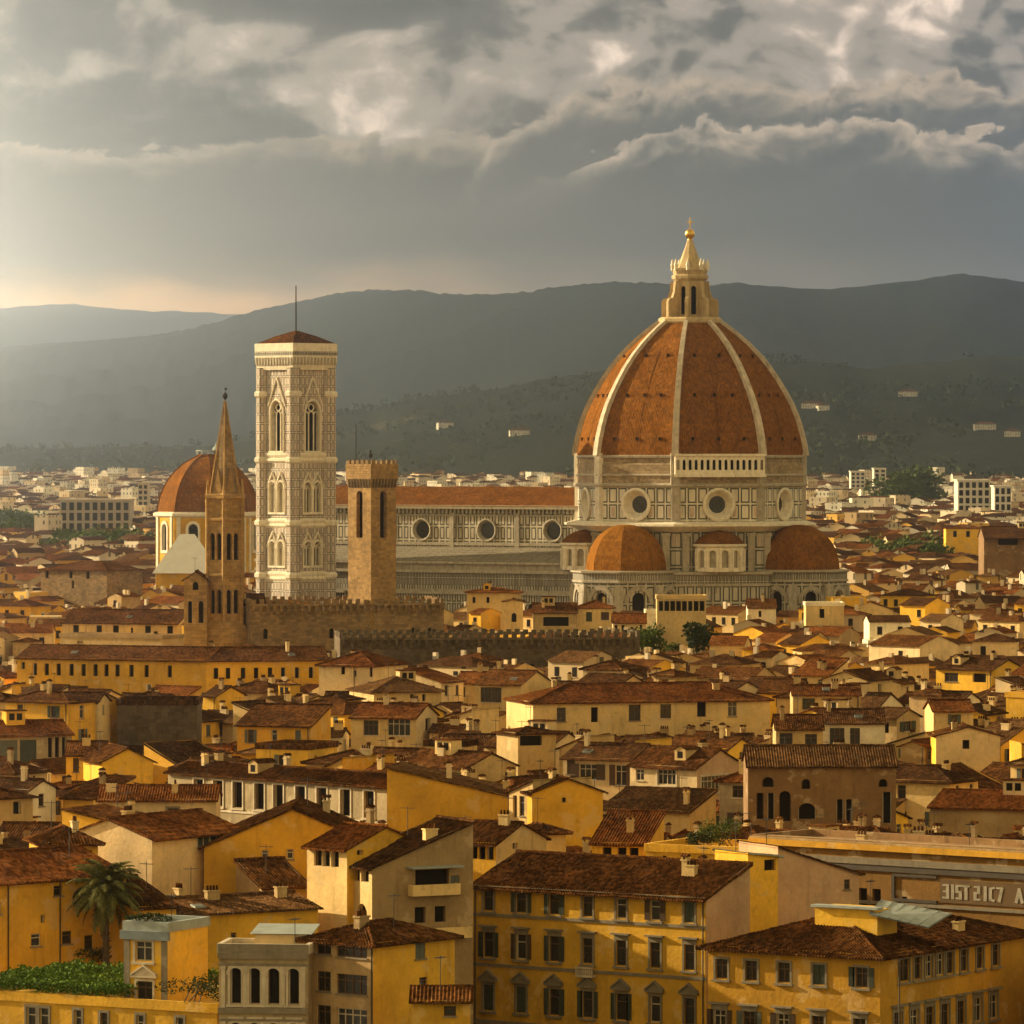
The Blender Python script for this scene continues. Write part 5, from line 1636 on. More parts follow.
# --- the nearest houses
G1 = None
h1 = house('long yellow terrace house with a green hedge growing along its flat roof', (-45, 997, 217, 1013, 12.0), 21, [((33, 46), 5, 30, 10, 'frame_plain'), ((80,), 5, 30, 7, 'frame_plain'), ((106, 142, 181), 6, 30, 8, 'frame_plain')], roof='flat', wall='ochre', tile='ochre', chim=0, yb=1024, wood=1)
house('narrow yellow turret with stone corners, blue-grey cornice and two tall windows', (125, 930, 167, 932, 18.0), 6.5, [((144,), 10, 30, 17, 'frame_plain'), ((145,), 50, 70, 16, 'pediment_plain')], roof='flat', wall='gold', tile=METAL, chim=0, yb=1005, trim=TRIM, wood=1)
house('broad yellow wall with small windows behind the hedge and palm', (-30, 884, 126, 873, 20.0), 13, [((57,), 8, 18, 8, 'plain'), ((-3,), 20, 32, 7, 'plain'), ((35, 66), 54, 67, 9, 'plain'), ((42,), 36, 44, 4, 'void'), ((88, 120), 60, 74, 8, 'plain')], roof='gable', wall='ochre', tile='red', chim=1, yb=960, pipes=(('f', 4.1), ('f', 9.8)), pitch=17)
house('small yellow house with a hipped roof above the broad yellow wall', (44, 842, 98, 841, 22.0), 8, [((88,), 9, 18, 8, 'plain'), ((62,), 20, 28, 6, 'plain')], roof='hip', wall='ochre', tile='brown', yb=872, pitch=24)
house('beige house with a wide glazed bay window right of the palm crown', (98, 858, 204, 856, 19.0), 9, [((175,), 7, 28, 14, 'frame_plain'), ((192,), 7, 28, 14, 'frame_plain'), ((134,), 16, 30, 13, 'plain'), ((149,), 12, 29, 5, 'shut'), ((156,), 22, 26, 3, 'void')], roof='gable', wall='beige', tile='dark', yb=893, chim=2)
house('low ochre lean-to with a brown roof between palm and long yellow wall', (134, 907, 176, 905, 17.6), 8, roof='shed', wall='ochre', tile='brown', chim=0, yb=914, pitch=14)
house('long blank yellow wall with ragged eaves behind the grey arched palace', (168, 914, 318, 906, 16.5), 9, [((233,), 22, 28, 5, 'plain')], roof='gable', wall='ochre', tile='dusty', chim=3, yb=975, pitch=12)
house('big yellow gable with two small square windows above the long blank wall', (204, 846, 381, 846, 20.5), 16, [((265,), 4, 14, 7, 'plain'), ((290,), 3, 13, 7, 'plain')], roof='gabley', wall='ochre', tile='brown', yb=895, pitch=23, chim=1)
house('red-roofed attic house with a row of shuttered windows left of the yellow gable', (152, 838, 243, 829, 21.6), 10, [((200, 206, 213), 2, 13, 5, 'shut'), ((220, 227, 234), 1, 12, 6, 'void')], roof='gable', wall='pale', tile='red', yb=842, pitch=18)
house('little lean-to roof in the corner under the big yellow gable', (262, 886, 309, 884, 17.6), 5.5, roof='shed', wall='tan', tile='brown', chim=0, pitch=20)
house('narrow cream house with an orange roof and a strip of attic windows', (307, 845, 347, 848, 21.5), 9.5, [((318, 326, 335), 4, 20, 8, 'void')], [((360,), 3, 8, 6, 'void')], roof='gable', wall='cream', side='ochre', tile='red', yb=905, pitch=20, wood=1)
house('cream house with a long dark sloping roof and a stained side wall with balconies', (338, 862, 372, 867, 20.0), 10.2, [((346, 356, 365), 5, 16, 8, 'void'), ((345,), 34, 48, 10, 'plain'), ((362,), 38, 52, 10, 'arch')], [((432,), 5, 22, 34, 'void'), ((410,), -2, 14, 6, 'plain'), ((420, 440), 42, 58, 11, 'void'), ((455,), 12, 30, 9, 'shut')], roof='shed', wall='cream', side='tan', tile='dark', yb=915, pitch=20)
house('grey ornate stone palace front with two rows of arched windows', (219, 953, 308, 954, 17.0), 5, [((236, 255, 274, 294), 13, 50, 11.5, 'archf_arch'), ((236, 255, 274, 294), 66, 100, 11.5, 'archf_arch')], roof='flat', wall='grey', tile=CONC, chim=0, yb=1024, trim=TRIM, wood=1)
house('tan house with three rows of brown wooden windows and yellow flank', (305, 938, 373, 943, 18.0), 10.3, [((324,), 3, 15, 15, 'plain'), ((352,), 3, 16, 31, 'plain'), ((324,), 32, 52, 14, 'plain'), ((352,), 33, 53, 31, 'plain'), ((324,), 66, 86, 14, 'plain'), ((352,), 67, 87, 31, 'plain')], [((420,), 4, 21, 10, 'shut'), ((423,), 40, 52, 8, 'plain')], roof='hip', wall='tan', side='ochre', tile='brown', yb=1024, pitch=19, pipes=(('f', 7.0),), wood=0)
house('low beige house with balcony ledges beside the yellow palazzo', (412, 1000, 470, 1000, 14.2), 4, [((450,), 6, 16, 12, 'plain')], roof='shed', wall='ochre', tile='brown', chim=0, yb=1024, pitch=9)
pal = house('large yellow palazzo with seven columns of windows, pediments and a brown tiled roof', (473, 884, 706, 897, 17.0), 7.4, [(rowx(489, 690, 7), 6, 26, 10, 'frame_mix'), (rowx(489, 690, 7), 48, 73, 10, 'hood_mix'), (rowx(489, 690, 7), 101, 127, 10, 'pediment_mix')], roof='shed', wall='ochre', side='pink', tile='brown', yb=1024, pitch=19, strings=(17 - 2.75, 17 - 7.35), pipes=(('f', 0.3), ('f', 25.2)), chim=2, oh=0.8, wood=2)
bld = house('yellow corner house with a hipped brown roof and rows of paired windows', (708, 945, 880, 955, 14.0), 27.5, [((722, 752, 785, 820, 862), 13, 33, 12, 'frame_mix'), ((720, 750, 784, 819, 860), 64, 84, 12, 'hood_mix')], [((903,), 8, 30, 10, 'frame_plain'), ((916, 927, 938, 948, 962, 978, 994), 8, 30, 7, 'frame_plain'), ((897, 913, 928, 943, 959, 976, 992), 60, 84, 8, 'hood_plain')], roof='hip', wall='amber', tile='brown', yb=1024, pitch=17, chim=1, pipes=(('f', 19.0),), oh=0.8)
house('pinkish plaster gable with one tiny window behind the corner house', (778, 876, 859, 873, 17.4), 8, [((847,), 6, 16, 6, 'plain')], roof='shedl', wall='pink', tile='brown', yb=905, pitch=18, chim=0)
house('square yellow roof turret with a sheet metal top beside the pinkish gable', (748, 858, 778, 856, 19.6), 4.5, [((770,), 3, 14, 12, 'void')], roof='shedl', wall='gold', tile=METAL, yb=900, pitch=8, chim=0)
dis = house('long ochre building carrying a white-lettered sign under its cornice', (752, 842, 1068, 860, 18.5), 10, [((908,), 46, 52, 5, 'void'), ((866, 880), 40, 62, 8, 'void'), ((962, 974, 986, 1000), 68, 90, 8, 'void'), ((1015, 1028), 72, 92, 12, 'void'), ((930, 945), 75, 92, 9, 'void')], roof='flat', wall='sign', tile='brown_w', yb=930, chim=1)
house('ruined brown stone building with weathered arches behind the sign building', (748, 765, 896, 765, 22.0), 12, [((768,), 12, 22, 12, 'arch'), ((806,), 14, 24, 9, 'arch'), ((760, 771), 28, 54, 7, 'void'), ((785,), 26, 56, 12, 'arch'), ((807,), 38, 54, 18, 'arch'), ((840, 849), 34, 58, 7, 'arch'), ((883,), 14, 22, 9, 'arch'), ((887,), 27, 58, 9, 'void')], roof='gable', wall='brown', tile='dusty', yb=824, pitch=17)
VIS.append((484, 880, 936, 1012, 1024))
# --- the middle rows
house('plain yellow gable wall with a single tiny opening above the palazzo', (532, 792, 603, 791, 20.5), 10, [((564,), 6, 11, 4, 'void')], roof='gabley', wall='ochre', tile='brown', yb=842, pitch=20, chim=0)
house('narrow beige house with two slim windows left of the yellow gable wall', (509, 791, 533, 793, 20.3), 8, [((515,), 4, 26, 4, 'void'), ((522,), 4, 24, 5, 'plain')], roof='shedr', wall='beige', tile='brown', yb=820, chim=1)
house('broad windowless yellow wall under a falling roof line', (387, 795, 510, 796, 19.6), 11, roof='shedl', wall='ochre', tile='dusty', yb=830, pitch=12.5, chim=2)
house('dark house with a long brown roof and tall windows between stone pilasters', (168, 771, 387, 786, 20.0), 7, [((200, 220, 240, 262, 281, 303, 324, 347, 370), 6, 32, 10, 'frame_void')], roof='gable', wall='grey', tile='brown', yb=822, pitch=17, chim=2, trim=TRIM, strings=(15.9,))
house('cream corner house with one square and one wide dark window', (351, 716, 416, 717, 20.0), 9.5, [((371,), 4, 19, 15, 'plain'), ((399,), 2, 19, 23, 'plain')], [((428,), 3, 16, 6, 'void')], roof='gable', wall='cream', side='pale', tile='red', yb=746, chim=1)
house('ochre house with a large dark loggia window and a small dormer', (475, 683, 521, 684, 20.0), 11, [((491,), 4, 19, 21, 'plain')], roof='gable', wall='cream', tile='brown', yb=706, chim=1)
house('dim beige house with a wide weathered roof left of the loggia house', (374, 691, 441, 690, 20.0), 13, [((412, 424), 4, 11, 4, 'void')], roof='hip', wall='beige', tile='dusty', yb=700)
house('long beige house with a wide brown roof and six dark windows', (533, 702, 770, 699, 20.0), 15, [((561,), 6, 20, 9, 'plain'), ((594,), 6, 21, 7, 'void'), ((634,), 4, 20, 12, 'plain'), ((665,), 4, 18, 11, 'plain'), ((701,), 1, 17, 9, 'void'), ((732,), 2, 17, 9, 'plain')], roof='hip', wall='cream', side='cream', tile='red', yb=732, chim=3, pitch=17)
house('pale house with shuttered windows joined to the gabled corner house', (563, 757, 632, 759, 20.0), 9, [((571,), 2, 17, 8, 'shut'), ((588,), 6, 22, 17, 'open'), ((621,), 6, 27, 11, 'open')], roof='gable', wall='pale', tile='dark', yb=788)
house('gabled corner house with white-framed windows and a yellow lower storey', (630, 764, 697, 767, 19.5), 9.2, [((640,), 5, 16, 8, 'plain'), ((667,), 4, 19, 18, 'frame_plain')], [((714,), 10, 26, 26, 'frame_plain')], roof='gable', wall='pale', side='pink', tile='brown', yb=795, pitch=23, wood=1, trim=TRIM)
house('low beige house with a dusky roof in front of the gabled corner house', (601, 808, 690, 811, 16.0), 7, [((605,), 6, 18, 7, 'plain'), ((632,), 6, 16, 8, 'plain')], roof='shed', wall='cream', tile='dusty', yb=830, pitch=16)
house('small square beige tower house with an open roof terrace', (518, 733, 556, 732, 21.5), 6, [((531,), 3, 13, 22, 'void')], roof='hip', wall='beige', tile='brown', yb=772, pitch=12, chim=0)
house('red-tiled cottage with an attic window strip above the palazzo roof', (592, 842, 646, 843, 18.0), 8, [((607, 622, 634), 5, 15, 9, 'void')], roof='shed', wall='ochre', tile='red', yb=858, pitch=18)
house('low yellow parapet house with a planted roof terrace', (646, 851, 746, 855, 17.6), 9, [((664,), 4, 12, 5, 'void')], roof='flat', wall='ochre', tile='ochre', yb=866, chim=1)
house('small brown-roofed house with slatted attic windows left above the palazzo', (452, 841, 496, 843, 20.2), 9, [((474, 482, 490), 3, 17, 7, 'void')], [((515,), 2, 8, 5, 'void')], roof='gable', wall='ochre', side='beige', tile='brown', yb=860, pitch=20)
house('tiny hipped house tucked beside the plain yellow gable wall', (535, 832, 566, 831, 18.8), 6, roof='hip', wall='cream', tile='brown', yb=845, chim=0)
house('long ochre convent wing with a straight row of twelve windows', (17, 657, 206, 660, 22.0), 11, [((35, 47, 59, 72, 84, 96, 107, 118, 132, 147, 170), 6, 18, 4.6, 'void'), ((23,), 5, 12, 4, 'void')], roof='gable', wall='ochre', tile='brown', yb=683, chim=2)
house('second ochre convent wing continuing the window row towards the red roof', (206, 660, 328, 659, 22.0), 11, [((216, 228, 243, 256, 270, 283, 297, 311), 8, 19, 4.6, 'void')], roof='gable', wall='ochre', tile='brown', yb=678, chim=1)
house('whitish house under a bright red roof at the end of the ochre wing', (319, 664, 374, 665, 21.6), 13, [((343,), 2, 10, 4, 'void'), ((355,), 6, 12, 3, 'void'), ((371,), 2, 12, 3, 'void')], roof='hip', wall='pale', tile='red', yb=690, pitch=21, pipes=(('f', 6.5),))
house('cream house with five dark windows and a stepped lower storey near the spire', (62, 622, 178, 623, 22.0), 14, [((76,), 3, 11, 6, 'void'), ((99, 116), 3, 11, 6, 'void'), ((132,), 5, 11, 2.5, 'void'), ((148, 170), 3, 13, 6, 'void')], roof='gable', wall='cream', tile='brown', yb=636, chim=2)
house('low cream annex under a flat ledge below the five-window house', (60, 637, 162, 639, 20.6), 8, roof='flat', wall='cream', tile='tan', yb=650, chim=1)
house('dark fortress-like block with a hipped roof and narrow slits', (41, 569, 107, 570, 26.5), 15, [((47, 71, 88), 2, 9, 3.5, 'void'), ((73,), 11, 19, 2.5, 'void')], roof='hip', wall='stone', tile='brown', yb=596, chim=0, pitch=14)
house('blank dark stone block left of the dark long-roofed house', (117, 705, 197, 705, 21.0), 12, roof='flat', wall='dark', tile='dark', yb=744, chim=0)
house('grey house with an orange roof and a pillared loggia at the west edge', (-22, 735, 72, 733, 19.4), 9, [((7,), 6, 30, 20, 'shut'), ((28,), 6, 30, 16, 'shut'), ((50, 57, 64), 4, 24, 4, 'void')], roof='gable', wall='grey', tile='red', yb=757)
house('bright yellow blank gable with a rounded top below the dark stone block', (102, 761, 153, 760, 18.6), 9, roof='gabley', wall='gold', tile='brown', yb=778, pitch=26, chim=0)
house('yellow wing with stacked shutters beside the blank yellow gable', (66, 754, 104, 754, 18.6), 8, [((76, 90), 4, 18, 6, 'shut')], roof='gable', wall='gold', tile='brown', yb=776)
house('large cream plaster house with one small barred window', (98, 799, 216, 799, 19.0), 9, [((173,), 9, 22, 11, 'frame_plain')], roof='gable', wall='pale', tile='red', yb=838, pitch=15, chim=2)
house('two-tone house, cream at one end and ochre at the other', (63, 797, 93, 798, 18.0), 9, [], [], [((48,), 6, 14, 4, 'void')], roof='shed', wall='ochre', side='gold', tile='brown', yb=820, pitch=12)  # gold end wall paints sunlight onto the ochre house
house('yellow sloping-roofed house behind the small hipped yellow house', (62, 820, 118, 822, 20.0), 8, [((108,), 6, 30, 8, 'void')], roof='shedl', wall='gold', tile='brown', yb=840, pitch=10)
house('white house with two dark windows at the east side', (823, 722, 885, 722, 20.0), 9, [((837,), 6, 25, 15, 'plain'), ((855,), 6, 25, 10, 'plain')], roof='gable', wall='white', tile='dark', yb=751, wood=0)
house('dim tiled house with curtained windows left of the white house', (776, 728, 823, 728, 19.8), 9, [((786,), 5, 18, 13, 'plain'), ((811,), 6, 18, 12, 'plain')], roof='gable', wall='beige', tile='brown', yb=750)
house('pale house, flank coloured sunlit yellow, with a striped pilaster front at the east side', (936, 735, 1000, 735, 19.4), 9, [((966,), 5, 14, 7, 'void')], roof='gabley', wall='pale', side='gold', tile='brown', yb=765, pitch=15)  # gold side colour stands in for sunlight on the west flank
house('long low building under a broad dull red roof at the east edge', (930, 806, 1050, 809, 15.0), 12, roof='gable', wall='tan', tile='red', yb=832, pitch=15)
house('blank yellow cube house at the east edge', (1006, 697, 1040, 698, 21.0), 8, roof='flat', wall='gold', tile='ochre', yb=722, chim=0)
# --- around the cathedral
house('white house with a tall plain front before the great dome', (646, 614, 691, 614, 22.8), 12, [((660,), 14, 25, 4, 'void'), ((675,), 14, 24, 3, 'void')], [((706,), 10, 16, 3, 'void')], roof='flat', wall='white', tile='white', yb=650, chim=0)
house('flat-roofed glazed loggia standing on top of the white house', (657, 599, 706, 599, 26.6), 8, [(rowx(661, 702, 8), 2, 12, 5, 'void')], roof='flat', wall='cream', tile='cream', yb=612, chim=0)
house('cream house with two dark shuttered windows below the left half dome', (577, 607, 613, 607, 24.0), 9, [((589,), 5, 14, 6, 'shut'), ((605,), 5, 13, 8, 'shut')], roof='hip', wall='cream', tile='red', yb=629, chim=1)
house('peach cottage with a row of slits beside the tall white house', (613, 622, 646, 622, 21.8), 9, [((616, 623), 3, 10, 3, 'void'), ((632,), 5, 10, 3, 'void'), ((641,), 3, 11, 2.5, 'void')], roof='gable', wall='pale', tile='red', yb=632, chim=0)
house('orange-walled block under a thin roof in front of the nave', (467, 592, 521, 592, 25.4), 11, [((474, 488), 5, 11, 3, 'void')], roof='hip', wall='cream', tile='red', yb=606, pitch=9, chim=1)
house('peach tower house with one arched window in front of the nave', (504, 601, 523, 601, 24.0), 8, [((514,), 12, 21, 5, 'arch')], roof='gabley', wall='cream', tile='brown', yb=626, pitch=12, chim=0)
house('small cream house with one dark window below the right half dome', (806, 606, 844, 606, 24.5), 9, [((822,), 3, 12, 5, 'void')], roof='flat', wall='cream', tile='white', yb=618, chim=0)
house('low pale gabled house between the dome and the tall white house', (748, 607, 776, 607, 23.5), 9, [((760,), 4, 10, 3, 'void')], roof='gable', wall='white', tile='brown', yb=618, chim=1)
house('pale house with a long dark shed roof below the nave', (533, 612, 577, 612, 23.0), 10, [((556,), 5, 14, 26, 'void')], roof='gable', wall='beige', tile='brown', yb=632, chim=1)
house('huge dark-roofed hall with banded eaves at the east edge', (984, 536, 1070, 536, 30.0), 20, [((1008,), 3, 9, 20, 'void')], roof='gable', wall='brown', side='brown', tile='dark', yb=552, pitch=16, oh=2.2, chim=0, near=1)
house('yellow sunlit house with a bulging front beside the dark-roofed hall', (946, 528, 982, 528, 25.0), 12, [((955, 968), 3, 9, 4, 'void')], roof='hip', wall='gold', tile='red', yb=550, chim=0, pitch=12)
house('long white tent-like hall roof beside the spire', (156, 568, 216, 568, 24.5), 12.5, roof='hip', wall='ochre', tile=WHITEROOF, yb=577, chim=0, pitch=56, oh=0.9, near=0)

# stone church end under the spire
house('honey stone church end with a rounded gable and arched windows under the spire', (184, 579, 207, 579, 33.0), 9, [((190, 201), 22, 44, 5, 'arch'), ((195.5,), 3, 11, 6, 'arch')], roof='gabley', wall='honey', tile='brown', yb=640, pitch=34, chim=0, cat='church', name='church_end', near=1)
house('tall honey stone church nave wall joining the spire', (206, 604, 262, 604, 28.2), 10, [((228, 246), 8, 22, 4, 'arch')], roof='gable', wall='honey', tile='dark', yb=640, chim=0, cat='church', name='church_nave', near=1)
random.seed(21)
for args in (('palace_wall', 'long brown crenellated palace wall between the spire and the cathedral', 250, 604, 444, 603, 28.4, 20, WALL['stone'], (0.85, 0.65, 0.9)),
             ('palace_wall', 'dark lower crenellated palace wall in front of the nave and dome', 340, 638, 640, 637, 24.0, 16, WALL['dark'], (0.9, 0.6, 1.0))):
    r_, A_, B_, D_ = battlemented(*args)
    an = r_.rotation_euler[2]; dv = Vector((-math.sin(an), math.cos(an), 0)) * D_
    FOOT.append([tuple(A_[:2]), tuple(B_[:2]), tuple((B_ + dv)[:2]), tuple((A_ + dv)[:2])])
    VIS.append((A_.y, args[2], args[3], args[4], args[3] + (22 if args[2] < 300 else 13)))


# ------------------------------------------------------------------ things on and around the near houses
# the lettered sign on the long ochre building
root, A, B, ang, W = dis
sign = MB()
s_ = F / ((A.y + B.y) / 2)
Lx = lambda x: -W / 2 + (x - 752) / (1068 - 752) * W
zt = 18.5
sx0, sx1 = Lx(944), Lx(1052)
sign.box(sx0, sx1, -0.12, -0.004, zt - 4.75, zt - 2.5)
sg = sign.obj('sign_board', flat('dark_sign_board', (0.10, 0.056, 0.020), 0.3, 1.5), root)
GL = {     # strokes on a 3 x 4 lattice
    'E': [((0, 4), (2.2, 4)), ((2.2, 4), (2.2, 0)), ((0.3, 2), (2.2, 2)), ((0, 0), (2.2, 0))],
    'I': [((0.4, 4), (0.4, 0))],
    'S': [((2.2, 4), (0.2, 4)), ((0.2, 4), (0.2, 2.1)), ((0.2, 2.1), (2.0, 2.1)), ((2.0, 2.1), (2.0, 0)), ((2.0, 0), (0, 0))],
    'T': [((0, 4), (3.0, 4)), ((1.5, 4), (1.5, 0))],
    'R': [((0, 4), (2.0, 4)), ((2.0, 4), (2.0, 2.1)), ((2.0, 2.1), (0.2, 2.1)), ((0.2, 2.1), (0.2, 0)), ((0.2, 0), (2.4, 0))],
    'C': [((2.0, 4), (0.2, 3.7)), ((0.2, 3.7), (0.2, 0.2)), ((0.2, 0.2), (1.8, 0))],
    '7': [((0, 4), (2.4, 4)), ((2.4, 4), (1.0, 0))],
    'A': [((0, 0), (1.5, 4)), ((1.5, 4), (3, 0)), ((0.6, 1.4), (2.4, 1.4))],
}
let = MB()
zb = zt - 4.25
hh = 1.2 / 4
for ch, px in (('E', 947.5), ('I', 956), ('S', 960.5), ('T', 967), ('R', 978.5), ('I', 988), ('C', 993.5), ('7', 1000.5), ('A', 1019)):
    x = Lx(px)
    wu = (W / 316.0) * 5.2 / 2.4
    for (a, b), (c, d) in GL[ch]:
        p, q = Vector((x + a * wu * 0.9, 0, zb + b * hh)), Vector((x + c * wu * 0.9, 0, zb + d * hh))
        dv = (q - p).normalized(); nv = Vector((-dv.z, 0, dv.x))
        thk = 0.085 + 0.085 * abs(nv.x)
        p -= dv * 0.1; q += dv * 0.1
        ring = lambda y: [tuple(v + Vector((0, y, 0))) for v in (p - nv * thk, q - nv * thk, q + nv * thk, p + nv * thk)]
        let.loft([ring(-0.125), ring(-0.17)], 0, False, True)
        let.face(ring(-0.17), 0)
let.obj('lettering', flat('white_sign_paint', (0.55, 0.50, 0.40), 0.3, 2.0), sg)
for z0, z1, pr, m in ((zt - 0.15, zt + 0.45, 0.5, WALL['amber']), (zt - 1.5, zt - 0.9, 0.35, PIETRA), (zt - 2.1, zt - 1.5, 0.25, LEAD), (zt - 5.3, zt - 5.0, 0.25, PIETRA), (zt - 9.4, zt - 9.1, 0.35, PIETRA)):
    b = MB(); b.box(-W / 2 - 0.1, W / 2 + 0.1, -pr, -0.003, z0, z1); b.obj('cornice', m, root)
b = MB(); b.box(Lx(897), Lx(941), -0.22, -0.003, zt - 4.9, zt - 4.6); b.box(Lx(897), Lx(941), -0.22, -0.003, zt - 2.5, zt - 2.25); b.box(Lx(896), Lx(899), -0.22, -0.003, zt - 4.6, zt - 2.5)
b.obj('wall_panel_frame', LEAD, root)
b = MB()
b.box(-W / 2, W / 2, -0.5, 2.4, zt + 0.45, zt + 0.62)
b.obj('ledge', WALL['tan'], root)

# palazzo balcony, corner-house terrace
root, A, B, ang, W = pal
b = MB()
bx = -W / 2 + W * 0.5
b.box(bx - 0.9, bx + 0.9, -0.7, -0.005, 9.15, 9.35)
for i in range(9):
    x = bx - 0.85 + i * 0.2125
    b.lathe([(0.05, 9.35), (0.09, 9.6), (0.05, 9.95)], 6, (x, -0.62))
b.box(bx - 0.95, bx + 0.95, -0.75, -0.5, 9.95, 10.07)
b.obj('balcony', TRIM, root)
b = MB()
b.box(-W / 2 - 0.1, W / 2 + 0.1, -0.3, -0.003, 16.55, 16.95); b.obj('eaves_moulding', PIETRA, root)
for x in (-W / 2 + 2.2, 2.0):
    b = MB(); b.box(-W / 2, W / 2, -0.16, -0.003, 4.2, 4.6)
b.obj('string_course', PIETRA, root)
root, A, B, ang, W = bld
b = MB()
# roof terrace room with a sheet-metal lean-to
b.box(-1.0, 5.2, 5.5, 9.0, 14.6, 17.3, 0)
b.obj('roof_room', WALL['gold'], root)
b = MB()
b.seed = 4.0
b.face(((4.9, 4.6, 17.0), (9.5, 6.8, 15.9), (9.5, 11.0, 16.8), (3.4, 9.6, 17.8)), 0)
b.face(((4.9, 4.6, 16.9), (3.4, 9.6, 17.7), (9.5, 11.0, 16.7), (9.5, 6.8, 15.8)), 0)
for i in range(7):
    p, q = Vector((4.9, 4.6, 17.05)).lerp(Vector((9.5, 6.8, 15.95)), i / 6), Vector((3.4, 9.6, 17.85)).lerp(Vector((9.5, 11, 16.85)), i / 6)
    b.tube(p, q, 0.05, 4)
b.obj('metal_roof_sheet', METAL, root)
b = MB()
b.box(-1.2, 5.4, 5.1, 6.2, 17.3, 17.5); b.obj('metal_roof_sheet', METAL, root)

# stone corners and cornice of the narrow turret; pale box on the grey palace
tur = next(o for o in COL.objects if o.get('label', '').startswith('narrow yellow turret'))
A, B = corners((125, 930, 167, 932, 18.0)); W = (B - A).length
b = MB(); b.box(-W / 2 - 0.06, -W / 2 + 0.5, -0.1, -0.003, 11, 17.3); b.box(W / 2 - 0.5, W / 2 + 0.06, -0.1, -0.003, 11, 17.3); b.obj('corner_stone', PIETRA, tur)
b = MB(); b.box(-W / 2 - 0.3, W / 2 + 0.3, -0.35, -0.003, 17.3, 18.0); b.obj('cornice', flat('blue_grey_cornice', (0.16, 0.19, 0.20), 0.2, 1.0), tur)
gp = next(o for o in COL.objects if o.get('label', '').startswith('grey ornate'))
A, B = corners((219, 953, 308, 954, 17.0)); W = (B - A).length
b = MB()
for z0, z1, pr in ((16.6, 17.1, 0.4), (16.0, 16.2, 0.15), (12.25, 12.7, 0.3), (11.6, 11.8, 0.15), (17.1, 17.75, 0.2)): b.box(-W / 2 - 0.05, W / 2 + 0.05, -pr, -0.003, z0, z1)
b.obj('cornice', PIETRA, gp)
for i in range(5):
    x = -W / 2 + 0.35 + i * (W - 0.7) / 4
    if i in (1, 2, 3): x = Vector((0, 0, 0)).x + -W / 2 + ({1: 245.5, 2: 264.5, 3: 284}[i] - 219) / 90 * W
    b = MB()
    for z0, z1 in ((12.7, 16.0), (7.5, 11.6)):
        b.box(x - 0.16, x + 0.16, -0.14, -0.003, z0, z1); b.box(x - 0.22, x + 0.22, -0.2, -0.002, z1 - 0.25, z1 - 0.02)
    b.obj('pilaster', TRIM, gp)
for xx in (236, 255, 274, 294):
    x = -W / 2 + (xx - 219) / 90 * W
    for zt_ in (15.9, 11.55):
        b = MB()
        r0, r1 = 0.56, 0.78
        for i in range(10):
            a0, a1 = math.pi * i / 10, math.pi * (i + 1) / 10
            zc = zt_ - 0.62
            q = [(x + r0 * math.cos(a0), zc + r0 * math.sin(a0)), (x + r1 * math.cos(a0), zc + r1 * math.sin(a0)), (x + r1 * math.cos(a1), zc + r1 * math.sin(a1)), (x + r0 * math.cos(a1), zc + r0 * math.sin(a1))]
            b.face([(u, -0.12, z) for u, z in q])
            b.face([(q[1][0], -0.12, q[1][1]), (q[1][0], 0, q[1][1]), (q[2][0], 0, q[2][1]), (q[2][0], -0.12, q[2][1])])
        b.lathe([(0.02, 0)], 3) if False else None
        b.obj('window_arch', TRIM, gp)
b = MB()
b.box(-1.2, 3.2, 3.0, 6.5, 17.1, 18.3); b.obj('roof_room', WALL['pale'], gp)
b = MB(); b.face(((-1.5, 2.4, 18.35), (3.5, 2.4, 18.35), (3.5, 6.8, 18.8), (-1.5, 6.8, 18.8))); b.face(((-1.5, 6.8, 18.75), (3.5, 6.8, 18.75), (3.5, 2.4, 18.3), (-1.5, 2.4, 18.3)))
b.obj('metal_roof_sheet', METAL, gp)

# balconies on the stained flank of the dark-roofed cream house
st = next(o for o in COL.objects if o.get('label', '').startswith('cream house with a long dark'))
A, B = corners((338, 862, 372, 867, 20.0)); W = (B - A).length
for z, y0, y1 in ((17.3, 3.6, 8.4), (13.4, 3.0, 9.6)):
    b = MB()
    b.box(W / 2 + 0.003, W / 2 + 1.0, y0, y1, z, z + 0.16)
    b.box(W / 2 + 0.9, W / 2 + 1.0, y0, y1, z + 0.16, z + 1.0)
    b.box(W / 2 + 0.003, W / 2 + 0.9, y0, y0 + 0.1, z + 0.16, z + 1.0); b.box(W / 2 + 0.003, W / 2 + 0.9, y1 - 0.1, y1, z + 0.16, z + 1.0)
    b.obj('balcony', WALL['cream'], st)
b = MB(); b.box(W / 2 + 0.003, W / 2 + 1.3, 3.4, 8.6, 19.75, 19.9); b.obj('awning', METAL, st)
# ------------------------------------------------------------------ plants
def leaf_mat(name, a, b):
    def build(n):
        p, rnd = obj_coord(n)
        w = n.noise(p, 1.1, 3, 0.6)
        f = n.white(n.vmath('FLOOR', n.vmath('MULTIPLY', p, (5.0, 5.0, 5.0))))
        return n.mix(n.math('ADD', f * 0.6, w - 0.3, clamp=True), a, b)
    return mat(name, build, 0.8, 0.08)
LEAF = leaf_mat('green_leaves', (0.030, 0.052, 0.009), (0.105, 0.14, 0.022))
LEAF_D = leaf_mat('dark_leaves', (0.014, 0.024, 0.008), (0.045, 0.062, 0.016))
LEAF_H = leaf_mat('hedge_leaves', (0.030, 0.066, 0.008), (0.115, 0.19, 0.020))
PALM = leaf_mat('palm_fronds', (0.040, 0.046, 0.012), (0.17, 0.155, 0.038))
BARK = flat('rough_bark', (0.085, 0.055, 0.030), 0.4, 3.0)

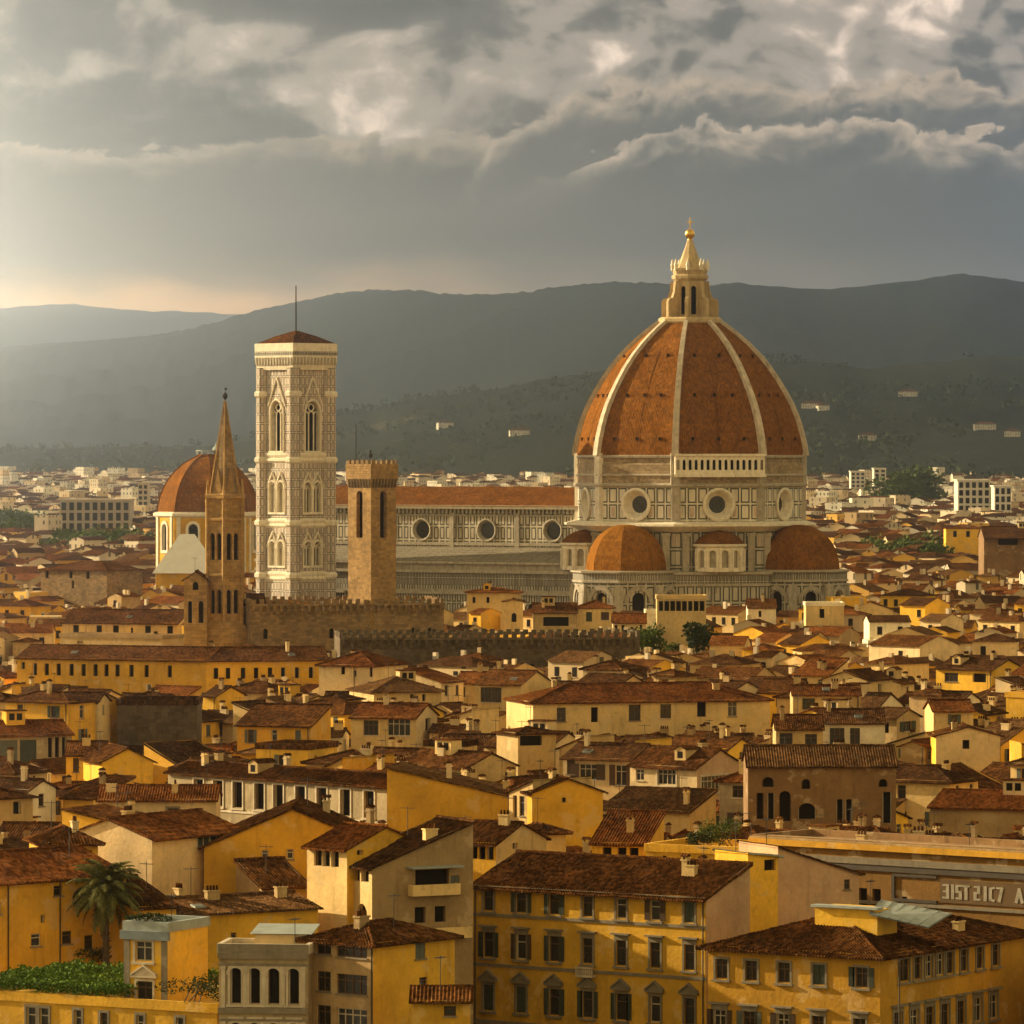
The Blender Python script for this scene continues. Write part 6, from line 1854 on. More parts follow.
def leaves(mb, c, r, n, size, rnd, m=0, flat_=1.0):
    for _ in range(n):
        while True:
            p = Vector((rnd.uniform(-1, 1), rnd.uniform(-1, 1), rnd.uniform(-1, 1)))
            if 0.25 < p.length <= 1: break
        q = Vector(c) + Vector((p.x * r[0], p.y * r[1], p.z * r[2]))
        a = Vector((rnd.gauss(0, 1), rnd.gauss(0, 1), rnd.gauss(0, 0.7))).normalized()
        b = a.cross(Vector((rnd.gauss(0, 1), rnd.gauss(0, 1), rnd.gauss(0, 1)))).normalized()
        s = size * rnd.uniform(0.6, 1.4)
        mb.face((q - a * s, q + b * s * 0.55, q + a * s, q - b * s * 0.55), m)

TREE_M = {}
def tree(label, x, y, h, w, variety=0, group='trees', z=0.0, leafm=None):
    rnd = random.Random(variety * 7 + 3)
    r = empty('tree', (x, y, z), rnd.uniform(0, 6))
    tag(r, label, 'tree', group)
    key = (variety, round(h), round(w), leafm.name if leafm else '')
    if key not in TREE_M:
        t = MB()
        top = Vector((0, 0, h * 0.55))
        t.tube((0, 0, -0.3), (0.1, 0, h * 0.35), 0.05 * h * 0.5, 7, 0, 0.03 * h * 0.5)
        c = MB()
        for i in range(9):
            a = rnd.uniform(0, 6.28); rr = w * 0.5 * rnd.uniform(0.25, 0.75); zz = h * rnd.uniform(0.42, 0.86)
            e = Vector((rr * math.cos(a), rr * math.sin(a), zz))
            t.tube((0.1, 0, h * 0.3), e, 0.012 * h, 5, 0, 0.004 * h)
            k = w * rnd.uniform(0.16, 0.30)
            leaves(c, e, (k, k, k * 0.8), 170, w * 0.045, rnd)
        leaves(c, (0, 0, h * 0.68), (w * 0.36, w * 0.36, h * 0.24), 260, w * 0.05, rnd)
        TREE_M[key] = (t, c)
        tm = t.obj('trunk', BARK, r); cm = c.obj('crown', leafm or LEAF, r)
        TREE_M[key] = (tm.data, cm.data)
    else:
        link('trunk', TREE_M[key][0], r); link('crown', TREE_M[key][1], r)
    return r

def pt(px, py, z):
    Y = (EYE - z) * F / (py - HOR)
    return ((px - 512) * Y / F, Y)

# palm on the hedge terrace
def palm(x, y, z, h):
    rnd = random.Random(4)
    r = empty('palm_tree', (x, y, z))
    tag(r, 'tall date palm with a round drooping crown beside the green hedge', 'palm tree')
    t = MB()
    prof = [(0.34, 0.0), (0.30, 0.5), (0.27, h * 0.25), (0.27, h * 0.42), (0.36, h * 0.5), (0.55, h * 0.57), (0.62, h * 0.64), (0.42, h * 0.70)]
    rings = []
    for rr, zz in prof:
        rings.append([(rr * math.cos(2 * math.pi * i / 12) * (1 + 0.06 * rnd.uniform(-1, 1)), rr * math.sin(2 * math.pi * i / 12) * (1 + 0.06 * rnd.uniform(-1, 1)), zz) for i in range(12)])
    t.loft(rings, 0, False, True)
    for i in range(110):     # stubs of old fronds
        a = rnd.uniform(0, 6.28); zz = rnd.uniform(h * 0.1, h * 0.68)
        rr = 0.30 + 0.3 * max(0, 1 - abs(zz / h - 0.62) * 5)
        p = Vector((rr * math.cos(a), rr * math.sin(a), zz)); o = Vector((math.cos(a), math.sin(a), 0.9)) * 0.22
        t.tube(p, p + o, 0.06, 4, 0, 0.02)
    t.obj('trunk', BARK, r)
    top = Vector((0, 0, h * 0.68))
    N = 84
    for i in range(N):
        f = MB()
        a = i * 2.39996 + rnd.uniform(-0.15, 0.15)
        el0 = R(rnd.choice((82, 68, 52, 36, 20, 4, -12, -32)) + rnd.uniform(-9, 9))
        L = h * rnd.uniform(0.33, 0.41)
        d = Vector((math.cos(a), math.sin(a), 0)); s = Vector((-math.sin(a), math.cos(a), 0))
        pts = []; p = top.copy(); e = el0
        n = 12
        for j in range(n + 1):
            pts.append(p.copy())
            p = p + (d * math.cos(e) + UP * math.sin(e)) * (L / n)
            e -= (0.15 if el0 > 0 else 0.09) * (0.5 + j / n)
        for j in range(n): f.tube(pts[j], pts[j + 1], 0.035 * (1 - j / n) + 0.008, 4, 0)
        for j in range(1, n + 1):
            for q in (0.0, 0.25, 0.5, 0.75):
                if j == n and q > 0: break
                c = pts[j].lerp(pts[min(j + 1, n)], q)
                tt = (pts[min(j + 1, n)] - pts[j - 1]).normalized()
                ll = 0.70 * math.sin(math.pi * min(1, 0.18 + 0.80 * (j + q) / n)) + 0.14
                for sg_ in (-1, 1):
                    v = (s * sg_ * 0.9 + tt * 0.6 - UP * rnd.uniform(0.1, 0.9)).normalized()
                    f.face((c - tt * 0.035, c + v * ll * 0.5 - tt * 0.045 , c + v * ll, c + v * ll * 0.5 + tt * 0.05, c + tt * 0.045), 0)
        f.obj('frond', PALM, r)
    return r
x, y = pt(106, 968, 12.3)
palm(x, y, 12.0, 10.2)

# the hedge, one clipped block of small leaves
root, A, B, ang, W = h1
hd = MB()
rnd = random.Random(8)
dx = (B - A).normalized(); dy = Vector((-dx.y, dx.x, 0))
u1 = (124 + 45) / 262 * W
for _ in range(19000):
    u, v = rnd.uniform(0.5, u1), rnd.uniform(-0.25, 15.5)
    hz = 0.75 + 0.45 * mnoise.noise(Vector((u * 0.8, v * 0.8, 1.0))) + 0.5 * (v / 15.5) * max(0, mnoise.noise(Vector((u * 0.5, v * 0.5, 7.0))))
    p = A + dx * u + dy * v + UP * (12.1 + rnd.uniform(0.2, 1) ** 0.5 * (hz + 0.85))
    a = Vector((rnd.gauss(0, 1), rnd.gauss(0, 1), rnd.gauss(0, 0.8))).normalized()
    b = a.cross(Vector((rnd.gauss(0, 1), rnd.gauss(0, 1), rnd.gauss(0, 1)))).normalized()
    s = rnd.uniform(0.10, 0.20)
    hd.face((p - a * s, p + b * s * 0.6, p + a * s, p - b * s * 0.6), 0)
tag(hd.obj('hedge', LEAF_H), 'bright green clipped hedge on the terrace under the palm', 'hedge')

def shrub(label, px, py, z, w, h, n=500, m=None, name='shrub', group=None):
    x, y = pt(px, py, z)
    r = empty(name, (x, y, z))
    tag(r, label, 'shrub', group)
    mb = MB(); rnd = random.Random(int(px * 7 + py))
    for i in range(7):
        a = rnd.uniform(0, 6.28)
        leaves(mb, (w * 0.35 * math.cos(a), w * 0.22 * math.sin(a), h * rnd.uniform(0.25, 0.7)), (w * 0.26, w * 0.2, h * 0.3), n // 3, 0.11, rnd)
    mb.obj('foliage', m or LEAF, r)
    st = MB(); 
    for i in range(4): st.tube((rnd.uniform(-.2, .2) * w, 0, -0.2), (rnd.uniform(-.3, .3) * w, 0, h * 0.5), 0.05, 4)
    st.obj('stem', BARK, r)
shrub('dark leafy shrub at the back of the hedge terrace', 80, 964, 12.3, 4.2, 1.6, 500, LEAF_D)
shrub('potted greenery on the planted roof terrace, its biggest bush', 725, 846, 17.9, 4.5, 2.8, 700, LEAF)
shrub('low dark bush at the left of the planted roof terrace', 703, 848, 17.9, 3.0, 2.0, 400, LEAF_D)
shrub('dry climbing plants on the flat roof beside the turret', 196, 1000, 12.9, 5.5, 2.4, 600, LEAF_D)
shrub('small grassy plants on top of the narrow yellow turret', 148, 921, 18.8, 3.4, 0.7, 260, LEAF_D)
for i, (px, py, w, h, lb) in enumerate(((648, 660, 8, 7.5, 'bright green leafy tree left under the tall white house'), (697, 664, 8.5, 9.5, 'darker bushy tree right under the tall white house'), (672, 662, 4, 4.5, 'small sapling between the two trees under the tall white house'))):
    x, y = pt(px, py, 14.5)
    tree(lb, x, y, h, w, i, None, 14.0, LEAF if i != 1 else LEAF_D)
# park rows far out on the plain, east and west
rnd = random.Random(31)
def park(pxs, y, ys, h, nm, group):
    for i, px in enumerate(pxs):
        Y = ys + rnd.uniform(-60, 60)
        tree(nm, (px - 512) * Y / F, Y, h * rnd.uniform(0.85, 1.15), h * rnd.uniform(0.8, 1.1), i % 3, group, 0.0, LEAF)
park([850 + 8.2 * i for i in range(13)], 0, 2350, 19, 'green tree in the park row east of the dome', 'trees of the east park')
park([872 + 9 * i for i in range(8)], 0, 2200, 19, 'round green tree at the near edge of the east park', 'near trees of the east park')
park([62 + 9 * i for i in range(9)], 0, 2350, 22, 'green tree in the garden row west of the red chapel dome', 'trees of the west garden')
park([6, 14, 22, 30, 38], 0, 2700, 27, 'dark tree in the clump at the west edge', 'trees at the west edge')
park([894, 903, 912, 921], 0, 4200, 42, 'dark tree in the small wood behind the east park', 'trees of the far wood')

# ------------------------------------------------------------------ landmarks on the plain
def block(label, px, py_top, Y, wpx, D, mat_, floors, bays, name='apartment_block', group=None, rot=0.0):
    Z = EYE - (py_top - HOR) * Y / F
    W = wpx * Y / F
    r = empty(name, ((px - 512) * Y / F, Y, 0), rot)
    tag(r, label, 'apartment block', group)
    b = MB()
    b.box(-W / 2, W / 2, 0, D, 0, Z, 0)
    b.box(-W / 2 - 0.6, W / 2 + 0.6, -0.6, D + 0.6, Z, Z + 1.0, 0)
    wl = b.obj('wall', mat_, r)
    for i in range(bays):
        x0 = -W / 2 + W * (i + 0.2) / bays; x1 = -W / 2 + W * (i + 0.8) / bays
        b = MB()
        for f in range(floors):
            z0 = Z * (0.25 + 0.75 * f / floors) + 0.6; z1 = Z * (0.25 + 0.75 * (f + 1) / floors) - 0.8
            b.box(x0, x1, -0.25, -0.01, z0, z1, 0)
        b.obj('window_column', VOID, wl)
    return r
WHITEC = flat('whitewashed_concrete', (0.62, 0.57, 0.48), 0.15, 0.2)
BEIGEC = flat('beige_concrete', (0.44, 0.36, 0.26), 0.2, 0.2)
block('tall white apartment block with dark vertical strips, biggest on the east plain', 974, 481, 3300, 32, 30, WHITEC, 6, 5)
block('smaller white apartment block right of the tall striped one', 1003, 487, 3400, 17, 24, WHITEC, 5, 3)
block('slim white tower block left of the dark wood on the plain', 858, 472, 4800, 14, 25, WHITEC, 8, 3)
block('second slim white tower block beside the first on the plain', 880, 469, 5000, 12, 25, WHITEC, 8, 2)
block('long pale slab block with tall bays beside the west garden', 95, 501, 2900, 70, 30, BEIGEC, 4, 9)
block('narrow beige tower block west of the red chapel dome', 143, 484, 3600, 10, 22, BEIGEC, 7, 2)

# ------------------------------------------------------------------ the rest of the town
FOOT.append([(CX - 45, CY - 48), (CX + 48, CY - 48), (CX + 48, CY + 40), (CX - 45, CY + 40)])
FOOT.append([(-62, 1308), (5, 1268), (30, 1330), (-60, 1380)])
FOOT.append([(TX - 12, TY - 12), (TX + 12, TY - 12), (TX + 12, TY + 12), (TX - 12, TY + 12)])
FOOT.append([(SX - 5, SY - 5), (SX + 5, SY - 5), (SX + 5, SY + 5), (SX - 5, SY + 5)])
FOOT.append([(BX - 6, BY - 6), (BX + 6, BY - 6), (BX + 6, BY + 6), (BX - 6, BY + 6)])
FOOT.append([(KX - 18, KY - 18), (KX + 18, KY - 18), (KX + 18, KY + 18), (KX - 18, KY + 18)])
VIS.extend([(1240, 470, 500, 600, 590), (1255, 560, 480, 850, 600), (1340, 250, 340, 340, 598), (1010, 200, 400, 250, 600), (1000, 345, 460, 400, 600), (1320, 390, 500, 580, 590), (1630, 155, 450, 262, 548), (2200, 845, 512, 960, 540), (2250, 55, 518, 145, 545), (3300, 950, 480, 1015, 503), (2900, 60, 500, 132, 527)])

def sat(a, b):
    for poly in (a, b):
        for (x0, y0), (x1, y1) in zip(poly, poly[1:] + poly[:1]):
            nx, ny = y1 - y0, x0 - x1
            pa = [p[0] * nx + p[1] * ny for p in a]; pb = [p[0] * nx + p[1] * ny for p in b]
            if max(pa) < min(pb) or max(pb) < min(pa): return False
    return True

ANCH = HAND + [('abbey spire', 228, 560), ('bell tower', 296, 580), ('stone tower', 372, 570), ('nave', 480, 560), ('great dome', 700, 570), ('domed chapel', 180, 560)]
ANCH = [(a.replace(' with ', '|').split('|')[0], x, y) for a, x, y in ANCH]
USED = set(o.get('label') for o in COL.objects if o.get('label'))
NUM = ['no', 'one', 'two', 'three', 'four', 'five', 'six', 'seven', 'eight', 'nine', 'ten']
WNAME = {'ochre': 'ochre', 'gold': 'golden yellow', 'amber': 'deep amber', 'cream': 'cream', 'beige': 'beige', 'pale': 'pale plaster', 'white': 'whitish', 'pink': 'pinkish', 'tan': 'tan', 'grey': 'grey', 'brown': 'brown', 'stone': 'brown stone'}
RNAME = {'gable': 'ridge roof', 'gabley': 'gable to the front', 'hip': 'hipped roof', 'shed': 'lean-to roof', 'shedl': 'one-way sloping roof', 'shedr': 'one-way sloping roof', 'flat': 'flat terrace roof'}
TNAME = {'brown': 'brown', 'red': 'reddish', 'dark': 'dark', 'dusty': 'dusty'}
SHORT = [('great dome', 705, 575), ('bell tower', 296, 585), ('stone tower with poles', 372, 585), ('abbey spire', 228, 585), ('nave', 485, 585), ('domed chapel', 185, 570), ('palm', 106, 880), ('yellow palazzo', 590, 900), ('yellow corner house', 850, 940), ('lettered sign', 975, 890), ('ruined arches', 820, 795), ('long beige house', 650, 700), ('ochre convent wing', 110, 655), ('red-roofed end house', 340, 650), ('dark long-roofed house', 280, 775), ('windowless yellow wall', 450, 800), ('yellow gable wall', 566, 800), ('gabled corner house', 690, 755), ('white eastern house', 853, 730), ('broad red eastern roof', 985, 800), ('tall white house', 670, 625), ('dark crenellated wall', 520, 645), ('dark stone block', 157, 725), ('loggia house', 497, 690), ('cream corner house', 385, 720), ('big yellow gable', 290, 830), ('cream plaster house', 155, 805), ('grey arched palace', 264, 960), ('tan wooden-windowed house', 340, 940), ('dark fortress block', 74, 570), ('dark-roofed hall', 1010, 530), ('green hedge', 60, 980), ('blank yellow cube', 1015, 705), ('orange loggia roof', 30, 725), ('striped apartment block', 974, 490), ('east park', 900, 525), ('right half dome', 805, 560), ('left half dome', 620, 560)]
def make_label(wall, tile, roof, nw, nc, px, py):
    order = sorted(SHORT, key=lambda a: (a[1] - px) ** 2 + 2.2 * (a[2] - py) ** 2)
    head = WNAME[wall] + (' house, ' + (TNAME[tile] + ' ' if roof != 'flat' else '') + RNAME[roof])
    extra = ''
    if nc: extra = ', ' + NUM[nc] + (' chimney' if nc == 1 else ' chimneys')
    cand = []
    for a, ax, ay in order[:5]:
        dx, dy = px - ax, py - ay
        if abs(dx) > 1.6 * abs(dy): w = 'just right of' if 0 < dx < 60 else 'far right of' if dx > 0 else 'just left of' if dx > -60 else 'far left of'
        elif abs(dx) > 0.6 * abs(dy): w = ('below right of' if dx > 0 else 'below left of') if dy > 0 else ('above right of' if dx > 0 else 'above left of')
        else: w = 'just below' if 0 <= dy < 45 else 'well below' if dy > 0 else 'just above' if dy > -45 else 'well above'
        cand.append(w + ' the ' + a)
    for ex in (extra, extra + (', %s windows' % NUM[min(nw, 10)] if nw != 1 else ', one window')):
        for c in cand:
            l = head + ex + ', ' + c
            if l not in USED and len(l.split()) <= 16:
                USED.add(l); return l
    for c in cand:
        for d in cand:
            if c == d: continue
            l = WNAME[wall] + ' house, ' + c + ', ' + d
            if l not in USED and len(l.split()) <= 16:
                USED.add(l); return l
    l = head + extra + ', %s' % cand[0]
    return l

N_OBJ_MAX = 360
frnd = random.Random(77)
rng.seed(101)
def rand_spec(Y, rnd):
    Wd, Dp = rnd.choice((rnd.uniform(5.5, 9), rnd.uniform(7, 13))), rnd.uniform(6, 9.5)
    wall = rnd.choices(['ochre', 'gold', 'amber', 'cream', 'beige', 'pale', 'white', 'pink', 'tan', 'grey', 'brown'], [18, 13, 6, 21, 15, 11, 4, 4, 6, 2, 2])[0]
    tile = rnd.choices(['brown', 'red', 'dark', 'dusty'], [40, 22, 22, 16])[0]
    roof = rnd.choices(['gable', 'gabley', 'hip', 'shed', 'shedl', 'shedr', 'flat'], [40, 12, 27, 8, 4, 4, 5])[0]
    return Wd, Dp, wall, tile, roof
cands = []
Y = 470.0
while Y < 1520:
    dY = 8.7 + (Y - 470) * 0.003
    half = (560 * Y / F) + 8
    x = -half + frnd.uniform(0, 8)
    while x < half:
        Wd, Dp, wall, tile, roof = rand_spec(Y, frnd)
        cands.append((x + Wd / 2, Y + frnd.uniform(-4, 4), Wd, Dp, wall, tile, roof))
        x += Wd * 0.92 + frnd.choice((0.3, 1.0, 2.0, 6.0))
    Y += dY
placed = []
for (x, y, Wd, Dp, wall, tile, roof) in cands:
    base = frnd.choice((-36, -30, -40, -12, 6, 50, 58, -44, -25))
    rot = R(base + frnd.uniform(-6, 6))
    if abs(base) > 45: Wd, Dp = min(Wd, 12), Dp
    ok = None
    for shrink in (1.0, 0.8, 0.62, 0.48):
        w, d = Wd * shrink, Dp * (0.5 + 0.5 * shrink)
        M = Matrix.Translation((x, y, 0)) @ Matrix.Rotation(rot, 4, 'Z')
        fp = [tuple((M @ Vector(c))[:2]) for c in ((-w / 2 - .2, -.2, 0), (w / 2 + .2, -.2, 0), (w / 2 + .2, d + .2, 0), (-w / 2 - .2, d + .2, 0))]
        if any(abs(f[0][0] - x) < 75 and abs(f[0][1] - y) < 75 and sat(fp, f) for f in FOOT): continue
        ok = (w, d, fp); break
    if not ok: continue
    w, d, fp = ok
    Z = frnd.choice((15.0, 16.0, 17.0, 17.5, 18.0, 18.5, 19.0, 19.5, 20.0, 21.0, 22.0)) + frnd.uniform(-0.8, 0.8)
    rise = {'gable': d / 2, 'gabley': w / 2, 'hip': min(w, d) / 2, 'shed': d, 'shedl': w, 'shedr': w, 'flat': 1.5}[roof] * 0.34
    xs = [proj((p[0], p[1], 0))[0] for p in fp]; x0, x1 = min(xs), max(xs)
    ymin = min(p[1] for p in fp)
    fine = True
    for (VY, a, b, c, e) in VIS:
        if VY <= y or x1 < a + 2 or x0 > c - 2: continue
        # the roof top has to stay below the open wall area
        for _ in range(12):
            top = proj((0, ymin + 3, Z + rise + 0.6))[1]
            if top >= e - 3 or Z < 7: break
            Z -= 1.0
        if proj((0, ymin + 3, Z + rise + 0.6))[1] < e - 3: fine = False; break
    if not fine or Z < 7: continue
    FOOT.append(fp)
    placed.append((x, y, w, d, Z, wall, tile, roof, rot, x0, x1, fp))
n_hand = sum(1 for o in COL.objects if o.name.split('.')[0] == 'house')
# those that show largest become houses of their own; the remainder is one mass of roofs
def visible_px(p):
    x, y, w, d, Z, *_ = p
    return (p[10] - p[9]) * (F / y)
inview = [p for p in placed if p[10] > -5 and p[9] < 1029]
inview.sort(key=lambda p: p[1])
indiv = set(id(p) for p in inview[:N_OBJ_MAX - n_hand])
mass = MB()
MASS_W = ['ochre', 'cream', 'beige', 'pale', 'tan', 'white', 'gold']
rise_of = lambda roof, w, d: {'gabley': w / 2, 'hip': min(w, d) / 2, 'flat': 0.3}.get(roof, d / 2) * 0.34
MASS_T = ['brown', 'red', 'dark', 'dusty']
def mass_house(mb, x, y, w, d, Z, rot, wi, ti, roof, pitch=0.34, zb=0.0, cells=None):
    M = Matrix.Translation((x, y, zb)) @ Matrix.Rotation(rot, 4, 'Z')
    mb.xf = M
    a, b = -w / 2, w / 2
    for q in (((a, 0), (b, 0)), ((b, 0), (b, d)), ((b, d), (a, d)), ((a, d), (a, 0))):
        (x0, y0), (x1, y1) = q
        mb.face(((x0, y0, 0), (x1, y1, 0), (x1, y1, Z), (x0, y0, Z)), wi)
    o = 0.5
    if roof in ('gable', 'shed', 'shedl', 'shedr'):
        zr = Z + d / 2 * pitch; ze = Z - o * pitch
        mb.face(((a - .2, -o, ze), (b + .2, -o, ze), (b + .2, d / 2, zr), (a - .2, d / 2, zr)), ti)
        mb.face(((b + .2, d + o, ze), (a - .2, d + o, ze), (a - .2, d / 2, zr), (b + .2, d / 2, zr)), ti)
        mb.face(((b, 0, Z), (b, d, Z), (b, d / 2, zr)), wi); mb.face(((a, d, Z), (a, 0, Z), (a, d / 2, zr)), wi)
    elif roof == 'gabley':
        zr = Z + w / 2 * pitch; ze = Z - o * pitch
        mb.face(((a - o, d, ze), (a - o, -.2, ze), (0, -.2, zr), (0, d, zr)), ti)
        mb.face(((b + o, -.2, ze), (b + o, d, ze), (0, d, zr), (0, -.2, zr)), ti)
        mb.face(((a, 0, Z), (b, 0, Z), (0, 0, zr)), wi)
    elif roof == 'hip':
        k = min(w, d) / 2; zr = Z + k * pitch; ze = Z - o * pitch
        A, B, C_, D_ = (a - o, -o, ze), (b + o, -o, ze), (b + o, d + o, ze), (a - o, d + o, ze)
        if w >= d: r0, r1 = (a + k, d / 2, zr), (b - k, d / 2, zr); mb.face((A, B, r1, r0), ti); mb.face((C_, D_, r0, r1), ti); mb.face((B, C_, r1), ti); mb.face((D_, A, r0), ti)
        else: r0, r1 = (0, k, zr), (0, d - k, zr); mb.face((A, B, r0), ti); mb.face((B, C_, r1, r0), ti); mb.face((C_, D_, r1), ti); mb.face((D_, A, r0, r1), ti)
    else:
        mb.face(((a, 0, Z), (b, 0, Z), (b, d, Z), (a, d, Z)), wi)
    mb.xf = None

for p in placed:
    x, y, w, d, Z, wall, tile, roof, rot, x0, x1, _fp = p
    if id(p) in indiv:
        s = F / y
        wins = []
        for sd_, L in (('f', w), ('r', d), ('l', d)):
            if sd_ == 'r' and rot > R(-8): continue
            if sd_ == 'l' and rot < R(8): continue
            if sd_ != 'f' and frnd.random() < 0.2: continue
            n = int((L - 1.2) / frnd.uniform(2.2, 3.8))
            if n <= 0: continue
            ww, hh_ = frnd.uniform(0.8, 1.15), frnd.uniform(1.2, 1.8)
            if frnd.random() < 0.12: ww, n = min(2.6, L / 3), max(1, n // 2)
            for f_ in range(2):
                zz = Z - 0.7 - hh_ - f_ * 3.2
                if zz < 3: continue
                for i in range(n):
                    if frnd.random() < 0.13: continue
                    wins.append((sd_, L * (i + 0.5) / n + frnd.uniform(-.25, .25), zz + frnd.uniform(-.1, .1), ww, hh_, 'mix'))
        wins = wins[:18]
        nc = frnd.choices((0, 1, 2, 3), (3, 5, 3, 1))[0]
        px, py = (x0 + x1) / 2, proj((x, y, Z))[1]
        near = 2 if y < 600 else 1 if y < 900 else 0
        nfront = sum(1 for q in wins if q[0] == 'f')
        lb = make_label(wall, tile, roof, len(wins), nc, px, py)
        wing = None
        if near and roof != 'gabley' and w > 7 and frnd.random() < 0.4 and Z > 12:
            ww = frnd.uniform(0.4, 0.75) * w
            wd_ = frnd.uniform(2.5, 4.5)
            wx = frnd.choice((-1, 1)) * (w - ww) / 2 * 0.9
            M = Matrix.Translation((x, y, 0)) @ Matrix.Rotation(rot, 4, 'Z')
            wf = [tuple((M @ Vector(c))[:2]) for c in ((wx - ww / 2, -wd_, 0), (wx + ww / 2, -wd_, 0), (wx + ww / 2, -.3, 0), (wx - ww / 2, -.3, 0))]
            wz = Z - frnd.uniform(2.8, 5.0)
            wp = [proj((q_[0], q_[1], wz))for q_ in wf]
            if not any(f is not p[-1] and abs(f[0][0] - x) < 60 and abs(f[0][1] - y) < 60 and sat(wf, f) for f in FOOT): wing = (ww, wd_, wz, wx); FOOT.append(wf)
        house_w(lb, (x, y, 0), rot, w, d, Z, roof, wall, None, tile, frnd.uniform(15, 22), wins, near=near, chim=nc, ant=1 if frnd.random() < 0.3 else 0, group='houses of the old town', zbase=0.0, wing=wing, pipes=((('f', w - 0.35),) if near and frnd.random() < 0.5 else ()))
    else:
        mass.xf = Matrix.Translation((x, y, 0)) @ Matrix.Rotation(rot, 4, 'Z')
        for _c in range(frnd.choice((0, 1, 1, 2))):
            a_, b_ = frnd.uniform(-w * .4, w * .4), frnd.uniform(d * .3, d * .7)
            mass.box(a_ - .4, a_ + .4, b_ - .3, b_ + .3, Z, Z + rise_of(roof, w, d) + frnd.uniform(.3, 1.1), 4 + frnd.choice((1, 2, 3)))
        if y < 1300:
            n_ = max(1, int(w / frnd.uniform(2.2, 3.4)))
            for i_ in range(n_):
                if frnd.random() < 0.3: continue
                u_ = -w / 2 + w * (i_ + .5) / n_
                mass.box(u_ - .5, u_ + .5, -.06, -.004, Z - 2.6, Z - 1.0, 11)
                mass.box(u_ - .6, u_ + .6, -.16, -.003, Z - 2.75, Z - 2.6, 6)
        mass.xf = None
        mass_house(mass, x, y, w, d, Z, rot, (12 if y < 1300 else 4) + MASS_W.index(wall) if wall in MASS_W else 6, MASS_T.index(tile), roof)


# ------------------------------------------------------------------ the city beyond, out to the foot of the hills
def facade(name, base, pu=3.0, pv=3.3):
    """distant house wall with dark window openings"""
    def build(n):
        u, v, _ = uv_coord(n)
        p, rnd = obj_coord(n)
        fu = n.math('FRACT', u * (1 / pu)); fv = n.math('FRACT', v * (1 / pv))
        cell = n.white(n.vec(n.math('FLOOR', u * (1 / pu)), n.math('FLOOR', v * (1 / pv))), '2D')
        win = n.sstep(fu, 0.30, 0.32) * n.sstep(fu, 0.68, 0.66) * n.sstep(fv, 0.25, 0.27) * n.sstep(fv, 0.82, 0.80) * n.sstep(cell, 0.28, 0.30)
        big = n.noise(p, 0.03, 4, 0.6)
        t = n.lin(big, 0.3, 0.7, 0.7, 1.25)
        c = n.mix(1.0, base, n.vec(t, t, t), 'MULTIPLY')
        return n.mix(win * 0.85, c, (0.03, 0.024, 0.018))
    return mat(name, build, 0.9, 0.1)
FAC = [facade('far_wall_' + k, c) for k, c in (('ochre', (0.56, 0.33, 0.085)), ('cream', (0.62, 0.47, 0.27)), ('beige', (0.48, 0.36, 0.21)), ('pale', (0.62, 0.51, 0.36)), ('tan', (0.38, 0.26, 0.13)), ('white', (0.68, 0.62, 0.50)), ('golden', (0.66, 0.39, 0.08)))]
TL = [TILE[k] for k in MASS_T]
mo = mass.obj('town_roofs', TL + FAC + [VOID] + [WALL[k] for k in MASS_W])
tag(mo, kind='stuff')

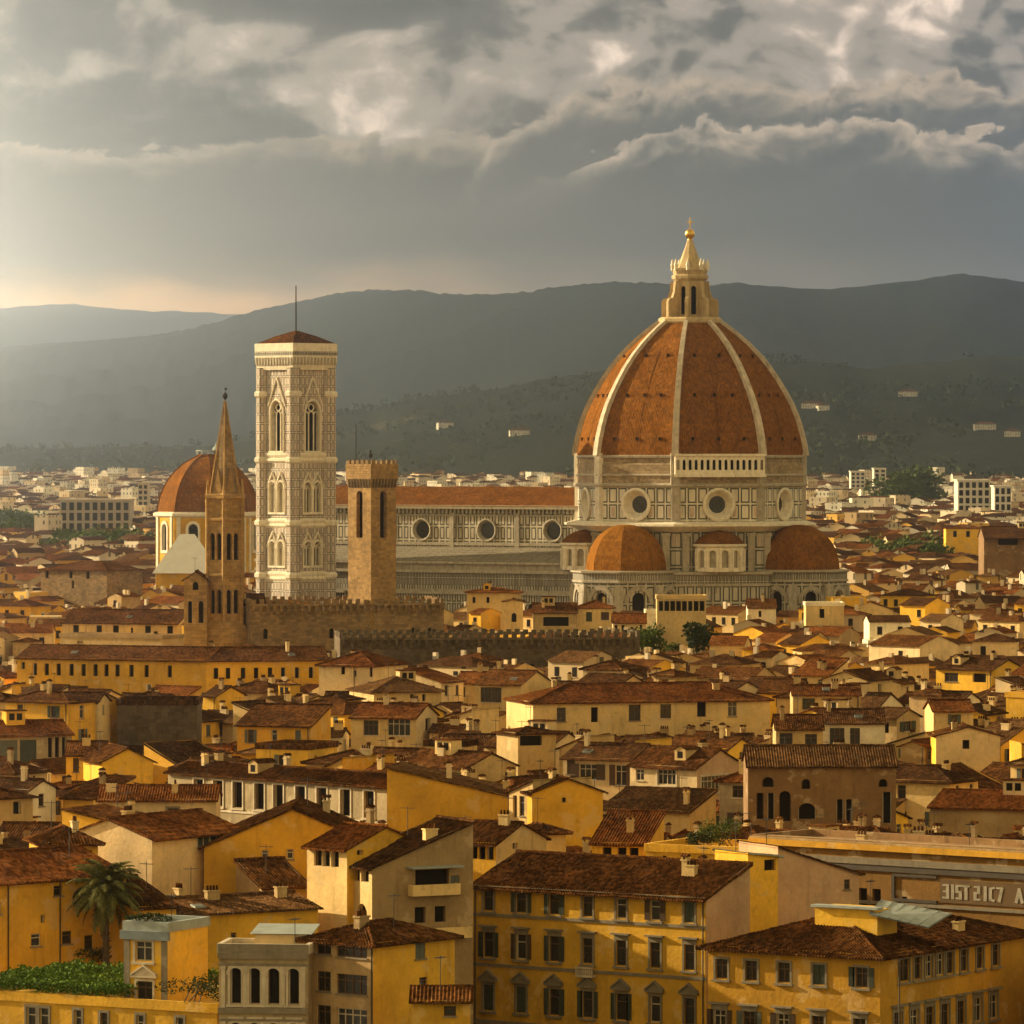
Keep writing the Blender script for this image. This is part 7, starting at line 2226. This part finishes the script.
deps = bpy.context.evaluated_depsgraph_get()
foot_o = next(o for o in COL.objects if o.name.startswith('foothills'))
deps.update()
def ground_at(x, y):
    ok, loc, nrm, idx = foot_o.ray_cast(Vector((x, y, 2000)), Vector((0, 0, -1)))
    return loc.z if ok else 0.0
crnd = random.Random(5)
city = MB()
Y = 1420.0
def blocked(x0, x1, Y, top):
    for (VY, a, b, c, e) in VIS:
        if VY > Y and x1 > a and x0 < c and top < e - 1: return True
    return False
while Y < 8200:
    far = (Y - 1400) / 6200
    half = 580 * Y / F + 15
    x = -half
    while x < half:
        w = crnd.uniform(7, 15) * (1 + far * 0.5); d = crnd.uniform(7, 12) * (1 + far * 0.5)
        zb = ground_at(x, Y) if Y > 4500 else 0.0
        px = 512 + x * F / Y
        Z = crnd.uniform(11, 19) + far * 3
        tall = crnd.random() < (0.04 + 0.10 * far)
        if tall and Y > 2400: Z *= crnd.uniform(1.15, 1.55); w *= 0.9
        if zb > 14: w = crnd.uniform(5, 10); d = crnd.uniform(5, 8); Z = crnd.uniform(2.5, 4.5); tall = False
        # dense on the plain, thinning out up the slopes
        keep = 0.92 if zb < 14 else 0.34 if zb < 30 else 0.0
        if crnd.random() < keep and not blocked(px - 3, px + w * F / Y + 3, Y, HOR + (EYE - Z - 3) * F / Y):
            roof = crnd.choice(('gable', 'gable', 'hip', 'gabley', 'hip')) if not (tall and Y > 2400) else 'flat'
            if zb > 14: w *= crnd.uniform(0.6, 1.1)
            wi = crnd.choice((0, 1, 1, 2, 3, 3, 4, 5, 6)) if Y < 3000 else crnd.choice((1, 2, 3, 3, 5, 5, 5)) if zb < 14 else crnd.choice((0, 2, 2, 4, 4, 3))
            pos = (x + w / 2, Y + crnd.uniform(-6, 6))
            inside = any(abs(f[0][0] - pos[0]) < 60 and abs(f[0][1] - pos[1]) < 60 and sat([(pos[0] - w / 2, pos[1]), (pos[0] + w / 2, pos[1]), (pos[0] + w / 2, pos[1] + d), (pos[0] - w / 2, pos[1] + d)], f) for f in FOOT)
            if not inside:
                mass_house(city, pos[0], pos[1], w, d, Z + 2, R(crnd.choice((-35, -28, 20, 40, 55, -50, 5))), 4 + wi, crnd.randrange(4), roof, 0.34, zb - 2)
        x += w * (1.0 + 0.15 * crnd.random()) + (crnd.choice((0.5, 2, 8)) if zb < 40 else crnd.uniform(10, 60))
    Y += (10.5 + (Y - 1400) * 0.0055) * crnd.uniform(0.9, 1.15)
co = city.obj('distant_city', TL + FAC)
tag(co, kind='stuff')

# single pale villas up on the slopes
def slope_point(px, py):
    for k in range(900):
        Yq = 4800 + k * 6
        zq = EYE - (py - HOR) * Yq / F
        if ground_at((px - 512) * Yq / F, Yq) >= zq: return (px - 512) * Yq / F, Yq, zq
    return None
for px, py, wv, lb in ((812, 409, 26, 'long white villa on the slope right of the great dome'), (824, 411, 14, 'small white annex beside the long hillside villa'), (908, 397, 24, 'white villa high on the eastern slope'), (868, 441, 22, 'pale villa low on the slope east of the dome'), (985, 430, 26, 'pale villa on the slope at the east edge'), (1012, 437, 18, 'smaller pale house at the east edge of the slope'), (446, 428, 20, 'pale villa on the slope above the nave roof'), (520, 436, 24, 'wide pale villa on the slope left of the dome')):
    q = slope_point(px, py)
    if q is None: continue
    r = empty('villa', (q[0], q[1], q[2] - 2.0), R(crnd.uniform(-15, 15)))
    tag(r, lb, 'villa')
    b = MB(); b.box(-wv / 2, wv / 2, 0, 12, 0, 9.0); b.obj('wall', FAC[5], r)
    b = MB()
    A_, B_, C_, D_ = (-wv / 2 - 1, -1, 8.9), (wv / 2 + 1, -1, 8.9), (wv / 2 + 1, 13, 8.9), (-wv / 2 - 1, 13, 8.9)
    r0, r1 = (-wv / 2 + 6, 6, 12.0), (wv / 2 - 6, 6, 12.0)
    b.face((A_, B_, r1, r0)); b.face((C_, D_, r0, r1)); b.face((B_, C_, r1)); b.face((D_, A_, r0)); b.face((D_, C_, B_, A_))
    b.obj('roof', TILE['dusty'], r)

# scattered trees among the far houses and up the slopes, too many and too small to count
wd = MB()
wr = random.Random(9)
for _ in range(9000):
    Y = wr.uniform(2600, 8600) if wr.random() < 0.8 else wr.uniform(1700, 2600)
    x = wr.uniform(-560, 560) * Y / F
    z = ground_at(x, Y) if Y > 4500 else 0.0
    if Y > 4500 and mnoise.noise(Vector((x / 260, Y / 420, 4.0))) < 0.02: continue
    r = wr.uniform(2.6, 5.5) * (1 + (Y > 4500) * 0.25)
    px = 512 + x * F / Y
    if blocked(px - 3, px + 3, Y, HOR + (EYE - z - r * 2) * F / Y): continue
    for _k in range(14):
        p = Vector((x + wr.gauss(0, r * 0.5), Y + wr.gauss(0, r * 0.5), z + r * wr.uniform(0.2, 1.9)))
        a = Vector((wr.gauss(0, 1), wr.gauss(0, 1), wr.gauss(0, 1))).normalized(); b = a.cross(Vector((wr.gauss(0, 1), wr.gauss(0, 1), wr.gauss(0, 1)))).normalized()
        s = r * wr.uniform(0.25, 0.45)
        wd.face((p - a * s, p + b * s, p + a * s, p - b * s), 0)
tag(wd.obj('distant_woods', LEAF_D), kind='stuff')
